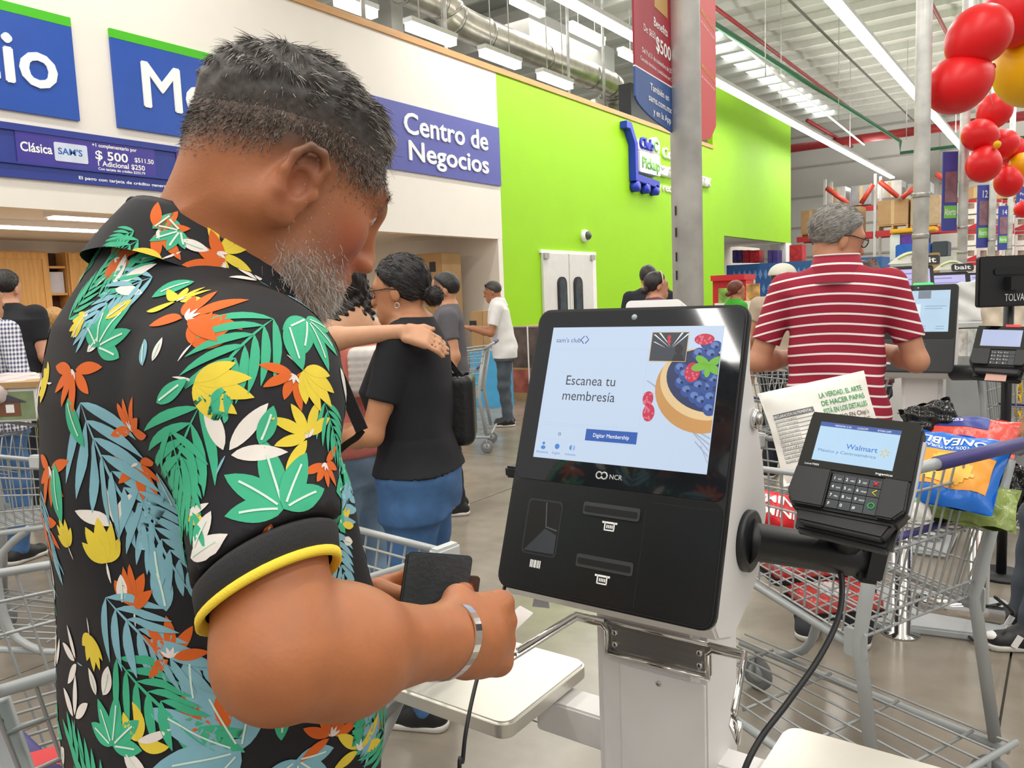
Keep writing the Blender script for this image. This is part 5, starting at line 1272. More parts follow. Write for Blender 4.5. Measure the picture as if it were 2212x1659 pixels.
def btext(s, px, py, px2, h, bold=0):
    a = z_(px, py); b = z_(px2, py + (px2 - px) * .55); 
    sk = (b.y - a.y) / max(1e-6, b.x - a.x)
    Msk = Matrix.Identity(4); Msk[1][0] = -0.0
    text(s, BM @ Matrix.Translation((a.x, a.y, .004)) @ Matrix.Rotation(0, 4, 'Z'), h=h, w=b.x - a.x, m=M_whitetext, th=bn, bold=bold, name='banner_text')
pale = M_whitetext
gb = z_(1412, 0, 2.4); MB().prism([(gb.x - .03, gb.y + .08), (gb.x + .10, gb.y + .08), (gb.x + .10, gb.y - .03), (gb.x - .03, gb.y - .03)], .0031, .004, BM).build('banner_emblem', M_bgold, bn, world=True)
for s, x, yb, w, h, b in (('Benefits', .40, .155, .36, .030, .01), ('De: $650 a', .18, .115, .34, .024, 0), ('$500', .44, .088, .40, .048, .02), ('Del 9 al 21 de noviembre de 2023', .14, .050, .80, .017, 0), ('Consulta términos y condiciones en Club', .10, .025, .86, .014, 0)):
    text(s, BM @ Matrix.Translation((x * bl, zs0 + yb, .004)), h=h * .9, w=w * bl * .88, m=pale, th=bn, bold=b, name='banner_text')
for k, (s, x, w) in enumerate((('También en', .30, .50), ('sams.com.mx', .26, .62), ('y en la App', .36, .48))):
    text(s, BM @ Matrix.Translation((x * bl, zs0 - .042 - .034 * k, .004)), h=.021, w=w * bl * .86, m=pale, th=bn, bold=.012, name='banner_text')
MB().bb((bl * .97, at(1466, 105, 2.6).z, .003), (bl * .97 + .06, at(1466, 8, 2.6).z, .012), BM).build('banner_clip', mat('clear_lilac_clip', '#b9a2c6', .2, var=.1), bn, world=True)
bn2 = Th('hanging_banner', (poles[0].x + .08, poles[0].y + .05, 1.9), label='bright red Mensualidades banner on the far side of the steel pole', cat='banner')
d1, d2 = at(1512, 150, 2.66), at(1547, 150, 2.90); dv = (d2 - d1); dv.z = 0; dl = dv.length
DM = frame((d1.x, d1.y, 0), dv.normalized(), (0, 0, 1)); zb2 = at(1520, 300, 2.66).z
MB().prism([(0, zb2 + .0), (dl * .55, zb2 + .03), (dl * .9, zb2 + .09), (dl, 2.95), (0, 2.95)], -.003, .003, DM).build('banner_panel', mat('banner_bright_red', '#d32b30', .5, var=.05), bn2, world=True)
for k, zz in enumerate((.34, .16)):
    text('MENSUALIDADES', DM @ Matrix.Translation((.006, at(1520, 250, 2.68).z + zz, .004)), h=.016, w=dl * .86, m=mat('banner_yellow', '#e8a52c', .5), th=bn2, bold=.01, name='banner_text')
    text('sin intereses a bordo', DM @ Matrix.Translation((.006, at(1520, 250, 2.68).z + zz - .03, .004)), h=.008, w=dl * .8, m=pale, th=bn2, name='banner_text')
# --- lane signs
def lane_sign(px, py0, py1, w, d, num, lab):
    a = at(px, py0, d); b = at(px + w, py0, d); c = at(px, py1, d); h = a.z - c.z; M = frame((a.x, a.y, c.z), (b - a) * Vector((1, 1, 0)), (0, 0, 1)); W = (b - a).length
    t = Th('lane_sign', (a.x, a.y, c.z), label=lab, cat='sign')
    MB().bb((0, 0, -.02), (W, h, 0), M).build('sign_panel', mat('lane_sign_violet', '#41469a', .45, var=.1), t, world=True)
    MB().bb((W * .1, h * .16, 0), (W * .95, h * .32, .004), M).build('open_label', mat('abierto_green', '#79c257', .5), t, world=True)
    MB().bb((W * .15, h * .36, 0), (W * .95, h * .75, .004), M).build('picture', mat('lane_photo', '#8a6672', .4, var=.3, scale=9), t, world=True)
    text('Abierto', M @ Matrix.Translation((W * .14, h * .2, .006)), h=h * .09, w=W * .76, m=M_whitetext, th=t, name='sign_text')
    if num: text(num, M @ Matrix.Translation((W * .3, h * .8, .006)), h=h * .12, w=W * .45, m=M_whitetext, th=t, name='sign_text')
lane_sign(2038, 328, 498, 32, 8.75, '', 'purple lane sign lettered Abierto on the third steel pole')
lane_sign(2113, 400, 535, 24, 11.9, '12', 'purple lane sign numbered 12 on the next steel pole')
lane_sign(2158, 445, 540, 20, 15.4, '14', 'purple lane sign numbered 14 on the far steel pole')
o = Th('notice_board', at(2200, 470, 13), label='violet notice board with white lines beside the balloons', cat='sign')
a = at(2196, 405, 13); M = frame(at(2196, 470, 13), HR, (0, 0, 1)); MB().bb((0, 0, -.03), (.5, .5, 0), M).build('sign_panel', mat('lane_sign_violet', '#41469a'), o, world=True)
for k in range(3): text('Por tu seguridad', M @ Matrix.Translation((.04, .36 - .1 * k, .004)), h=.05, w=.42, m=M_whitetext, th=o, name='sign_text')
_nb = at(2196, 470, 13) + HR * .25; MB().tube([Vector((_nb.x, _nb.y + .05, 0)), Vector((_nb.x, _nb.y + .05, _nb.z + .4))], .025, 8).build('post', M_galv, o, world=True)
# --- balloons
M_wire0 = mat('clear_cord', '#c9c9c9', .4)
M_bal = mat('red_balloon', '#e0161c', .38, var=.03, scale=3, spec=.4); M_baly = mat('yellow_balloon', '#f2b90c', .38, var=.03, scale=3, spec=.4)
def balloon(px, py, r, d, ax, el=1.18, m=M_bal, lab='', grp=None, knot=True):
    R_ = r * d / F_PX; c = at(px, py, d); a = math.radians(ax); up = HR * math.cos(a) + Vector((0, 0, 1)) * math.sin(a)
    t = Th('balloon', c, label=lab, cat='balloon', group=grp)
    M = frame(c, up.orthogonal(), up.cross(up.orthogonal()))
    if M.to_3x3().col[2].dot(up) < 0: M = M @ Matrix.Rotation(PI, 4, 'X')
    prof = []
    for i in range(21):
        u = PI * i / 20; rr = math.sin(u); z = -math.cos(u); rr *= 1 - .16 * max(0, -z) ** 1.5; z = z * el if z > 0 else z * (el + .12)
        prof.append((R_ * rr * .98 + 1e-5, R_ * z))
    MB().lathe(prof, 28, M).build('skin', m, t, world=True)
    MB().lathe([(.001, -R_ * (el + .11)), (R_ * .06, -R_ * (el + .15)), (R_ * .10, -R_ * (el + .24)), (.001, -R_ * (el + .2))], 12, M).build('knot', m, t, world=True)
balloon(2114, 78, 64, 5.35, 40, 1.08, lab='large red balloon in the upper middle of the arch cluster')
balloon(2070, 182, 62, 5.42, 205, 1.12, lab='large red balloon pressed against the steel pole')
balloon(2200, 22, 72, 5.6, 60, 1.05, lab='largest red balloon at the top of the balloon arch')
balloon(2222, 150, 72, 5.8, -80, 1.1, M_baly, 'large yellow balloon hanging below the top red balloon')
balloon(2148, 240, 36, 8.6, 60, 1.1, lab='red balloon above the small yellow flower-centre balloon')
balloon(2116, 292, 35, 8.5, 170, 1.05, lab='red balloon resting against the lane pole above the streaked one')
balloon(2125, 356, 36, 8.45, -100, 1.05, lab='red balloon with a bright ribbon streak beneath the cluster')
balloon(2164, 312, 33, 8.9, 20, 1.05, lab='red balloon half hidden behind the small yellow one')
balloon(2184, 326, 32, 9.1, -30, 1.05, lab='red balloon between the small cluster and the lemon balloon')
balloon(2154, 312, 8, 8.3, 90, 1.0, M_baly, 'tiny yellow balloon at the centre of the red cluster')
balloon(2178, 393, 29, 8.8, -80, 1.12, lab='red balloon dangling lowest beside the notice board')
balloon(2212, 356, 27, 8.9, 180, 1.15, M_baly, 'lemon yellow balloon over the dangling red one')
balloon(2212, 452, 19, 9.6, 180, 1.05, lab='small red balloon in front of the notice board')
o = MB().tube(smooth_path([at(2250, -60, 5.8), at(2200, 22, 5.84), at(2114, 78, 5.54), at(2085, 165, 5.60), at(2120, 150, 6.6), at(2148, 240, 8.75), at(2150, 300, 8.8), at(2125, 350, 8.62), at(2178, 385, 8.93), at(2212, 356, 9.02), at(2214, 445, 9.68)], 5), .004, 5).build('garland_cord', M_wire0); tag(o, 'thin clear cord threading the red and yellow balloons', 'cord')
# ================================================================== SHOPPING CARTS
M_wire = mat('grey_cart_wire', '#a5a8a9', .38, .25, var=.06); M_cartp = mat('grey_cart_paint', '#a9adae', .4, .1, var=.05); M_grip = mat('violet_grip', '#3f3a78', .45, var=.05)
M_tyre = mat('grey_tyre', '#7e8082', .55)
def cart_parts(t, full=True, ns=17, seat=True):
    """local: x forward, y left, z up, origin on the floor under the handle"""
    L = lambda a, b, k: a + (b - a) * k
    zr0, zr1, zf0, zf1 = .56, .97, .66, .90; xr0, xr1, xf0, xf1 = .17, .08, .86, .92; wr, wf, wb = .285, .225, .86
    side = lambda u, v, s: Vector((L(L(xr0, xf0, u), L(xr1, xf1, u), v), s * L(wr, wf, u) * L(wb, 1, v), L(L(zr0, zf0, u), L(zr1, zf1, u), v)))
    for s in (1, -1):
        mb = MB()
        for i in range(ns + 1): mb.tube([side(i / ns, 0, s), side(i / ns, 1, s)], .0027, 5, cap=False)
        for v in (.0, .22, .45, .70, .86): mb.tube([side(0, v, s), side(1, v, s)], .0034, 5, cap=False)
        mb.tube([side(0, 1, s), side(1, 1, s)], .0085, 8); mb.build('basket_side', M_wire, t)
    mb = MB()
    for i in range(11): y = L(-1, 1, i / 10); a = side(1, 0, 1); b = side(1, 1, 1); mb.tube([Vector((a.x, a.y * y, a.z)), Vector((b.x, b.y * y, b.z))], .0027, 5, cap=False)
    for v in (.0, .22, .45, .7, .86): a = side(1, v, 1); mb.tube([a, Vector((a.x, -a.y, a.z))], .0034, 5, cap=False)
    a = side(1, 1, 1); mb.tube([a, Vector((a.x, -a.y, a.z))], .0085, 8); mb.build('basket_front', M_wire, t)
    mb = MB()
    for i in range(15): u = i / 14; a = side(u, 0, 1); mb.tube([a, Vector((a.x, -a.y, a.z))], .0027, 5, cap=False)
    for i in range(13): y = L(-1, 1, i / 12); a = side(0, 0, 1); b = side(1, 0, 1); mb.tube([Vector((a.x, a.y * y, a.z)), Vector((b.x, b.y * y, b.z))], .0027, 5, cap=False)
    mb.build('basket_floor', M_wire, t)
    mb = MB()
    for i in range(15): y = L(-1, 1, i / 14); a = side(0, 0, 1); b = side(0, 1, 1); mb.tube([Vector((a.x, a.y * y, a.z)), Vector((b.x, b.y * y, b.z))], .003, 5, cap=False)
    for v in (.0, .12, .55, .9): a = side(0, v, 1); mb.tube([a, Vector((a.x, -a.y, a.z))], .004, 5, cap=False)
    mb.build('rear_flap', M_wire, t)
    if seat:
        MB().tube([Vector((.165, .2, .79)), Vector((.165, -.2, .79))], .014, 10, flat=.6).build('seat_bar', M_grip, t)
        mb = MB()
        for i in range(9): y = -.19 + .38 * i / 8; mb.tube([Vector((.13, y, .77)), Vector((.33, y, .75)), Vector((.38, y, .93))], .003, 5)
        mb.tube([Vector((.38, -.2, .93)), Vector((.38, .2, .93))], .004, 6); mb.build('child_seat', M_wire, t)
    # handle
    MB().tube([Vector((.08, .285, .97)), Vector((.02, .285, 1.01)), Vector((0, .275, 1.02)), Vector((0, .20, 1.02))], .0135, 10).build('handle_end', M_cartp, t)
    MB().tube([Vector((.08, -.285, .97)), Vector((.02, -.285, 1.01)), Vector((0, -.275, 1.02)), Vector((0, -.20, 1.02))], .0135, 10).build('handle_end', M_cartp, t)
    MB().tube([Vector((0, .205, 1.02)), Vector((0, -.205, 1.02))], .0165, 12).build('handle_grip', M_grip, t)
    # chassis
    for s in (1, -1):
        MB().tube([Vector((.09, s * .262, .95)), Vector((.16, s * .245, .56)), Vector((.10, s * .255, .17))], .017, 10).build('rear_post', M_cartp, t)
        MB().tube(smooth_path([Vector((.80, s * .19, .64)), Vector((.66, s * .225, .5)), Vector((.68, s * .225, .24)), Vector((.80, s * .2, .15))], 4), .015, 8).build('front_post', M_cartp, t)
        MB().tube([Vector((.07, s * .27, .15)), Vector((.95, s * .18, .15))], .013, 8).build('chassis_rail', M_cartp, t)
        MB().tube([side(0, 0, s) - Vector((0, 0, .02)), side(1, 0, s) - Vector((0, 0, .02))], .011, 8).build('basket_rail', M_cartp, t)
        MB().prism(rrect(-.03, -.035, .03, .035, .008), -.004, .004, Matrix.Translation((.165, s * .252, .555)) @ Matrix.Rotation(PI / 2, 4, 'X')).build('corner_bracket', M_cartp, t)
        MB().box((side(1, 1, s).x - .015, side(1, 1, s).y, side(1, 1, s).z - .004), (.07, .03, .05)).build('corner_bumper', mat('pale_bumper', '#c3c6c6', .5), t, bevel=.006)
    mb = MB()
    for i in range(8): k = i / 7 * 2 - 1; mb.tube([Vector((.05, k * .25, .185)), Vector((.92, k * .17, .195))], .0035, 6)
    for x in (.15, .36, .58, .8): w = .25 - .09 * x; mb.tube([Vector((x, -w, .178)), Vector((x, w, .178))], .005, 6)
    mb.build('lower_rack', M_wire, t); MB().tube([Vector((.05, -.265, .185)), Vector((.05, .265, .185))], .009, 8).build('rack_end_bar', M_cartp, t)
    for x, s in ((.1, 1), (.1, -1), (.88, 1), (.88, -1)):
        y = s * (.26 - .08 * x); M = Matrix.Translation((x, y, .06)) @ Matrix.Rotation(PI / 2, 4, 'X')
        w = MB().lathe([(.035, -.012), (.055, -.014), (.06, -.009), (.06, .009), (.055, .014), (.035, .012)], 20, M).build('wheel', M_tyre, t)
        MB().lathe([(.012, -.017), (.034, -.013), (.034, .013), (.012, .017)], 14, M).build('hub', M_cartp, t, parent=w)
        MB().tube([Vector((x, y + .022, .06)), Vector((x, y + .022, .12)), Vector((x, y, .145)), Vector((x, y - .022, .12)), Vector((x, y - .022, .06))], .006, 6).build('caster_fork', M_cartp, t)
CART = Th('shopping_cart', (-.15, 2.11, 0), math.radians(155.7), label='grey wire shopping cart loaded with snack bags behind the main card terminal', cat='cart')
cart_parts(CART)
def cart_copy(x, y, deg, lab, grp=None):
    c = copy_tree(CART.o); c.matrix_world = Matrix.Translation((x, y, 0)) @ Matrix.Rotation(math.radians(deg), 4, 'Z'); c['label'] = lab
    if grp: c['group'] = grp
    return c
cart_copy(-1.34, .30, 85, 'empty grey wire shopping cart standing beside the man in leaf shirt')
cart_copy(-4.45, 5.95, 212, 'grey wire shopping cart with violet grip behind the woman with the hair bun')
cart_copy(-5.55, 6.6, 200, 'grey wire shopping cart pushed by the man in white shirt')
p = at(30, 900, 3.4); cart_copy(p.x - .25, p.y - .3, 20, 'grey wire shopping cart carrying the playhouse carton')
p = at(2140, 800, 3.75); cart_copy(p.x + .2, p.y + .1, 85, 'grey wire shopping cart with violet grip beyond the second card terminal')
p = at(2290, 830, 4.6); cart_copy(p.x + .1, p.y, 80, 'grey wire shopping cart beside the yellow chain')
p = at(1610, 880, 4.4); cart_copy(p.x, p.y, 60, 'grey wire shopping cart on the pole side of the striped shirt man')
# ================================================================== GROCERIES IN THE NEAR CART
def bulge(w, h, t):
    return lambda x, y: t * (max(0, 1 - abs(2 * x / w) ** 3.0) * max(0, 1 - abs(2 * y / h) ** 3.0)) ** .6
def bag(M, w, h, t, m, lab, name='snack_bag', crimp=True, wrinkle=.004, seed=1, cat='bag', twist=0.0):
    """pillow bag, centre at M, front is +z"""
    th = Th(name, M.translation, label=lab, cat=cat); f = bulge(w, h, t / 2); rr = random.Random(seed); nx, ny = 16, 20; mb = MB()
    ph = [rr.uniform(0, 6) for _ in range(6)]
    def z(x, y, s): return s * f(x, y) + wrinkle * (math.sin(14 * x / w + ph[0] + 5 * y / h) * math.sin(11 * y / h + ph[1])) * s + twist * x * y / (w * h) * 4
    for s in (1, -1):
        vs = []; 
        for j in range(ny + 1):
            for i in range(nx + 1):
                x = (i / nx - .5) * w; y = (j / ny - .5) * h; k = 1 - .05 * (1 - abs(2 * y / h) ** 2); vs.append(M @ Vector((x * k, y, z(x, y, s))))
        mb.add(vs, [(j * (nx + 1) + i, j * (nx + 1) + i + 1, (j + 1) * (nx + 1) + i + 1, (j + 1) * (nx + 1) + i) for j in range(ny) for i in range(nx)], 0, True)
    mb.build('bag_body', m, th, world=True, doubles=True)
    def dec(poly, mm, nm, off=.0012):
        """printed area; polygon in bag units (-.5..5)"""
        xs = [p[0] for p in poly]; ys = [p[1] for p in poly]
        bm = MB(); 
        N = 14; x0, x1, y0, y1 = min(xs), max(xs), min(ys), max(ys)
        pts = [[Vector(((x0 + (x1 - x0) * i / N), (y0 + (y1 - y0) * j / N), 0)) for i in range(N + 1)] for j in range(N + 1)]
        def inside(px, py):
            c = False
            for (ax, ay), (bx_, by_) in zip(poly, poly[1:] + poly[:1]):
                if (ay > py) != (by_ > py) and px < (bx_ - ax) * (py - ay) / (by_ - ay) + ax: c = not c
            return c
        vs = [M @ Vector((p.x * w * .97, p.y * h, z(p.x * w, p.y * h, 1) + off)) for r in pts for p in r]; fs = []
        for j in range(N):
            for i in range(N):
                if len(poly) == 4 or inside(x0 + (x1 - x0) * (i + .5) / N, y0 + (y1 - y0) * (j + .5) / N): fs.append((j * (N + 1) + i, j * (N + 1) + i + 1, (j + 1) * (N + 1) + i + 1, (j + 1) * (N + 1) + i))
        return bm.add(vs, fs, 0, True).build(nm, mm, th, world=True)
    def tx(s, x, y, hh, ww, mm, bold=0, off=.0022, flip=False):
        xx, yy = x * w, y * h; d = text(s, M @ Matrix.Translation((xx, yy, 0)) @ Matrix.Rotation(PI if flip else 0, 4, 'Z'), h=hh * h, w=ww * w, m=mm, th=th, bold=bold, name='bag_text')
        # follow the bulge
        T = (th.I @ M); Ti = T.inverted()
        for v in d.data.vertices: l = Ti @ v.co; l.z = z(l.x, l.y, 1) + off; v.co = T @ l
        return d
    return th, dec, tx
def facing(px, py, d, right=0.0, up=0.0, roll=0.0):
    """matrix at a pixel/depth, facing the camera side, turned by right/up degrees"""
    c = at(px, py, d); z = (Vector(EYE) - c).normalized(); x = Vector((0, 0, 1)).cross(z).normalized(); y = z.cross(x)
    M = frame(c, x, y); return M @ Matrix.Rotation(math.radians(right), 4, 'Y') @ Matrix.Rotation(math.radians(up), 4, 'X') @ Matrix.Rotation(math.radians(roll), 4, 'Z')
M_bagw = mat('white_bag_film', '#ece9e2', .35, var=.03, bump=.15, bscale=25); M_gt = mat('green_print', '#3f9a52', .5); M_bt = mat('brown_print', '#6d4a3a', .5); M_gr = mat('grey_print', '#6c6c6c', .5)
t1, dec, tx = bag(facing(1780, 925, 2.42, 12, -10, 14), .33, .30, .05, M_bagw, 'white potato chip bag with green slogan standing in the snack cart', seed=4)
for k, s in enumerate(('LA VERDAD, EL ARTE', 'DE HACER PAPAS', 'ESTÁ EN LOS DETALLES')): tx(s, .02, .30 - .085 * k, .055, .40, M_gt, .015)
for k, s in enumerate(("POR ESO EN Chip's", 'CUIDAMOS CADA UNO', 'DE ELLOS.')): tx(s, .05, .05 - .075 * k, .048, .36 if k < 2 else .2, M_bt, .01)
dec([(.08, -.42), (.2, -.42), (.26, -.34), (.2, -.24), (.08, -.22), (.0, -.32)], mat('chip_yellow', '#e0ac4a', .5), 'printed_chip')
dec([(.24, -.44), (.42, -.44), (.42, -.22), (.24, -.22)], M_bt, 'printed_seal', .0016)
tx('EL DETALLE', .25, -.32, .04, .16, M_whitetext, .01, .003)
dec([(-.44, .18), (-.06, .18), (-.06, .235), (-.44, .235)], M_gr, 'table_header'); tx('DECLARACIÓN NUTRIMENTAL', -.43, .19, .032, .35, M_whitetext)
for k in range(11): 
    yy = .14 - .042 * k; dec([(-.44, yy), (-.06, yy), (-.06, yy + .005), (-.44, yy + .005)], M_gr, 'table_line')
    tx(('Contenido energético', 'Proteínas', 'Grasas totales', 'Grasas saturadas', 'Carbohidratos', 'Azúcares', 'Fibra dietética', 'Sodio', 'Porción 30 g', 'Ingredientes: papa', 'aceite vegetal y sal')[k], -.43, yy + .012, .02, .2 if k < 9 else .3, M_gr)
M_bagb = mat('blue_bag_film', '#1f6fd0', .25, var=.06, bump=.2, bscale=22); M_orp = mat('orange_print', '#f2a02c', .4, var=.1, scale=12)
t2, dec, tx = bag(facing(2052, 1015, 1.98, -10, -35, -8), .24, .22, .07, M_bagb, 'blue snack bag with orange chip picture leaning on the violet seat bar', seed=6, wrinkle=.007)
dec([(-.46, -.32), (.42, -.32), (.42, .16), (-.46, .16)], M_orp, 'printed_panel'); dec([(-.2, -.25), (.1, -.3), (.28, -.15), (.2, .08), (-.1, .1), (-.28, -.08)], mat('printed_chip_gold', '#f7c04a', .4, var=.12, scale=30), 'printed_chip', .003)
tx('BONEABLE', .40, .36, .12, .78, M_whitetext, .02, flip=True); tx('PAPAS 100% NATURALES', .36, .225, .045, .7, M_whitetext, flip=True)
t3, dec, tx = bag(facing(2092, 945, 2.22, 0, -45, -6), .24, .16, .05, mat('red_fruit_bag', '#d04a40', .25, var=.35, scale=28, bump=.2), 'snack bag with red fruit picture and blue top behind the blue bag', seed=8)
dec([(-.48, .1), (.2, .1), (.0, .48), (-.48, .48)], mat('deep_blue_print', '#25388e', .35), 'blue_corner'); tx('Sabritas', -.44, .22, .14, .36, M_whitetext)
bag(facing(2010, 905, 2.3, 10, -25, 20), .15, .10, .06, mat('black_bag_film', '#141414', .15, var=.2, bump=.4, bscale=18), 'crumpled black snack bag topmost in the snack cart', seed=9, wrinkle=.012)
bag(facing(2165, 1040, 2.12, -20, -20, -30), .16, .12, .06, mat('black_bag_film', '#141414'), 'shiny black bag wedged beside the cart handle', seed=10, wrinkle=.012)
t4, dec, tx = bag(facing(2075, 1085, 2.05, 0, -45, -6), .26, .15, .06, mat('green_clear_bag', '#8fa052', .2, var=.3, scale=25, bump=.3), 'clear bag of green produce under the blue snack bag', seed=12, wrinkle=.008)
t5, dec, tx = bag(facing(1968, 1085, 1.98, 10, -20, 10), .08, .10, .03, M_bagw, 'small white bag lettered Papas de verdad beside the terminal', seed=13)
for k, s in enumerate(('PAPAS DE', 'VERDAD')): tx(s, -.3, .1 - .16 * k, .13, .62, M_gt, .02)
t6, dec, tx = bag(facing(1690, 1105, 2.30, 15, -20, -12), .15, .11, .05, mat('red_candy_film', '#d8202a', .25, var=.1, bump=.2), 'red candy bag with white letters low behind the terminal', seed=14)
for k in range(2): tx('MINI', -.4, .1 - .35 * k, .24, .6, M_whitetext, .02)
def meat_tray(px, py, d, w, l, rz, lab, seed):
    c = at(px, py, d); t = Th('meat_tray', c, math.radians(rz), label=lab, cat='food tray')
    MB().prism(rrect(-w / 2, -l / 2, w / 2, l / 2, .02), -.03, -.008).build('foam_tray', mat('black_foam', '#1d1c20', .5), t, bevel=.006)
    rr = np.random.default_rng(seed); A = rr.uniform(0, 6, 8)
    fn = lambda P: rbox((0, 0, .004), (w * .46, l * .46, .024), .018)(P) + .0022 * np.sin(P[:, 0] * 420 + A[0] + 3 * np.sin(P[:, 1] * 90)) * np.sin(P[:, 1] * 60 + A[1])
    nets('ground_meat', fn, (-w / 2 - .01, -l / 2 - .01, -.03), (w / 2 + .01, l / 2 + .01, .04), .0055, mat('ground_meat', '#cf4540', .25, var=.25, scale=60, coat=.6), t, world=False)
    MB().prism(rrect(-.045, -.05, .03, .05, .004), .0285, .0292).build('price_label', mat('paper_label', '#e8e4e6', .5), t); 
    return t
meat_tray(1800, 1290, 2.32, .24, .20, 40, 'tray of red ground meat with paper label in the snack cart', 2)
meat_tray(1722, 1222, 2.46, .22, .18, 40, 'tray of red ground meat partly hidden by the kiosk arm', 3)
# red advert in the man's cart
o = Th('cart_placard', (-1.42, .42, .78), label='red placard with yellow letters fixed in the cart beside the man', cat='sign')
M = frame(onz(0, 1668, .80), (onz(130, 1632, .80) - onz(0, 1668, .80)), (HW * .9 + Vector((0, 0, .3)))); MB().bb((-.2, -.12, -.004), (.12, .02, 0), M).build('placard', mat('banner_bright_red', '#d32b30'), o, world=True)
text('MENSUALIDADES', M @ Matrix.Translation((.1, -.01, .001)) @ Matrix.Rotation(PI, 4, 'Z'), h=.014, w=.10, m=mat('banner_yellow', '#e8a52c'), th=o)
# wallet, card, bracelet, strap, loop
M_wal = mat('dark_leather', '#3c4348', .45, var=.15, scale=40, bump=.15, bscale=200); M_wal2 = mat('brown_leather', '#4a342b', .6)
wc = at(945, 1275, .93); wx_ = (HR * .93 + HW * .25 + Vector((0, 0, -.20))).normalized(); wy_ = (Vector((0, 0, 1)) * .92 + HR * .42 + HW * .2)
WMx = frame(wc, wx_, wy_)
wl = Th('wallet', wc, label='worn dark leather wallet open in the hands of the man in leaf shirt', cat='wallet')
MB().prism(rrect(-.043, -.045, .036, .045, .006), .002, .008, WMx).build('wallet_front', M_wal, wl, world=True, bevel=.002)
MB().prism(rrect(-.043, -.045, .036, .042, .005), -.008, -.003, WMx @ Matrix.Rotation(.12, 4, 'Y')).build('wallet_back', M_wal2, wl, world=True, bevel=.002)
MB().prism(rrect(-.036, -.04, .05, .02, .004), -.003, .0015, WMx).build('card_pocket', M_wal2, wl, world=True)
MB().prism(rrect(-.01, -.035, .042, .012, .003), .0014, .0021, WMx).build('bank_card', mat('red_card', '#b03a34', .35), wl, world=True)
cd = MB().prism(rrect(-.043, -.027, .043, .027, .003), 0, .0008, frame(at(1080, 1372, .915), (HR * .75 + HW * .35 + Vector((0, 0, .55))), HW)).build('plastic_card', mat('white_card', '#e2e0de', .4)); tag(cd, 'white plastic card held in the fist of the man in leaf shirt', 'card')
bc = RW + (hd * .004); bA = (RW - RE).normalized(); b1 = bA.cross(HW).normalized(); b2 = bA.cross(b1)
br = Th('bracelet', bc, label='silver cuff bracelet on the wrist of the man in leaf shirt', cat='bracelet')
bvs = []; nB = 36
for i in range(nB):
    a = 2 * PI * i / nB; c_ = bc + (b1 * math.cos(a) * 1.08 + b2 * math.sin(a) * 1.0) * .0355 + bA * (.010 * math.cos(a))
    ra = (b1 * math.cos(a) + b2 * math.sin(a)); bvs += [c_ - bA * .0055, c_ + bA * .0055, c_ + bA * .0055 + ra * .002, c_ - bA * .0055 + ra * .002]
MB().add(bvs, [(4 * i + k, 4 * ((i + 1) % nB) + k, 4 * ((i + 1) % nB) + (k + 1) % 4, 4 * i + (k + 1) % 4) for i in range(nB) for k in range(4)], 0, False).build('band', M_chrome, br, world=True)
def strap(pts, w, name, lab, m, th_=.0016):
    P_ = smooth_path(pts, 6); mb = MB(); vs = []; k = len(P_)
    for i in range(k):
        t = (P_[min(i + 1, k - 1)] - P_[max(i - 1, 0)]).normalized(); s = t.cross(CAMW).normalized(); n_ = s.cross(t)
        vs += [P_[i] - s * w / 2 - n_ * th_, P_[i] + s * w / 2 - n_ * th_, P_[i] + s * w / 2 + n_ * th_, P_[i] - s * w / 2 + n_ * th_]
    mb.add(vs, [(4 * i + j, 4 * i + (j + 1) % 4, 4 * i + 4 + (j + 1) % 4, 4 * i + 4 + j) for i in range(k - 1) for j in range(4)], 0, False)
    return mb.build(name, m)
M_strap = mat('black_webbing', '#1b1a1b', .7, var=.1, bump=.2, bscale=500)
st = Th('shoulder_strap', at(720, 820, .95), label='black webbing strap hanging in front of the chest of the man in leaf shirt', cat='strap')
s1 = strap([at(655, 700, .93), at(690, 745, .94), at(725, 800, .95), at(752, 860, .955), at(782, 930, .955)], .0155, 'webbing', '', M_strap); s2 = strap([at(782, 930, .955), at(770, 945, .96), at(748, 960, .965), at(720, 985, .98)], .008, 'webbing_end', '', M_strap)
s3 = MB().box((0, 0, 0), (.018, .03, .006), frame(at(697, 752, .938), (HR * .6 - Vector((0, 0, .8))).cross(CAMW), (HR * .6 - Vector((0, 0, .8))))).build('slider', M_black)
for s_ in (s1, s2, s3):
    s_.parent = st.o
    for v in s_.data.vertices: v.co = st.I @ v.co
lpc = at(288, 452, .93); o = MB().tube([lpc + HR * (.0065 * math.cos(a)) + Vector((0, 0, 1)) * (.0115 * math.sin(a)) for a in np.linspace(-PI / 2, 1.5 * PI, 22)[:-1]], .0038, 8, closed=True).build('lanyard_loop', mat('navy_cord', '#1c1b2c', .8)); o.parent = MAN.o
for v in o.data.vertices: v.co = MAN.I @ v.co
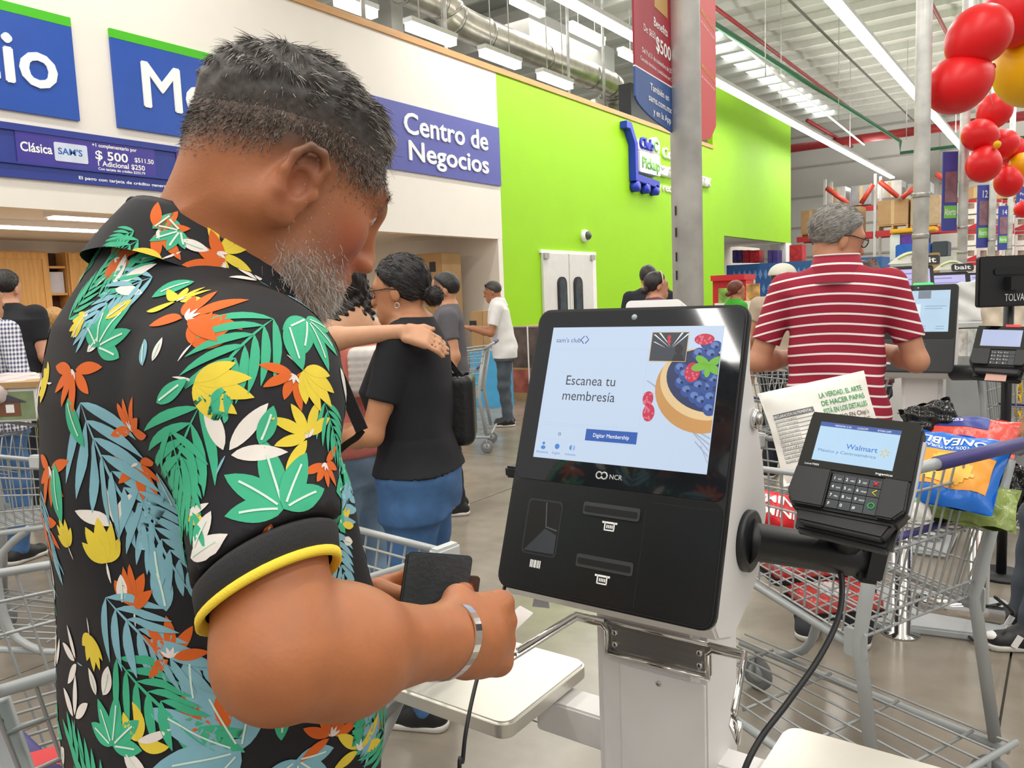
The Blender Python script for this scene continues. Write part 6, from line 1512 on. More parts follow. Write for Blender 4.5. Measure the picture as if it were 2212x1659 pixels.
# ================================================================== OTHER PEOPLE
def person(label, x, y, face, H=1.68, h=.012, skin='#c08a68', shirt=None, sleeve=.5, hem=.86, pants=None, shoes=None, hair=('short', '#231c1a'), arms=None, girth=1.0, fem=False, head=(0, 0), lean=0.0,
           hem_flare=0.0, extra=None, low=True, glasses=None, collar=None, cuff=None, fingers=True, bare=False, feet=None):
    """face: unit level vector the body looks along. local frame: x right hand, y forward, z up"""
    rz = math.atan2(face.y, face.x) - PI / 2
    T = Th('person', (x, y, 0), rz, label=label, cat='person'); s = H / 1.70
    V = lambda a, b, c: Vector((a, b + lean * max(0, c - .92), c)) * s
    W = lambda p: Vector((p[0], p[1], p[2])) * s
    g = girth; sh = .165 if fem else .185; bust = .02 if fem else 0
    st = [(.78, 0, 0, .165 * g, .115 * g), (.92, 0, -.005, (.175 if fem else .165) * g, .125 * g), (1.06, 0, .005, (.14 if fem else .158) * g, (.105 if fem else .118) * g), (1.22, 0, .012 + bust, .155 * g, (.115 + bust) * g), (1.36, 0, .0, (.155 if fem else .172) * g, .098 * g), (1.42, 0, -.005, .115, .075), (1.47, 0, -.005, .06, .055)]
    st = [(a * s, b * s, (c + lean * max(0, a - .92)) * s, d * s, e * s) for a, b, c, d, e in st]
    I3 = np.eye(3); tors = loft((0, 0, 0), I3, st, 2.3)
    if arms is None: arms = (((.25, -.03, 1.12), (.27, .08, .88)), ((-.25, -.03, 1.12), (-.27, .08, .88)))
    S_ = [V(sh, 0, 1.385), V(-sh, 0, 1.385)]; ar = []; armsk = []; hands = []
    k = .9 if fem else 1.0
    for i, am in enumerate(arms):
        e = W(am[0]); w = W(am[1]); armsk.append((S_[i], e, w))
        ar += [(cone(S_[i], e, .050 * s * k * min(g, 1.15), .040 * s * k), .04), (cone(e, e + (w - e) * .3, .041 * s * k, .041 * s * k), .02), (cone(e + (w - e) * .3, w, .041 * s * k, .026 * s * k), .02)]
        d = (w - e).normalized() if len(am) < 3 else am[2].normalized(); up = Vector((0, 0, 1)) if len(am) < 3 else am[3]; sd = d.cross(up); sd = sd.normalized() if sd.length > .05 else Vector((1, 0, 0)); nn = sd.cross(d)
        A = np.array([list(d), list(sd), list(nn)]); c = w + d * .05 * s
        hp_ = [(rbox(c, (.045 * s, .038 * s, .014 * s), .012 * s, A), 0)]
        for q in range(4):
            o_ = c + d * .04 * s + sd * (.028 - .0185 * q) * s; l = (.062, .07, .066, .052)[q] * s
            hp_ += [(cone(o_, o_ + d * l * .55 - nn * .008 * s, .0085 * s, .008 * s), .006), (cone(o_ + d * l * .55 - nn * .008 * s, o_ + d * l - nn * .026 * s, .008 * s, .007 * s), .003)]
        inn = sd * (1 if (sd.x * (-1 if i == 0 else 1)) > 0 else -1)
        hp_ += [(cone(c - d * .025 * s + inn * .025 * s, c + d * .012 * s + inn * .048 * s, .012 * s, .0105 * s), .01), (cone(c + d * .012 * s + inn * .048 * s, c + d * .042 * s + inn * .052 * s, .0105 * s, .008 * s), .004)]
        hands.append(cull(union([(f, max(kk, .004)) for f, kk in hp_]), c, .13 * s))
    legs = []
    hip = [V(.085, 0, .88), V(-.085, 0, .88)]; kn = [W((.09, .025, .48)), W((-.09, .025, .48))]; an = [W((.095, -.01, .085)), W((-.095, -.01, .085))]
    if feet: an = [W((a, b, .085)) for a, b in feet]; kn = [(a + b) / 2 + Vector((0, .03, 0)) for a, b in zip(hip, an)]
    lg = 1.1 * g if fem else g
    for a, b, c in zip(hip, kn, an): legs += [(cone(a, b, .085 * s * lg, .058 * s), .05), (cone(b, c, .056 * s, .040 * s), .03), (cone(c - Vector((0, 0, .03 * s)), c + Vector((0, .13, -.05)) * s, .036 * s, .03 * s), .03)]
    # head
    hy, hpz = head; hc = V(0, .015 + (.02 if hpz > 0 else 0), 1.572)
    f0 = Vector((math.sin(hy), math.cos(hy), 0)); sd = Vector((f0.y, -f0.x, 0)); F = f0 * math.cos(hpz) - Vector((0, 0, 1)) * math.sin(hpz); U = f0 * math.sin(hpz) + Vector((0, 0, 1)) * math.cos(hpz)
    HA_ = np.array([list(F), list(sd), list(U)]); P = lambda f, q, u: hc + (F * f + sd * q + U * u) * s * .97
    E = lambda c, r: ellip(P(*c), [v * s * .97 for v in r], HA_)
    hd_ = union([(E((-.012, 0, .028), (.096, .075, .088)), 0), (E((.028, 0, -.02), (.066, .062, .092)), .03), (E((.034, 0, -.078), (.055, .05, .045)), .03), (E((.074, 0, -.104), (.022, .024, .02)), .03), (cone(P(.09, 0, .006), P(.110, 0, -.034), .008 * s, .012 * s), .014),
                 (cone(P(.076, .04, .02), P(.09, 0, .016), .01 * s, .01 * s), .02), (cone(P(.076, -.04, .02), P(.09, 0, .016), .01 * s, .01 * s), .02), (E((.088, 0, -.074), (.018, .024, .014)), .015),
                 (E((-.008, .074, -.02), (.018, .008, .031)), .006), (E((-.008, -.074, -.02), (.018, .008, .031)), .006)])
    headf = cull(hd_, hc, .16 * s)
    neckf = union([(cone(P(-.025, 0, -.06), V(0, -.01, 1.42), .052 * s * (.9 if fem else 1.05), .056 * s), 0), (cone(V(0, -.01, 1.42), V(sh * .7, 0, 1.385), .05 * s, .045 * s), .05), (cone(V(0, -.01, 1.42), V(-sh * .7, 0, 1.385), .05 * s, .045 * s), .05)])
    bodyf = union([(tors, 0)] + ar + legs + [(neckf, .04)])
    def fn(Pt):
        d = smin(bodyf(Pt), headf(Pt), .03)
        for q in hands: d = smin(d, q(Pt), .012)
        return d
    def tint(Vv):
        q = (Vv - np.array(list(hc))) @ HA_.T / (s * .97); f, sx, u = q.T; col = np.tile(lin(skin), (len(Vv), 1)); H_ = (np.abs(q) < .15).all(1)
        def mx(c, w):
            nonlocal col; w = np.clip(w * H_, 0, 1)[:, None]; col = col * (1 - w) + lin(c) * w
        mx('#8c4a42', .7 * np.exp(-(((f - .104) / .008) ** 2 + ((u + .073) / .008) ** 2)) * (np.abs(sx) < .022))
        mx('#241a16', .9 * np.exp(-((u - .024) / .006) ** 2) * (np.abs(sx) > .014) * (np.abs(sx) < .05) * (f > .068))
        for sg in (1, -1): mx('#2a1d18', .9 * (np.hypot(sx - sg * .031, (u + .001) * 1.7) < .012) * (f > .06))
        if hair[0] in ('short', 'bald'): mx(hair[1], .8 * sstep(.0, .04, u + .4 * np.clip(-f - .02, -.02, .1)) * (f < .07))
        return col
    pts = [V(.26, .2, 1.75), V(-.26, -.2, 0), V(0, .1, 1.72)] + [p for a in armsk for p in a[1:]] + [a[2] + (a[2] - a[1]).normalized() * .16 for a in armsk]
    pts += [a + Vector((0, .2, 0)) for a in an]
    lo, hi = bounds(pts, .08); lo[2] = -.005
    m_sk = mat('skin_' + skin.strip('#'), skin, .5, var=.05, scale=30, attr='tint')
    nets('body', fn, lo, hi, h, m_sk, T, world=False, color=tint)
    off = max(.009, h * .8)
    if shirt is not None:
        sl = []
        for i, (a, e, w) in enumerate(armsk):
            if sleeve <= 0: sl.append(ellip(a, (.055 * s, .05 * s, .05 * s))); continue
            if sleeve <= 1: en = a + (e - a) * sleeve; c_ = cone(a, en + (e - a).normalized() * .03, (.060 if not fem else .056) * s * min(g, 1.2), .054 * s * (1 if not fem else .95)); sl.append(lambda Q, c_=c_, en=en, d=(e - a): np.maximum(c_(Q), half(en, d)(Q)))
            else: sl.append(union([(cone(a, e, .060 * s, .050 * s), 0), (cone(e, e + (w - e) * .95, .05 * s, .038 * s), .02)]))
        st2 = [(a, b, c, d + off * 1.6 + (hem_flare * max(0, 1.1 * s - a)), e + off * 1.6 + (hem_flare * max(0, 1.1 * s - a))) for a, b, c, d, e in st]
        hipc = union([(cone(a, b, .088 * s * lg + off * 1.6, .06 * s + off * 1.6), .05) for a, b in zip(hip, kn)]); tf0 = loft((0, 0, 0), I3, st2, 2.4); tf = lambda Q: smin(tf0(Q), hipc(Q), .05); tr = union([(cone(V(0, -.01, 1.405), V(sh * .9, 0, 1.385), .058 * s, .054 * s), 0), (cone(V(0, -.01, 1.405), V(-sh * .9, 0, 1.385), .058 * s, .054 * s), .03)])
        ncut = ellip(V(0, .035, 1.49), (.075 * s, .075 * s, .075 * s))
        def sf(Q):
            d = smin(tf(Q), tr(Q), .04)
            for c_ in sl: d = smin(d, c_(Q), .025)
            d = d + .003 * np.sin(Q[:, 2] * 34 + Q[:, 0] * 18 + 2 * np.sin(Q[:, 1] * 14)) * sstep(.0, .25, 1.3 * s - Q[:, 2])
            d = smax(d, -ncut(Q), .01)
            if bare: d = np.maximum(d, Q[:, 2] - 1.33 * s)
            return np.maximum(d, hem * s - Q[:, 2])
        lo2, hi2 = lo.copy(), hi.copy(); lo2[2] = hem * s - .05; hi2[2] = 1.5 * s
        sh_o = nets('shirt', sf, lo2, hi2, h, shirt, T, world=False)[0]
        if collar is not None:
            mb = MB(); n = 28; vs = []
            for hh, rr in ((1.40, .116), (1.46, .098), (1.50, .086), (1.495, .080), (1.44, .076)):
                for i in range(n): a = 2 * PI * i / n; vs.append(V(rr * .95 * math.cos(a), -.004 + rr * math.sin(a), hh - .03 * max(0, math.sin(a))))
            mb.add(vs, [(r * n + i, r * n + (i + 1) % n, (r + 1) * n + (i + 1) % n, (r + 1) * n + i) for r in range(4) for i in range(n)], 0, True).build('collar', shirt, T, parent=sh_o)
            MB().tube([V(.0845 * .95 * math.cos(a), -.004 + .0845 * math.sin(a), 1.502 - .03 * max(0, math.sin(a))) for a in np.linspace(0, 2 * PI, 29)[:-1]], .0035 * s, 6, closed=True).build('collar_edge', collar, T, parent=sh_o)
    if pants is not None and low:
        pf = union([(loft((0, 0, 0), I3, [(a, b, c, d + off * .7, e + off * .7) for a, b, c, d, e in st[:3]], 2.3), 0)] + [(f, kk) for a, b, c in zip(hip, kn, an) for f, kk in ((cone(a, b, .092 * s * lg, .070 * s), .05), (cone(b, c, .070 * s, .056 * s), .03))])
        pf2 = lambda Q: np.maximum(np.maximum(pf(Q) + .003 * np.sin(Q[:, 2] * 45 + Q[:, 0] * 20), Q[:, 2] - (hem + .02) * s), .055 * s - Q[:, 2])
        lo2, hi2 = np.array([-.3, -.25, .03]) * s * max(1, g), np.array([.3, .3 if not feet else .55, 1.05]) * s * max(1, g)
        nets('trousers', pf2, lo2, hi2, max(h, .010), pants, T, world=False)
        for c in an:
            f_ = union([(cone(c + Vector((0, -.035, -.045)) * s, c + Vector((0, .13, -.05)) * s, .046 * s, .040 * s), 0), (cone(c, c + Vector((0, .04, -.03)) * s, .05 * s, .045 * s), .03)])
            l2, h2 = bounds([c + Vector((0, -.1, 0)) * s, c + Vector((0, .19, .03)) * s], .07 * s); l2[2] = -.01
            so = nets('shoe', lambda Q, f_=f_: np.maximum(np.maximum(f_(Q), .018 - Q[:, 2]), Q[:, 2] - .11 * s), l2, h2, max(h * .8, .007), shoes or M_black, T, world=False)[0]
            f2 = union([(cone(c + Vector((0, -.04, -.06)) * s, c + Vector((0, .135, -.06)) * s, .045 * s, .043 * s), 0)])
            nets('sole', lambda Q, f2=f2: np.maximum(np.maximum(f2(Q), -Q[:, 2] + .001), Q[:, 2] - .026), l2, h2, max(h * .8, .007), mat('pale_sole', '#d8d5cf', .6), T, world=False, parent=so)
    # hair
    kind, hcol = hair[0], hair[1]
    mh = mat('hair_' + hcol.strip('#'), hcol, .42, var=.3, scale=60, stretch=(2.5, .35, 1), bump=.25, bscale=120)
    if kind != 'none':
        th_ = {'short': .009, 'bun': .010, 'long': .014, 'curly': .022, 'swept': .013, 'bald': .003}[kind]
        sk0 = union([(E((-.012, 0, .028), (.096, .075, .088)), 0), (E((.0, 0, -.01), (.07, .066, .08)), .03)])
        def hf(Q):
            q = (Q - np.array(list(hc))) @ HA_.T / (s * .97); f, sx, u = q.T
            lim = np.interp(f, [-.12, -.05, 0, .03, .07, .1], {'short': [-.06, -.05, .0, .03, .055, .08], 'swept': [-.075, -.065, -.01, .02, .06, .09], 'bald': [-.05, -.04, .0, .03, .075, .11]}.get(kind, [-.08, -.075, -.005, .012, .05, .07]))
            tt = sstep(-.004, .045, u - lim); d = sk0(Q) + .004 - (th_ + .004) * s * tt + (.0035 if kind == 'curly' else .0012) * tt * np.sin(f * 160 + sx * 60) * np.sin(sx * 190 + u * 70)
            d = smax(d, (lim - .004 - u) * s, .004)
            if kind == 'bun':
                d = smin(d, E((-.118, .01, -.045), (.036, .038, .034))(Q), .012)
            if kind in ('long', 'curly'):
                w = .012 if kind == 'curly' else .004
                d2 = loft(P(-.045, 0, -.30), HA_, [(0, 0, 0, .03 * s, .05 * s), (.05 * s, 0, 0, .05 * s, .09 * s), (.2 * s, 0, 0, .052 * s, .098 * s), (.34 * s, .0, 0, .04 * s, .07 * s)], 2.2)(Q) + w * np.sin(u * 95 + sx * 40) * np.sin(sx * 110 + f * 60)
                d = smin(d, d2, .03)
            return d
        l3, h3 = np.array(list(hc)) - .19 * s, np.array(list(hc)) + .19 * s
        if kind in ('long', 'curly'): l3[2] -= .22
        ho, hv_, hq_ = nets('hair', hf, l3, h3, min(h, .008), mh, T, world=False)
        if len(hair) > 2:                                # visible strands on the nearer heads
            n_ = hair[2]; r_ = np.random.default_rng(n_); ps, ns, _ = sample_surface(hv_, hq_, np.ones(len(hq_)), n_, r_)
            F_, U_ = np.array(list(F)), np.array(list(U))
            if kind == 'bun': dd = np.array(list(P(-.118, .01, -.045))) - ps
            elif kind == 'swept': dd = np.tile(-F_ * .9 - U_ * .55, (n_, 1))
            else: dd = np.tile(-U_ * .8 + F_ * .2, (n_, 1))
            dd = dd / (np.linalg.norm(dd, axis=1, keepdims=True) + 1e-6); dd = dd - ns * (dd * ns).sum(1, keepdims=True); dd = dd / (np.linalg.norm(dd, axis=1, keepdims=True) + 1e-6) + ns * .12 + r_.normal(size=(n_, 3)) * .10
            c_ = np.array(lin(hcol)); lt_ = tuple(np.clip(c_ * 1.6 + .012, 0, 1)); 
            ma, mb_ = mat('strand_' + hcol.strip('#'), hcol, .4, var=.3), mat('pale_strand_' + hcol.strip('#'), '#c4c1bb' if kind == 'swept' else '#4a4444', .4, var=.3)
            h2_ = n_ * 2 // 3
            ribbons('strands', ps[:h2_], dd[:h2_], (.022 if kind != 'short' else .012) * (.6 + .8 * r_.random(h2_)), .0016, ma, T, rng=r_, parent=ho, local=True, curl=-ns[:h2_] * .15)
            ribbons('pale_strands', ps[h2_:], dd[h2_:], (.022 if kind != 'short' else .012) * (.6 + .8 * r_.random(n_ - h2_)), .0014, mb_, T, rng=r_, parent=ho, local=True, curl=-ns[h2_:] * .15)
    if glasses:
        gm = mat('glasses_' + glasses[1].strip('#'), glasses[1], .3); lens = mat('lens', '#cfd6d8', .05, var=.02, alpha=.35) if glasses[0] == 'eye' else mat('dark_lens', '#16181a', .08)
        up = .0 if glasses[0] != 'top' else .085; fw = .0 if glasses[0] != 'top' else -.035
        go = MB()
        for sg in (1, -1):
            cc = P(.098 + fw, sg * .033, up); r_ = .023 * s
            go.tube([cc + sd * (r_ * math.cos(a)) + U * (r_ * .82 * math.sin(a)) for a in np.linspace(0, 2 * PI, 17)[:-1]], .0022 * s, 5, closed=True)
            go.tube([P(.094 + fw, sg * .056, up + .006), P(.02 + fw * .5, sg * .079, up + .004), P(-.015 + fw * .3, sg * .082, up - .004)], .0022 * s, 5)
        go.tube([P(.1 + fw, .011, up + .003), P(.103 + fw, 0, up + .005), P(.1 + fw, -.011, up + .003)], .002 * s, 5)
        g_o = go.build('glasses', gm, T)
        for sg in (1, -1):
            cc = P(.098 + fw, sg * .033, up); MB().poly([cc + sd * (.022 * s * math.cos(a)) + U * (.018 * s * math.sin(a)) for a in np.linspace(0, 2 * PI, 17)[:-1]]).build('lens', lens, T, parent=g_o)
    T.P = P; T.F, T.U, T.sd, T.hc, T.s, T.V, T.Wl = F, U, sd, hc, s, V, W
    return T
def stripes(name, base, line, period, wid, axis='Z', rough=.8):
    m = bpy.data.materials.new(name); m.use_nodes = True; N = m.node_tree.nodes; L = m.node_tree.links; b = N['Principled BSDF']; b.inputs['Roughness'].default_value = rough
    tc = N.new('ShaderNodeTexCoord'); sp = N.new('ShaderNodeSeparateXYZ'); L.new(tc.outputs['Object'], sp.inputs[0]); x2 = N.new('ShaderNodeMath'); x2.operation = 'MULTIPLY'; L.new(sp.outputs['X'], x2.inputs[0]); L.new(sp.outputs['X'], x2.inputs[1])
    ad = N.new('ShaderNodeMath'); ad.operation = 'MULTIPLY_ADD'; ad.inputs[1].default_value = .55; L.new(x2.outputs[0], ad.inputs[0]); L.new(sp.outputs['Z'], ad.inputs[2])
    dv = N.new('ShaderNodeMath'); dv.operation = 'DIVIDE'; dv.inputs[1].default_value = period; L.new(ad.outputs[0], dv.inputs[0])
    fr = N.new('ShaderNodeMath'); fr.operation = 'FRACT'; L.new(dv.outputs[0], fr.inputs[0]); lt = N.new('ShaderNodeMath'); lt.operation = 'LESS_THAN'; lt.inputs[1].default_value = wid; L.new(fr.outputs[0], lt.inputs[0])
    mx = N.new('ShaderNodeMix'); mx.data_type = 'RGBA'; mx.inputs[6].default_value = srgb(base); mx.inputs[7].default_value = srgb(line); L.new(lt.outputs[0], mx.inputs[0]); L.new(mx.outputs[2], b.inputs['Base Color'])
    return m
def gingham(name, a, c, sc):
    m = bpy.data.materials.new(name); m.use_nodes = True; N = m.node_tree.nodes; L = m.node_tree.links; b = N['Principled BSDF']; b.inputs['Roughness'].default_value = .8
    tc = N.new('ShaderNodeTexCoord'); sp = N.new('ShaderNodeSeparateXYZ'); L.new(tc.outputs['Object'], sp.inputs[0]); outs = []
    sm = N.new('ShaderNodeMath'); sm.operation = 'ADD'; L.new(sp.outputs['X'], sm.inputs[0]); L.new(sp.outputs['Y'], sm.inputs[1])
    for src in (sm.outputs[0], sp.outputs['Z']):
        dv = N.new('ShaderNodeMath'); dv.operation = 'MULTIPLY'; dv.inputs[1].default_value = sc; L.new(src, dv.inputs[0]); fr = N.new('ShaderNodeMath'); fr.operation = 'FRACT'; L.new(dv.outputs[0], fr.inputs[0])
        lt = N.new('ShaderNodeMath'); lt.operation = 'LESS_THAN'; lt.inputs[1].default_value = .5; L.new(fr.outputs[0], lt.inputs[0]); outs.append(lt.outputs[0])
    ad = N.new('ShaderNodeMath'); ad.operation = 'ADD'; L.new(outs[0], ad.inputs[0]); L.new(outs[1], ad.inputs[1]); hf = N.new('ShaderNodeMath'); hf.operation = 'MULTIPLY'; hf.inputs[1].default_value = .5; L.new(ad.outputs[0], hf.inputs[0])
    mx = N.new('ShaderNodeMix'); mx.data_type = 'RGBA'; mx.inputs[6].default_value = srgb(a); mx.inputs[7].default_value = srgb(c); L.new(hf.outputs[0], mx.inputs[0]); L.new(mx.outputs[2], b.inputs['Base Color'])
    return m
dirv = lambda deg: HR * math.cos(math.radians(deg)) + HW * math.sin(math.radians(deg))     # 0 image right, 90 away, 180 left
M_btee = mat('black_tee', '#191a20', .85, var=.12, scale=20, bump=.1, bscale=500); M_denim = mat('blue_denim', '#3f6594', .85, var=.22, scale=14, bump=.1, bscale=300); M_ldenim = mat('light_denim', '#8ba6bf', .85, var=.15, scale=14)
M_gdenim = mat('grey_denim', '#4b535c', .85, var=.2, scale=14); M_dark = mat('dark_trousers', '#22252e', .85, var=.15); M_wtee = mat('white_cotton', '#e9e7e6', .8, var=.04, scale=15)
# striped shirt man
p = at(1803, 1000, 3.1)
SM = person('man in dark red polo with thin white stripes facing the second checkout kiosk', p.x, p.y, dirv(62), H=1.74, h=.007, skin='#c68d6e', shirt=stripes('red_white_stripes', '#9a1733', '#f2eaea', .0375, .20), sleeve=.72, hem=.80, pants=M_dark,
            shoes=mat('charcoal_sneaker', '#33353a', .7, var=.1), hair=('swept', '#8b8883', 4200), arms=(((.275, .03, 1.10), (.13, .24, 1.13)), ((-.285, .0, 1.10), (-.16, .23, 1.10))), girth=1.0, head=(1.0, .28), lean=.05, glasses=('eye', '#1b1a1c'), collar=M_wtee)
MB().box(SM.Wl((.095, .05, .07)), (.105, .03, .02)).build('shoe_mark', mat('yellow_patch', '#d8c02c', .5), SM)
# woman in black tee with hair bun
p = at(905, 1000, 2.62)
WB = person('woman in black tee and jeans with a hair bun and glasses', p.x, p.y, dirv(168), H=1.585, h=.007, skin='#bd845f', shirt=M_btee, sleeve=.62, hem=.93, pants=M_denim, shoes=M_black, hair=('bun', '#1d1a1c', 3600), fem=True, girth=1.06,
            arms=(((.23, .02, 1.10), (.12, .26, 1.07)), ((-.225, .08, 1.09), (-.10, .31, 1.05))), head=(.05, .12), glasses=('eye', '#3a2a20'))
MB().tube([WB.P(-.012, -.082 , -.05) + WB.F * (.008 * math.cos(a)) + WB.U * (.009 * math.sin(a) - .01) for a in np.linspace(0, 2 * PI, 14)[:-1]], .0018, 6, closed=True).build('earring', M_chrome, WB)
# curly haired woman
p = at(768, 1000, 3.02)
CW = person('woman in pink tank top with long curly dark hair beside the woman in black', p.x, p.y, dirv(140), H=1.62, h=.009, skin='#d3a07c', shirt=mat('pink_jersey', '#e08479', .8), sleeve=0, hem=.9, pants=M_ldenim, shoes=mat('pink_sneaker', '#d98c8c', .7), hair=('curly', '#1d1816'), fem=True,
            arms=(((.23, -.05, 1.14), (.12, .18, 1.10)), ((-.235, -.02, 1.12), (-.08, .2, 1.13))), head=(.1, .1), bare=True)
# the one whose hand rests on the shoulder (mostly behind the man)
p = at(545, 1000, 2.62); f_ = dirv(20); rzz = math.atan2(f_.y, f_.x) - PI / 2; Ti = (Matrix.Translation((p.x, p.y, 0)) @ Matrix.Rotation(rzz, 4, 'Z')).inverted(); sH = 1.62 / 1.70
e_ = Ti @ at(668, 738, 2.44); w_ = Ti @ at(868, 716, 2.38)
AW = person('person in grey top reaching a bare arm to the shoulder of the woman in black', p.x, p.y, f_, H=1.62, h=.008, skin='#cf9a78', shirt=mat('grey_jersey', '#8c8c92', .8), sleeve=.5, pants=M_ldenim, shoes=M_black, hair=('short', '#231c1a'), fem=True,
            arms=((tuple(e_ / sH), tuple(w_ / sH), Ti.to_3x3() @ (HR * .93 - Vector((0, 0, .34)) + HW * .06), Ti.to_3x3() @ (Vector((0, 0, 1)) * .75 - HW * .65)), ((-.24, -.03, 1.12), (-.2, .14, .95))))
# man in white shirt leaning on the cart
WS = person('man in white short sleeved shirt and grey jeans with sunglasses on his head', -5.15, 7.05, dirv(178), H=1.63, h=.011, skin='#a8704f', shirt=M_wtee, sleeve=.7, hem=.80, pants=M_gdenim, shoes=M_black, hair=('short', '#3a3634'), girth=1.08, head=(.1, .25), lean=.12, glasses=('top', '#131315'), collar=M_wtee,
            arms=(((.24, .14, 1.10), (.16, .38, 1.16)), ((-.24, .14, 1.10), (-.14, .38, 1.16))))
p = at(972, 800, 5.2); person('person in dark grey tee standing behind the woman with the bun', p.x, p.y, dirv(185), H=1.62, h=.012, shirt=mat('grey_tee', '#5d5a60', .85, var=.1), sleeve=.6, pants=M_dark, hair=('short', '#1c1918'))
p = at(812, 800, 6.8); person('person with dark hair beside the small balloons near the recess', p.x, p.y, dirv(20), H=1.55, h=.014, shirt=mat('teal_top', '#6d9aa0', .8), sleeve=.5, pants=M_dark, hair=('bun', '#1c1918'), fem=True)
# left: people at the counter
p = at(30, 800, 5.35); person('heavy man in black tee with cropped dark hair at the service counter', p.x, p.y, dirv(88), H=1.76, h=.010, skin='#d0977a', shirt=M_btee, sleeve=.65, hem=.84, pants=M_dark, hair=('short', '#1f1a18', 2200), girth=1.3)
p = at(-22, 800, 4.5); person('person in blue and white checked shirt at the service counter', p.x, p.y, dirv(70), H=1.66, h=.010, shirt=gingham('blue_gingham', '#e9e9ee', '#4b4c72', 42), sleeve=1.6, hem=.80, pants=M_denim, hair=('short', '#2a2320'), girth=1.1, arms=(((.28, -.02, 1.10), (.14, .2, 1.06)), ((-.28, -.02, 1.10), (-.14, .2, 1.06))))
p = at(128, 800, 6.2); person('blonde person half hidden behind the man in black tee at the counter', p.x, p.y, dirv(80), H=1.50, h=.013, shirt=mat('tan_top', '#b08a66', .8), pants=M_dark, hair=('long', '#b8894c'), fem=True)
# centre background
p = at(1418, 800, 6.4); T = person('woman with pink hair tie and headband behind the main kiosk', p.x, p.y, dirv(10), H=1.60, h=.011, skin='#c98f72', shirt=mat('plum_top', '#6a4252', .8), pants=M_dark, hair=('bun', '#221a1e'), fem=True)
MB().tube([T.P(-.098, .0, -.035) + T.U * (.02 * math.cos(a)) + T.sd * (.02 * math.sin(a)) for a in np.linspace(0, 2 * PI, 13)[:-1]], .007, 6, closed=True).build('hair_tie', mat('pink_tie', '#e0509a', .6), T)
MB().tube([T.P(.03, .082 * math.cos(a), .03 + .094 * math.sin(a)) for a in np.linspace(-.3, PI + .3, 20)], .005, 6).build('headband', mat('beige_band', '#d9c2a8', .5), T)
p = at(1404, 800, 7.6); person('person with short dark hair behind the woman with the pink hair tie', p.x, p.y, dirv(80), H=1.70, h=.014, shirt=M_dark, pants=M_dark, hair=('short', '#2a2422'))
p = at(1590, 800, 8.5); person('staff woman in bright green tee with reddish ponytail near the red stand', p.x, p.y, dirv(12), H=1.53, h=.013, skin='#b5785a', shirt=mat('green_tee', '#3fae2a', .8), pants=M_dark, hair=('bun', '#6a2f1e'), fem=True)
p = at(1690, 800, 5.8); T = person('person in pale baseball cap behind the striped shirt man', p.x, p.y, dirv(60), H=1.60, h=.012, shirt=mat('beige_top', '#b9a692', .8), pants=M_dark, hair=('short', '#3a2c26'))
nets('cap', lambda Q: np.maximum(ellip(T.P(-.008, 0, .04), (.1, .1, .085))(Q), half(T.P(0, 0, .035), -T.U)(Q)), np.array(list(T.hc)) - .15, np.array(list(T.hc)) + .18, .008, mat('pale_cap', '#d9d5c6', .7), T, world=False)
MB().prism([(.07, -.07), (.15, -.04), (.165, 0), (.15, .04), (.07, .07)], -.004, .004, frame(T.P(0, 0, .038), T.F, T.sd)).build('cap_visor', mat('pale_cap', '#d9d5c6'), T)
p = at(1862, 800, 5.0); f_ = dirv(60); Ti = (Matrix.Translation((p.x, p.y, 0)) @ Matrix.Rotation(math.atan2(f_.y, f_.x) - PI / 2, 4, 'Z')).inverted(); e_ = Ti @ at(1898, 660, 4.9); w_ = Ti @ at(1893, 606, 4.9)
person('person raising a hand behind the shoulder of the striped shirt man', p.x, p.y, f_, H=1.58, h=.011, skin='#c98f72', shirt=mat('maroon_top', '#6c2630', .8), pants=M_dark, hair=('short', '#2a2422'), arms=((tuple(e_ / (1.58 / 1.7)), tuple(w_ / (1.58 / 1.7))), ((-.25, -.03, 1.12), (-.27, .08, .88))))
p = at(2195, 800, 8.3); f_ = dirv(175); Ti = (Matrix.Translation((p.x, p.y, 0)) @ Matrix.Rotation(math.atan2(f_.y, f_.x) - PI / 2, 4, 'Z')).inverted(); e_ = Ti @ at(2135, 640, 8.2); w_ = Ti @ at(2092, 618, 8.2)
person('shopper touching a far kiosk screen behind the black monitor', p.x, p.y, f_, H=1.6, h=.013, skin='#d09a7c', shirt=mat('blue_vest', '#2456b4', .8), sleeve=.4, pants=M_dark, arms=(((.25, -.03, 1.12), (.27, .08, .88)), (tuple(e_ / (1.6 / 1.7)), tuple(w_ / (1.6 / 1.7)))))
# person at the edge with black and white sneakers
p = at(2345, 1000, 3.0); WSN = mat('black_sneaker', '#1e1f23', .45)
EP = person('person in blue vest and black and white sneakers beside the second kiosk', p.x, p.y, dirv(172), H=1.64, h=.010, shirt=mat('blue_vest', '#2456b4', .8), sleeve=.5, pants=M_gdenim, shoes=WSN, girth=.95, feet=((.10, .16), (-.10, .22)))
for q_ in ((.10, .16), (-.10, .22)):
    a_ = EP.Wl((q_[0], q_[1], .085))
    MB().ell(a_ + Vector((0, .135, -.030)), (.028, .038, .018), 14).build('toe_panel', M_white, EP)
    for sg in (1, -1):
        for k_ in range(2): MB().box((0, 0, 0), (.006, .022, .05), Matrix.Translation(a_ + Vector((sg * .043, .03 + .045 * k_, -.035))) @ Matrix.Rotation(.5, 4, 'X')).build('side_stripe', M_white, EP)
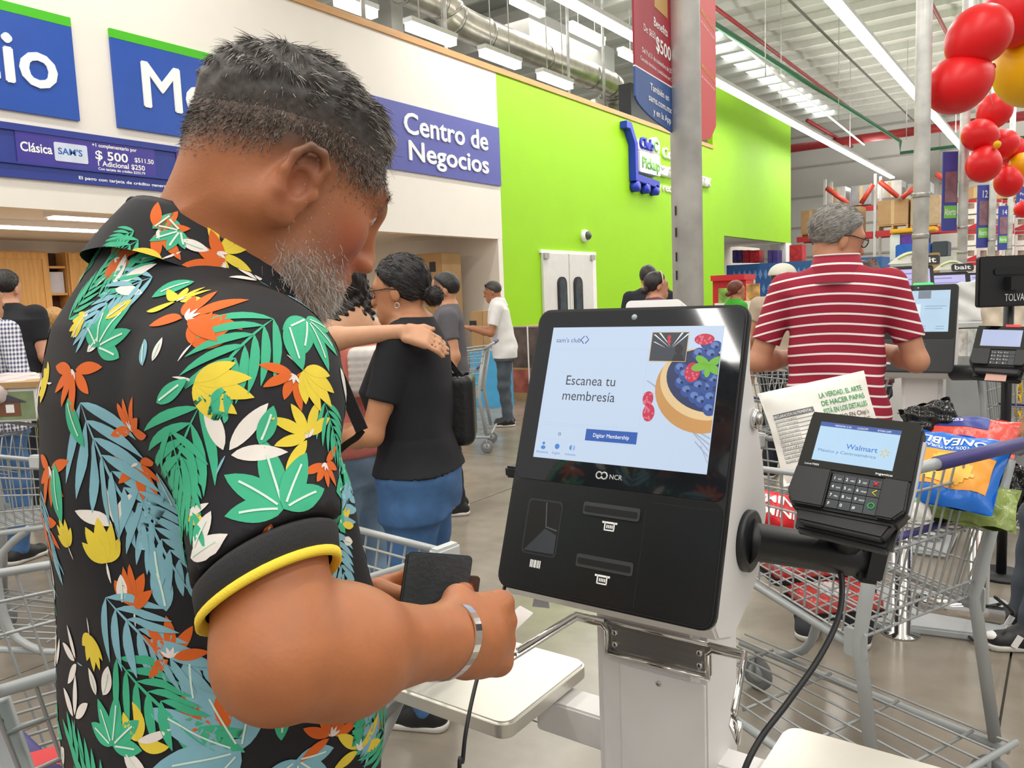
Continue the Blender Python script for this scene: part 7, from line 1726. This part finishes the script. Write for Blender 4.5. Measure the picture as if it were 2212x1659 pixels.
# handbags
M_leather = mat('black_leather', '#15161a', .35, var=.15, bump=.2, bscale=60)
hb = Th('handbag', at(990, 960, 2.72), label='black leather handbag hanging from the shoulder of the woman in black', cat='bag')
c = at(993, 880, 2.74); A_ = np.array([list(HR), list(HW), [0, 0, 1]])
nets('bag_body', lambda Q: smax(rbox(c, (.055, .10, .125), .035, A_)(Q), -rbox(c + Vector((0, 0, .11)), (.035, .08, .03), .02, A_)(Q), .01), np.array(list(c)) - .18, np.array(list(c)) + .18, .009, M_leather, hb)
s_ = strap([at(975, 820, 2.74), at(960, 770, 2.70), at(945, 742, 2.66), at(965, 775, 2.78), at(1000, 820, 2.80)], .02, 'bag_strap', '', M_leather)
s_.parent = hb.o
for v in s_.data.vertices: v.co = hb.I @ v.co
hb = Th('handbag', at(795, 850, 2.86), label='white quilted shoulder bag of the curly haired woman', cat='bag')
c = at(800, 800, 2.90)
nets('bag_body', lambda Q: rbox(c, (.07, .09, .09), .03, A_)(Q) + .002 * np.sin(Q[:, 2] * 130 + Q[:, 0] * 130) * np.sin(Q[:, 2] * 130 - Q[:, 0] * 130), np.array(list(c)) - .15, np.array(list(c)) + .15, .008, mat('white_quilted', '#e8e4de', .5), hb)
s_ = strap([at(775, 770, 2.86), at(742, 735, 2.86), at(735, 790, 2.84)], .012, 'bag_strap', '', M_wtee); s_.parent = hb.o
for v in s_.data.vertices: v.co = hb.I @ v.co
# ================================================================== SECOND KIOSK AND THE LANES BEYOND
kk = at(2072, 612, 4.04)
K2, P2, S2 = kiosk(Vector((kk.x - .376, kk.y, kk.z)), lab='white and black self checkout kiosk with a green status light before the striped shirt man')
def s2(x0, y0, x1, y1, m, nm, z=.0022): srect(x0, y0, x1, y1, m, nm, S2, K2, z)
s2(.0, .0, .304, .226, scr('#bcd9ef', .6), 'screen_page', .00205); s2(.01, .075, .17, .165, scr('#e4f3fc', .8), 'screen_dialog', .0025); s2(.155, .002, .215, .045, scr('#7c8794', .3), 'screen_inset', .0025)
stext('Pago', .05, .06, .016, scr('#7f97ae', .4), S=S2, th=K2)
for k, (x, y, w) in enumerate(((.19, .085, .1), (.19, .098, .08), (.15, .195, .05), (.245, .195, .04), (.15, .208, .05), (.245, .208, .04))): s2(x, y, x + w, y + .004, scr('#8fa9c4', .4), 'screen_line', .0025)
for s, x, y in (('No. de PINPAD', .09, .098), ('Espere para completar', .09, .115)): text(s, S2(x, y, .0028), h=.006, m=scr('#7ba7cf', .5), th=K2, align='CENTER', name='screen_text')
MB().tube([S2(.09 + .008 * math.cos(a), .142 + .008 * math.sin(a), .003).translation for a in np.linspace(0, 5.5, 16)], .0014, 5).build('screen_spinner', scr('#7ba7cf', .6), K2, world=True)
to = at(2124, 712, 3.62)
T2, TP2 = terminal(to, (.99, -.1, -.03), (-.08, -.60, -.79), 1.45, 'black card terminal with a red light and a card in its slot', red=True)
ar = K2
MB().tube([at(2060, 805, 4.0), at(2165, 803, 3.75)], .04, 16).build('arm_tube', M_black, ar, world=True); MB().tube([at(2150, 800, 3.76), TP2 @ Vector((.06, -.12, -.045))], .035, 12).build('swivel', M_black, ar, world=True)
# kiosks in the facing row with bait toppers
def small_kiosk(px, py, d, wpx, lab):
    w = wpx * d / F_PX; c = at(px, py, d); hh = w * 1.25
    t = Th('checkout_kiosk', (c.x, c.y, 0), label=lab, cat='kiosk')
    M = frame(c, (HR * .97 + HW * -.22), (Vector((0, 0, 1)) * .95 + HW * .3))
    MB().prism(rrect(-w / 2, -hh, w / 2, 0, .02), -.04, 0, M).build('front_bezel', M_black, t, world=True); MB().bb((-w / 2 + .03, -w * .72, .001), (w / 2 - .03, -.03, .003), M).build('screen', scr('#c9c3f2', .8), t, world=True)
    MB().bb((-w / 2 + .05, -w * .18, .003), (w * .1, -w * .15, .004), M).bb((-w / 2 + .05, -w * .3, .003), (w * .3, -w * .28, .004), M).build('screen_lines', scr('#8d86c8', .5), t, world=True)
    MB().bb((-w * .3, -.08, .1), (w * .3, .08, c.z - hh * .9), Matrix.Translation((c.x, c.y, 0)) + Matrix.Diagonal((0, 0, 0, 0))).build('column', M_kw, t, world=True)
    MB().bb((-w / 2, -.2, 0), (w / 2, .2, .1), Matrix.Translation((c.x, c.y, 0))).build('base_plate', M_greypl, t, world=True)
    arc = [(-.48 * w + .96 * w * k / 12, .02 + .26 * w * math.sin(PI * k / 12)) for k in range(13)]
    tp = MB().prism(arc, -.01, 0, M @ Matrix.Translation((w * .12, 0, .01))).build('topper', mat('topper_white', '#eef0e6', .5), t, world=True)
    MB().tube([M @ Vector((w * .12 + a * .88, .01 + (b - .02) * .8 + .01, .014)) for a, b in arc[2:9]], w * .045, 5, flat=.2).build('topper_lime_band', mat('topper_lime', '#c9d84a', .5), t, world=True, parent=tp)
    MB().prism(rrect(-.02 * w, .0, .5 * w, .2 * w, .02), .0, .008, M @ Matrix.Translation((w * .12, 0, .012))).build('topper_badge', mat('topper_ink', '#2a2c30', .5), t, world=True, parent=tp)
    text('bait', M @ Matrix.Translation((w * .16, .045 * w, .022)), h=w * .12, w=w * .38, m=M_whitetext, th=t, bold=.02, name='topper_text', parent=tp)
small_kiosk(1958, 575, 6.6, 105, 'far kiosk with a bait topper beside the hand of the person in maroon')
small_kiosk(2046, 588, 7.4, 82, 'far kiosk with a bait topper between two steel poles')
small_kiosk(2128, 588, 9.7, 70, 'far kiosk with a bait topper behind the black monitor')
# black monitor on a post seen from behind
mo = Th('monitor', at(2178, 720, 3.9), label='black lane monitor seen from behind on a black post', cat='monitor')
c = at(2184, 607, 3.55); M = frame(c, (HR * .98 + HW * .1), (0, 0, 1)); w = .155
MB().prism(rrect(-w, -.115, w, .115, .015), -.03, 0, M).build('monitor_back', M_black, mo, world=True, bevel=.006)
MB().prism(rrect(-w * .55, .03, w * .6, .06, .012), -.004, .006, M).build('vent_recess', M_head, mo, world=True); MB().box((0, -.01, .02), (.06, .06, .04), M).build('mount', M_black, mo, world=True)
text('TOLVA', M @ Matrix.Translation((-.03, -.09, .002)), h=.035, w=.095, m=M_whitetext, th=mo, name='monitor_text')
pb = at(2181, 610, 3.62); MB().tube([Vector((pb.x, pb.y, .0)), Vector((pb.x, pb.y, 1.45))], .022, 12).build('post', M_black, mo, world=True); MB().lathe([(.12, 0), (.12, .015)], 20, Matrix.Translation((pb.x, pb.y, 0))).build('post_foot', M_black, mo, world=True)
# pale lane counter with magazines, bags of product
c = at(2110, 700, 5.6); o = Th('lane_counter', (c.x, c.y, 0), label='pale grey curved lane counter behind the second kiosk', cat='counter')
Mc = frame((c.x, c.y, 0), HR, HW); MB().prism(rrect(-.28, -.2, .30, .4, .08), .0, 1.10, Mc).build('counter_body', M_greypl, o, world=True, bevel=.01); MB().prism(rrect(-.30, -.22, .32, .42, .09), 1.10, 1.13, Mc).build('counter_top', mat('pale_laminate', '#c4c6c6', .4), o, world=True)
for k in range(3):
    cc = at(2086 + 20 * k, 740, 5.2 - .02 * k); mg = MB().bb((-.045, -.09, -.004), (.045, .09, .004), frame(cc, HR, (0, 0, 1))).build('magazine', mat('magazine_' + str(k), ('#e6e2dc', '#dfe6e6', '#ece0dc')[k], .4, var=.35, scale=22)); tag(mg, ('white magazine with dark heart cover', 'white magazine with grey pictures', 'white magazine with red foot')[k] + ' in the counter rack', 'magazine')
cp = at(2168, 690, 5.0); o = nets('product_sack', lambda Q: rbox(cp, (.12, .09, .16), .06)(Q) + .006 * np.sin(Q[:, 2] * 40) * np.sin(Q[:, 0] * 50), np.array(list(cp)) - .22, np.array(list(cp)) + .22, .014, mat('cream_sack', '#d8c9b4', .5, var=.2, scale=10))[0]; tag(o, 'cream and yellow sack on the pale lane counter', 'bag')
cp = at(2096, 652, 5.6); o = nets('carrier_bag', lambda Q: rbox(cp, (.08, .05, .15), .03)(Q) + .008 * np.sin(Q[:, 2] * 50 + Q[:, 0] * 30), np.array(list(cp)) - .2, np.array(list(cp)) + .2, .014, mat('white_film', '#dcdcda', .3, var=.1))[0]; tag(o, 'white plastic bag hanging at the far kiosk', 'bag')
# yellow chain
pc_ = at(2203, 790, 4.4); ch = Th('plastic_chain', pc_, label='yellow plastic chain hanging beside the lane carts', cat='chain')
for k in range(9):
    c = pc_ - Vector((0, 0, .05 * k)); ax = HR if k % 2 else HW
    MB().tube([c + ax * (.016 * math.cos(a)) + Vector((0, 0, .034 * math.sin(a))) for a in np.linspace(0, 2 * PI, 13)[:-1]], .006, 6, closed=True).build('chain_link', mat('yellow_plastic', '#e8b81c', .4), ch, world=True)
# low steel guard rail and bollards behind the snack cart
gr_ = Th('guard_rail', onz(2110, 1310, .10), label='low polished steel guard rail with round posts behind the snack cart', cat='rail')
a, b = onz(1985, 1300, .28), onz(2160, 1330, .22); 
MB().tube([a, b], .032, 16).build('rail_tube', M_chrome, gr_, world=True)
for px, py in ((1945, 1368), (2112, 1330)):
    c = onz(px, py, 0.0); MB().lathe([(.075, 0), (.075, .008), (.04, .012), (.04, .42)], 20, Matrix.Translation(c)).build('rail_post', M_chrome, gr_, world=True)
c = onz(2010, 1330, .04); o = MB().prism(rrect(-.30, -.22, .30, .22, .05), 0, .035, Matrix.Translation((c.x, c.y + .1, 0)) @ Matrix.Rotation(.2, 4, 'Z')).build('floor_plinth', M_greypl, bevel=.008); tag(o, 'flat grey plinth on the floor under the second kiosk', 'plinth')
cable([onz(2150, 1290, .3), onz(2190, 1330, .05), onz(2180, 1380, .02), onz(2110, 1385, .02), onz(2083, 1355, .02), onz(2100, 1320, .05), onz(2160, 1305, .25)], .006, 'floor_cable', 'thin dark cable looped on the floor by the low steel rail')
# ================================================================== THE FAR HALL
M_beam = mat('rack_red', '#b32a2c', .5); M_upr = mat('rack_upright', '#c3c2bd', .5); M_pal = mat('pallet_wood', '#bd9a66', .7, var=.15)
YR = 33.0
def rk_x(px, y=YR): return ony(px, 500, y).x
rack = Th('pallet_rack', (-6, YR, 0), label='tall pallet rack with red beams against the rear wall', cat='rack')
X0, X1 = -11, 3
for x in (-8.12, -6.28, -3.35, .3): 
    for dy in (0, 1.0): MB().bb((x - .05, YR + dy - .05, 0), (x + .05, YR + dy + .05, 5.6)).build('upright', M_upr, rack, world=True)
for z in (3.22, 1.4):
    for x in (-9.2, -6.25, -3.3): MB().bb((x, YR - .05, z), (x + 2.85, YR + .03, z + .22)).build('beam', M_beam, rack, world=True); MB().bb((x, YR + .97, z), (x + 2.85, YR + 1.05, z + .22)).build('beam', M_beam, rack, world=True)
def at_y(px, py, y): return ony(px, py, y)
def carton(px0, py0, px1, py1, y, dep, m, lab, pallet=True, name='carton', group=None, cat='box'):
    a, b = ony(px0, py0, y), ony(px1, py1, y); t = Th(name, ((a.x + b.x) / 2, y + dep / 2, min(a.z, b.z)), label=lab, cat=cat, group=group)
    z0, z1 = min(a.z, b.z), max(a.z, b.z); x0, x1 = min(a.x, b.x), max(a.x, b.x)
    MB().bb((x0, y, z0), (x1, y + dep, z1)).build('box_body', m, t, world=True, bevel=.015)
    MB().bb(((x0 + x1) / 2 - .06, y - .006, z0 + .02), ((x0 + x1) / 2 + .06, y, z1 - .02)).build('box_tape', mat('tan_tape', '#c6a878', .4), t, world=True)
    if pallet:
        pt = Th('pallet', ((x0 + x1) / 2, y + dep / 2, z0 - .16), label='wooden pallet under the ' + lab.split(' on ')[0], cat='pallet')
        for k in range(5): MB().bb((x0, y + dep * k / 5, z0 - .035), (x1, y + dep * (k + .7) / 5, z0 - .003)).build('deck_board', M_pal, pt, world=True)
        for k in range(3): xx = x0 + (x1 - x0) * k / 2 * .94; MB().bb((xx, y, z0 - .16), (xx + (x1 - x0) * .06, y + dep, z0 - .035)).build('bearer', M_pal, pt, world=True)
    return t
carton(1730, 505, 1773, 452, YR, .9, M_kraft, 'square brown carton on the rack beside the green wall')
carton(1787, 505, 1860, 445, YR + .1, .9, M_kraft, 'wide brown carton on the rack behind the grey haired man')
carton(1895, 488, 1962, 428, YR - .05, .9, M_kraft, 'large brown carton with dark emblem on the rack'); carton(1966, 488, 2030, 420, YR, .9, mat('wrapped_carton', '#b39a78', .35, var=.1), 'film wrapped brown carton on the rack past the pole')
carton(2088, 431, 2130, 400, 22.3, .5, M_kraft, 'brown carton with red arrow on the red gift box stack', pallet=False); carton(2148, 431, 2196, 398, 22.9, .5, mat('pale_carton', '#c9a878', .7), 'pale brown carton beside the dangling red balloon', pallet=False)
M_film = mat('wrapped_white', '#c9c9c6', .3, var=.12, scale=3); M_filmg = mat('wrapped_grey', '#8f9294', .3, var=.2, scale=3)
for z_r in (4.35,):
    for x in (-9.2, -6.25, -3.3): MB().bb((x, YR + 1.3, z_r), (x + 2.9, YR + 1.4, z_r + .2)).build('beam', M_beam, rack, world=True); MB().bb((x, YR + 1.4, z_r + .12), (x + 2.9, YR + 2.4, z_r + .2)).build('deck', M_upr, rack, world=True)
for i, (x0, y0, x1, y1, m, lab) in enumerate(((1783, 448, 1826, 402, M_film, 'white wrapped load high on the rack by the slanted red brace'), (1838, 445, 1882, 398, M_filmg, 'grey wrapped load between the red braces'), (1895, 430, 1948, 388, M_film, 'striped wrapped load above the emblem carton'), (1960, 420, 2010, 392, M_filmg, 'grey wrapped load behind the steel pole'))):
    carton(x0, y0, x1, y1, YR + 1.4, 1.0, m, lab, pallet=False, name='wrapped_load')
for i, (a, b) in enumerate((((1785, 406), (1832, 440)), ((1860, 440), (1886, 398)), ((1900, 392), (1940, 425)), ((1948, 428), (1975, 405)), ((2022, 376), (2060, 400)), ((1795, 470), (1760, 500)))):
    o = MB().tube([ony(*a, YR - .3), ony(*b, YR - .3)], .09, 4).build('brace', mat('brace_orange', '#c8402a', .5, var=.2, scale=6), rack, world=True)
# coloured totes on the lower shelf
def block(px0, py0, px1, py1, y, dep, m, lab, name, cat, bev=.03, z0=None):
    a, b = ony(px0, py0, y), ony(px1, py1, y)
    if z0 is not None: a.z = z0
    o = MB().bb((min(a.x, b.x), y, min(a.z, b.z)), (max(a.x, b.x), y + dep, max(a.z, b.z))).build(name, m, bevel=bev); return tag(o, lab, cat)
zsh = ony(2060, 553, 26.6).z
block(1922, 505, 2020, 488, 27.5, .8, mat('yellow_tote', '#f0b020', .45), 'yellow tote lid stack on the white cartons', 'tote', 'tote'); block(1922, 536, 1944, 505, 27.62, .5, M_white, 'white carton under the yellow totes', 'carton', 'box', .03, zsh); block(1945, 528, 1972, 505, 27.62, .5, mat('violet_carton', '#6a3aa0', .5, var=.2, scale=8), 'violet printed carton under the yellow totes', 'carton', 'box', .03, zsh)
block(1934, 552, 2010, 524, 26.8, .8, mat('blue_tote', '#1f62c4', .45), 'bright blue tote on the shelf behind the kiosks', 'tote', 'tote', .03, zsh); block(2012, 552, 2048, 520, 26.7, .8, mat('dark_tote', '#39424c', .5), 'dark grey tote beside the bright blue one', 'tote', 'tote', .03, zsh); block(1976, 520, 2010, 502, 27.62, .15, mat('dark_tote', '#39424c'), 'stack of dark grey lids beside the blue tote', 'tote', 'tote', .03, zsh)
block(1915, 640, 2060, 553, 26.6, 1.2, M_upr, 'grey shelf unit carrying the coloured totes', 'shelf_unit', 'shelf', .01, 0); block(2003, 640, 2030, 545, 22, .1, mat('cork_frame', '#9a7a50', .7), 'wooden framed picture behind the far kiosk', 'picture', 'picture', .02, 0)
for nm, x0, x1, y0, y1 in (('a', 1700, 1910, 640, 545), ('b', 1570, 1700, 650, 570)):
    pass
# blue diamond pattern display wall
o = Th('display_wall', ony(1740, 600, 24.5), label='blue low display wall with diamond pattern beyond the green wall', cat='partition')
a, b = ony(1570, 640, 24.5), ony(1905, 553, 24.5); MB().bb((a.x, 24.5, 0), (b.x, 25.7, 2.2)).build('wall_panel', mat('display_blue', '#2f5f9e', .5, var=.05), o, world=True)
dm = mat('display_pale', '#6f97c8', .5)
for k in range(26):
    for r in range(3):
        x = a.x + .25 + k * (b.x - a.x - .4) / 25; z = b.z - .35 - .45 * r; MB().prism([(0, -.16), (.06, 0), (0, .16), (-.06, 0)], 0, .012, frame((x + .1 * (r % 2), 24.5, z), (1, 0, 0), (.35, 0, 1))).build('diamond', dm, o, world=True)
# small boxes on top of the wall, seen through the opening
rr = random.Random(2)
for k, (x0, x1, c) in enumerate(((1582, 1592, '#4b3a78'), (1593, 1603, '#44357a'), (1604, 1618, '#b0203a'), (1619, 1640, '#c02430'), (1658, 1668, '#4b3a78'), (1669, 1679, '#44357a'))):
    block(x0, 568, x1, 540, 24.8, .5, mat('boxed_goods_' + c.strip('#'), c, .45, var=.35, scale=9), ('violet', 'dark violet', 'crimson', 'bright red', 'violet striped', 'dark violet striped')[k] + ' goods carton on the blue display wall', 'goods_carton', 'box', .01)
block(1705, 555, 1732, 528, 25.2, .5, mat('boxed_goods_c02430', '#c02430'), 'red appliance carton past the white post', 'goods_carton', 'box', .01, 2.2)
# red stand and food posters
s = Th('promo_stand', ony(1570, 640, 14), label='red promotion stand behind the staff woman in green', cat='stand')
a, b = ony(1540, 660, 14), ony(1612, 592, 14); MB().bb((a.x, 14, 0), (a.x + .62, 14.5, b.z)).build('stand_side', M_red, s, world=True); MB().bb((a.x, 13.9, b.z - .1), (b.x, 14.5, b.z)).build('stand_top', M_red, s, world=True); MB().bb((a.x + .62, 14.4, 0), (b.x, 14.5, b.z - .1)).build('stand_back', mat('stand_grey', '#b9a8a8', .5), s, world=True)
for k, (x0, x1, y0, y1, c) in enumerate(((1552, 1576, 655, 622, '#7ea84a'), (1612, 1640, 650, 612, '#c99a5a'))):
    a, b = ony(x0, y0, 12.6), ony(x1, y1, 12.6); o = MB().bb((a.x, 12.6, a.z), (b.x, 12.64, b.z)).build('food_poster', mat('food_poster_%d' % k, c, .5, var=.6, scale=7)); tag(o, ('green food poster behind the reddish ponytail', 'warm food poster beside the striped shirt man')[k], 'poster')
    q = MB().bb((a.x - .05, 12.55, 0), (b.x + .05, 12.75, a.z)).build('poster_stand', M_white); tag(q, ('white plinth under the green food poster', 'white plinth under the warm food poster')[k], 'stand')
# stacked gift cartons with red and white print
M_gift = [mat('gift_white', '#e6dcd8', .5, var=.1), mat('gift_red', '#b8202e', .5, var=.1), mat('gift_photo', '#8a7266', .5, var=.5, scale=9)]
n = 0
for c in range(5):
    for r in range(5):
        x0 = 2084 + c * 27; y1 = 430 + r * 34; a, b = ony(x0, y1 + 33, 22 + .3 * c), ony(x0 + 26, y1, 22 + .3 * c); yy = 22 + .3 * c
        t = Th('gift_carton', ((a.x + b.x) / 2, yy + .25, a.z), label='red and white printed gift carton in the tall stack behind the lane signs', cat='box', group='stacked gift cartons')
        MB().bb((a.x, yy, a.z), (b.x, yy + .5, b.z)).build('box_body', M_gift[0], t, world=True); w = b.x - a.x; h = b.z - a.z
        MB().poly([(a.x, yy - .004, a.z), (b.x, yy - .004, a.z), (b.x, yy - .004, a.z + h * .42), (a.x, yy - .004, a.z + h * .12)] if r % 2 else [(a.x, yy - .004, b.z), (b.x, yy - .004, b.z), (b.x, yy - .004, b.z - h * .22), (a.x, yy - .004, b.z - h * .22)]).build('red_print', M_gift[1], t, world=True)
        MB().poly([(a.x + w * .25, yy - .005, a.z + h * .36), (a.x + w * .8, yy - .005, a.z + h * .36), (a.x + w * .8, yy - .005, a.z + h * .74), (a.x + w * .25, yy - .005, a.z + h * .74)]).build('photo_print', M_gift[2], t, world=True)
zb = ony(2100, 600, 22).z
o = MB().bb((ony(2082, 600, 22).x, 22, 0), (ony(2225, 600, 22).x + .3, 23.4, zb)).build('display_plinth', M_greypl); tag(o, 'grey plinth under the tall stack of gift cartons', 'plinth')
# ================================================================== LEFT SIDE: CARTONS
bx = at(40, 870, 3.4); o = Th('playhouse_carton', (bx.x, bx.y, 1.0), label='large carton printed with a wooden playhouse lying on the cart by the counter', cat='box')
M = frame(at(45, 878, 3.35) + Vector((0, 0, .02)), HR, (0, 0, 1)); M_photo = mat('playhouse_lawn', '#7f8f6a', .5, var=.3, scale=8)
MB().bb((-.55, -.085, -.5), (.62, .06, 0), M).build('box_body', mat('carton_white', '#e6e4e0', .6), o, world=True, bevel=.004); MB().bb((-.56, .06, -.51), (.63, .085, .01), M).build('box_lid', M_kraft, o, world=True)
MB().bb((-.52, -.075, 0), (.06, .045, .003), M).build('printed_photo', M_photo, o, world=True)
MB().prism([(-.16, -.06), (.0, -.06), (.0, .0), (-.08, .035), (-.16, .0)], .003, .005, M).build('printed_playhouse', mat('playhouse_brown', '#7a5238', .6), o, world=True); MB().prism([(-.18, .0), (-.08, .045), (.03, .0)], .005, .007, M).build('printed_roof', mat('playhouse_roof', '#4a4650', .6), o, world=True)
for x in (-.14, -.06): MB().bb((x, -.045, .005), (x + .035, -.01, .008), M).build('printed_window', M_white, o, world=True)
MB().bb((.08, -.075, 0), (.6, .045, .003), M).build('printed_blue', mat('sky_print', '#4aa8dc', .5), o, world=True); MB().prism([(.17 + .045 * math.cos(a), -.01 + .042 * math.sin(a)) for a in np.linspace(0, 2 * PI, 17)[:-1]], .003, .006, M).build('printed_tree', mat('tree_print', '#3f9a3a', .5), o, world=True)
c = at(35, 835, 3.55); o = nets('wrapped_package', lambda Q: rbox(c + Vector((-.1, 0, -.01)), (.3, .2, .05), .04)(Q) + .008 * np.sin(Q[:, 0] * 40) * np.sin(Q[:, 1] * 37), np.array(list(c)) - .45, np.array(list(c)) + .45, .02, mat('film_white_red', '#d9c9c6', .25, var=.25, scale=9))[0]; tag(o, 'film wrapped white and red package on the playhouse carton', 'package')
for px0, py0, px1, py1, y, lab in ((843, 700, 952, 545, 9.6, 'tall brown carton stack top behind the woman with the bun'), (1018, 730, 1042, 672, 9.2, 'narrow brown carton behind the white shirt man')):
    a, b = ony(px0, py0, y), ony(px1, py1, y); t = Th('tall_carton', ((a.x + b.x) / 2, y, 0), label=lab, cat='box')
    MB().bb((a.x, y, 0), (b.x, y + .5, b.z)).build('box_body', M_kraft, t, world=True, bevel=.01); MB().bb((b.x - .25, y - .004, b.z - .3), (b.x - .12, y, b.z - .14)).build('box_print', M_ink, t, world=True); MB().tube([(a.x + .45 + .12 * math.cos(q_), y - .004, b.z - .28 + .12 * math.sin(q_)) for q_ in np.linspace(0, 2 * PI, 17)[:-1]], .01, 4, closed=True).build('box_mark', M_red, t, world=True)
# furniture carton display beyond the white shirt man
c0 = onz(1130, 880, 0); t = Th('display_carton', (c0.x, c0.y, 0), label='tall printed furniture carton stacked beside the white shirt man', cat='box')
a, b = ony(1108, 880, 9.0), ony(1160, 705, 9.0); MB().bb((a.x, 9.0, .0), (b.x + .4, 9.7, b.z)).build('box_body', M_kraft, t, world=True)
for k, (z0, z1, m) in enumerate(((.1, .42, mat('photo_red_chairs', '#a8584a', .5, var=.5, scale=6)), (.45, 1.0, mat('photo_lounge', '#5a4a44', .5, var=.5, scale=6)), (1.02, b.z - .03, mat('photo_patio', '#59616a', .5, var=.4, scale=5)))): MB().bb((a.x + .03, 8.995, z0), (b.x + .35, 9.0, z1)).build('printed_photo', m, t, world=True)
for k, x in enumerate((0.3, .75)):
    MB().bb((a.x + x, 8.985, .02), (a.x + x + .02, 8.995, b.z)).build('box_strap', M_white, t, world=True)
cc = ony(1065, 870, 8.3); o = MB().bb((cc.x - .28, 8.2, .0), (cc.x + .2, 8.5, .75)).build('blue_carton', mat('sky_print', '#4aa8dc', .5, var=.15)); tag(o, 'blue and brown carton under the white shirt man\'s cart', 'box')
# little balloon group near the recess
for k, (px, py, r, m, lab) in enumerate(((806, 630, 7, M_baly, 'tiny yellow balloon by the recess wall'), (816, 640, 8, M_bal, 'tiny red balloon by the recess wall, upper one'), (813, 652, 8, M_bal, 'tiny red balloon by the recess wall, lower one'))): balloon(px, py, r, 8.6, 80, 1.1, m, lab)
o = MB().tube([at(808, 640, 8.65), Vector((at(820, 700, 8.65).x, at(820, 700, 8.65).y, 0))], .02, 8).build('balloon_stand', M_whitetext); tag(o, 'white stick stand carrying the tiny balloons', 'stand')
# service counter
c = at(60, 820, 6.6); o = Th('service_counter', (c.x, c.y, 0), label='pale service counter along the membership recess', cat='counter'); MB().bb((-8.6, 1.5, 0), (-8.0, 8.6, 1.02)).build('counter_body', M_wallw, o, world=True); MB().bb((-8.65, 1.45, 1.02), (-7.95, 8.65, 1.06)).build('counter_top', M_oak, o, world=True)
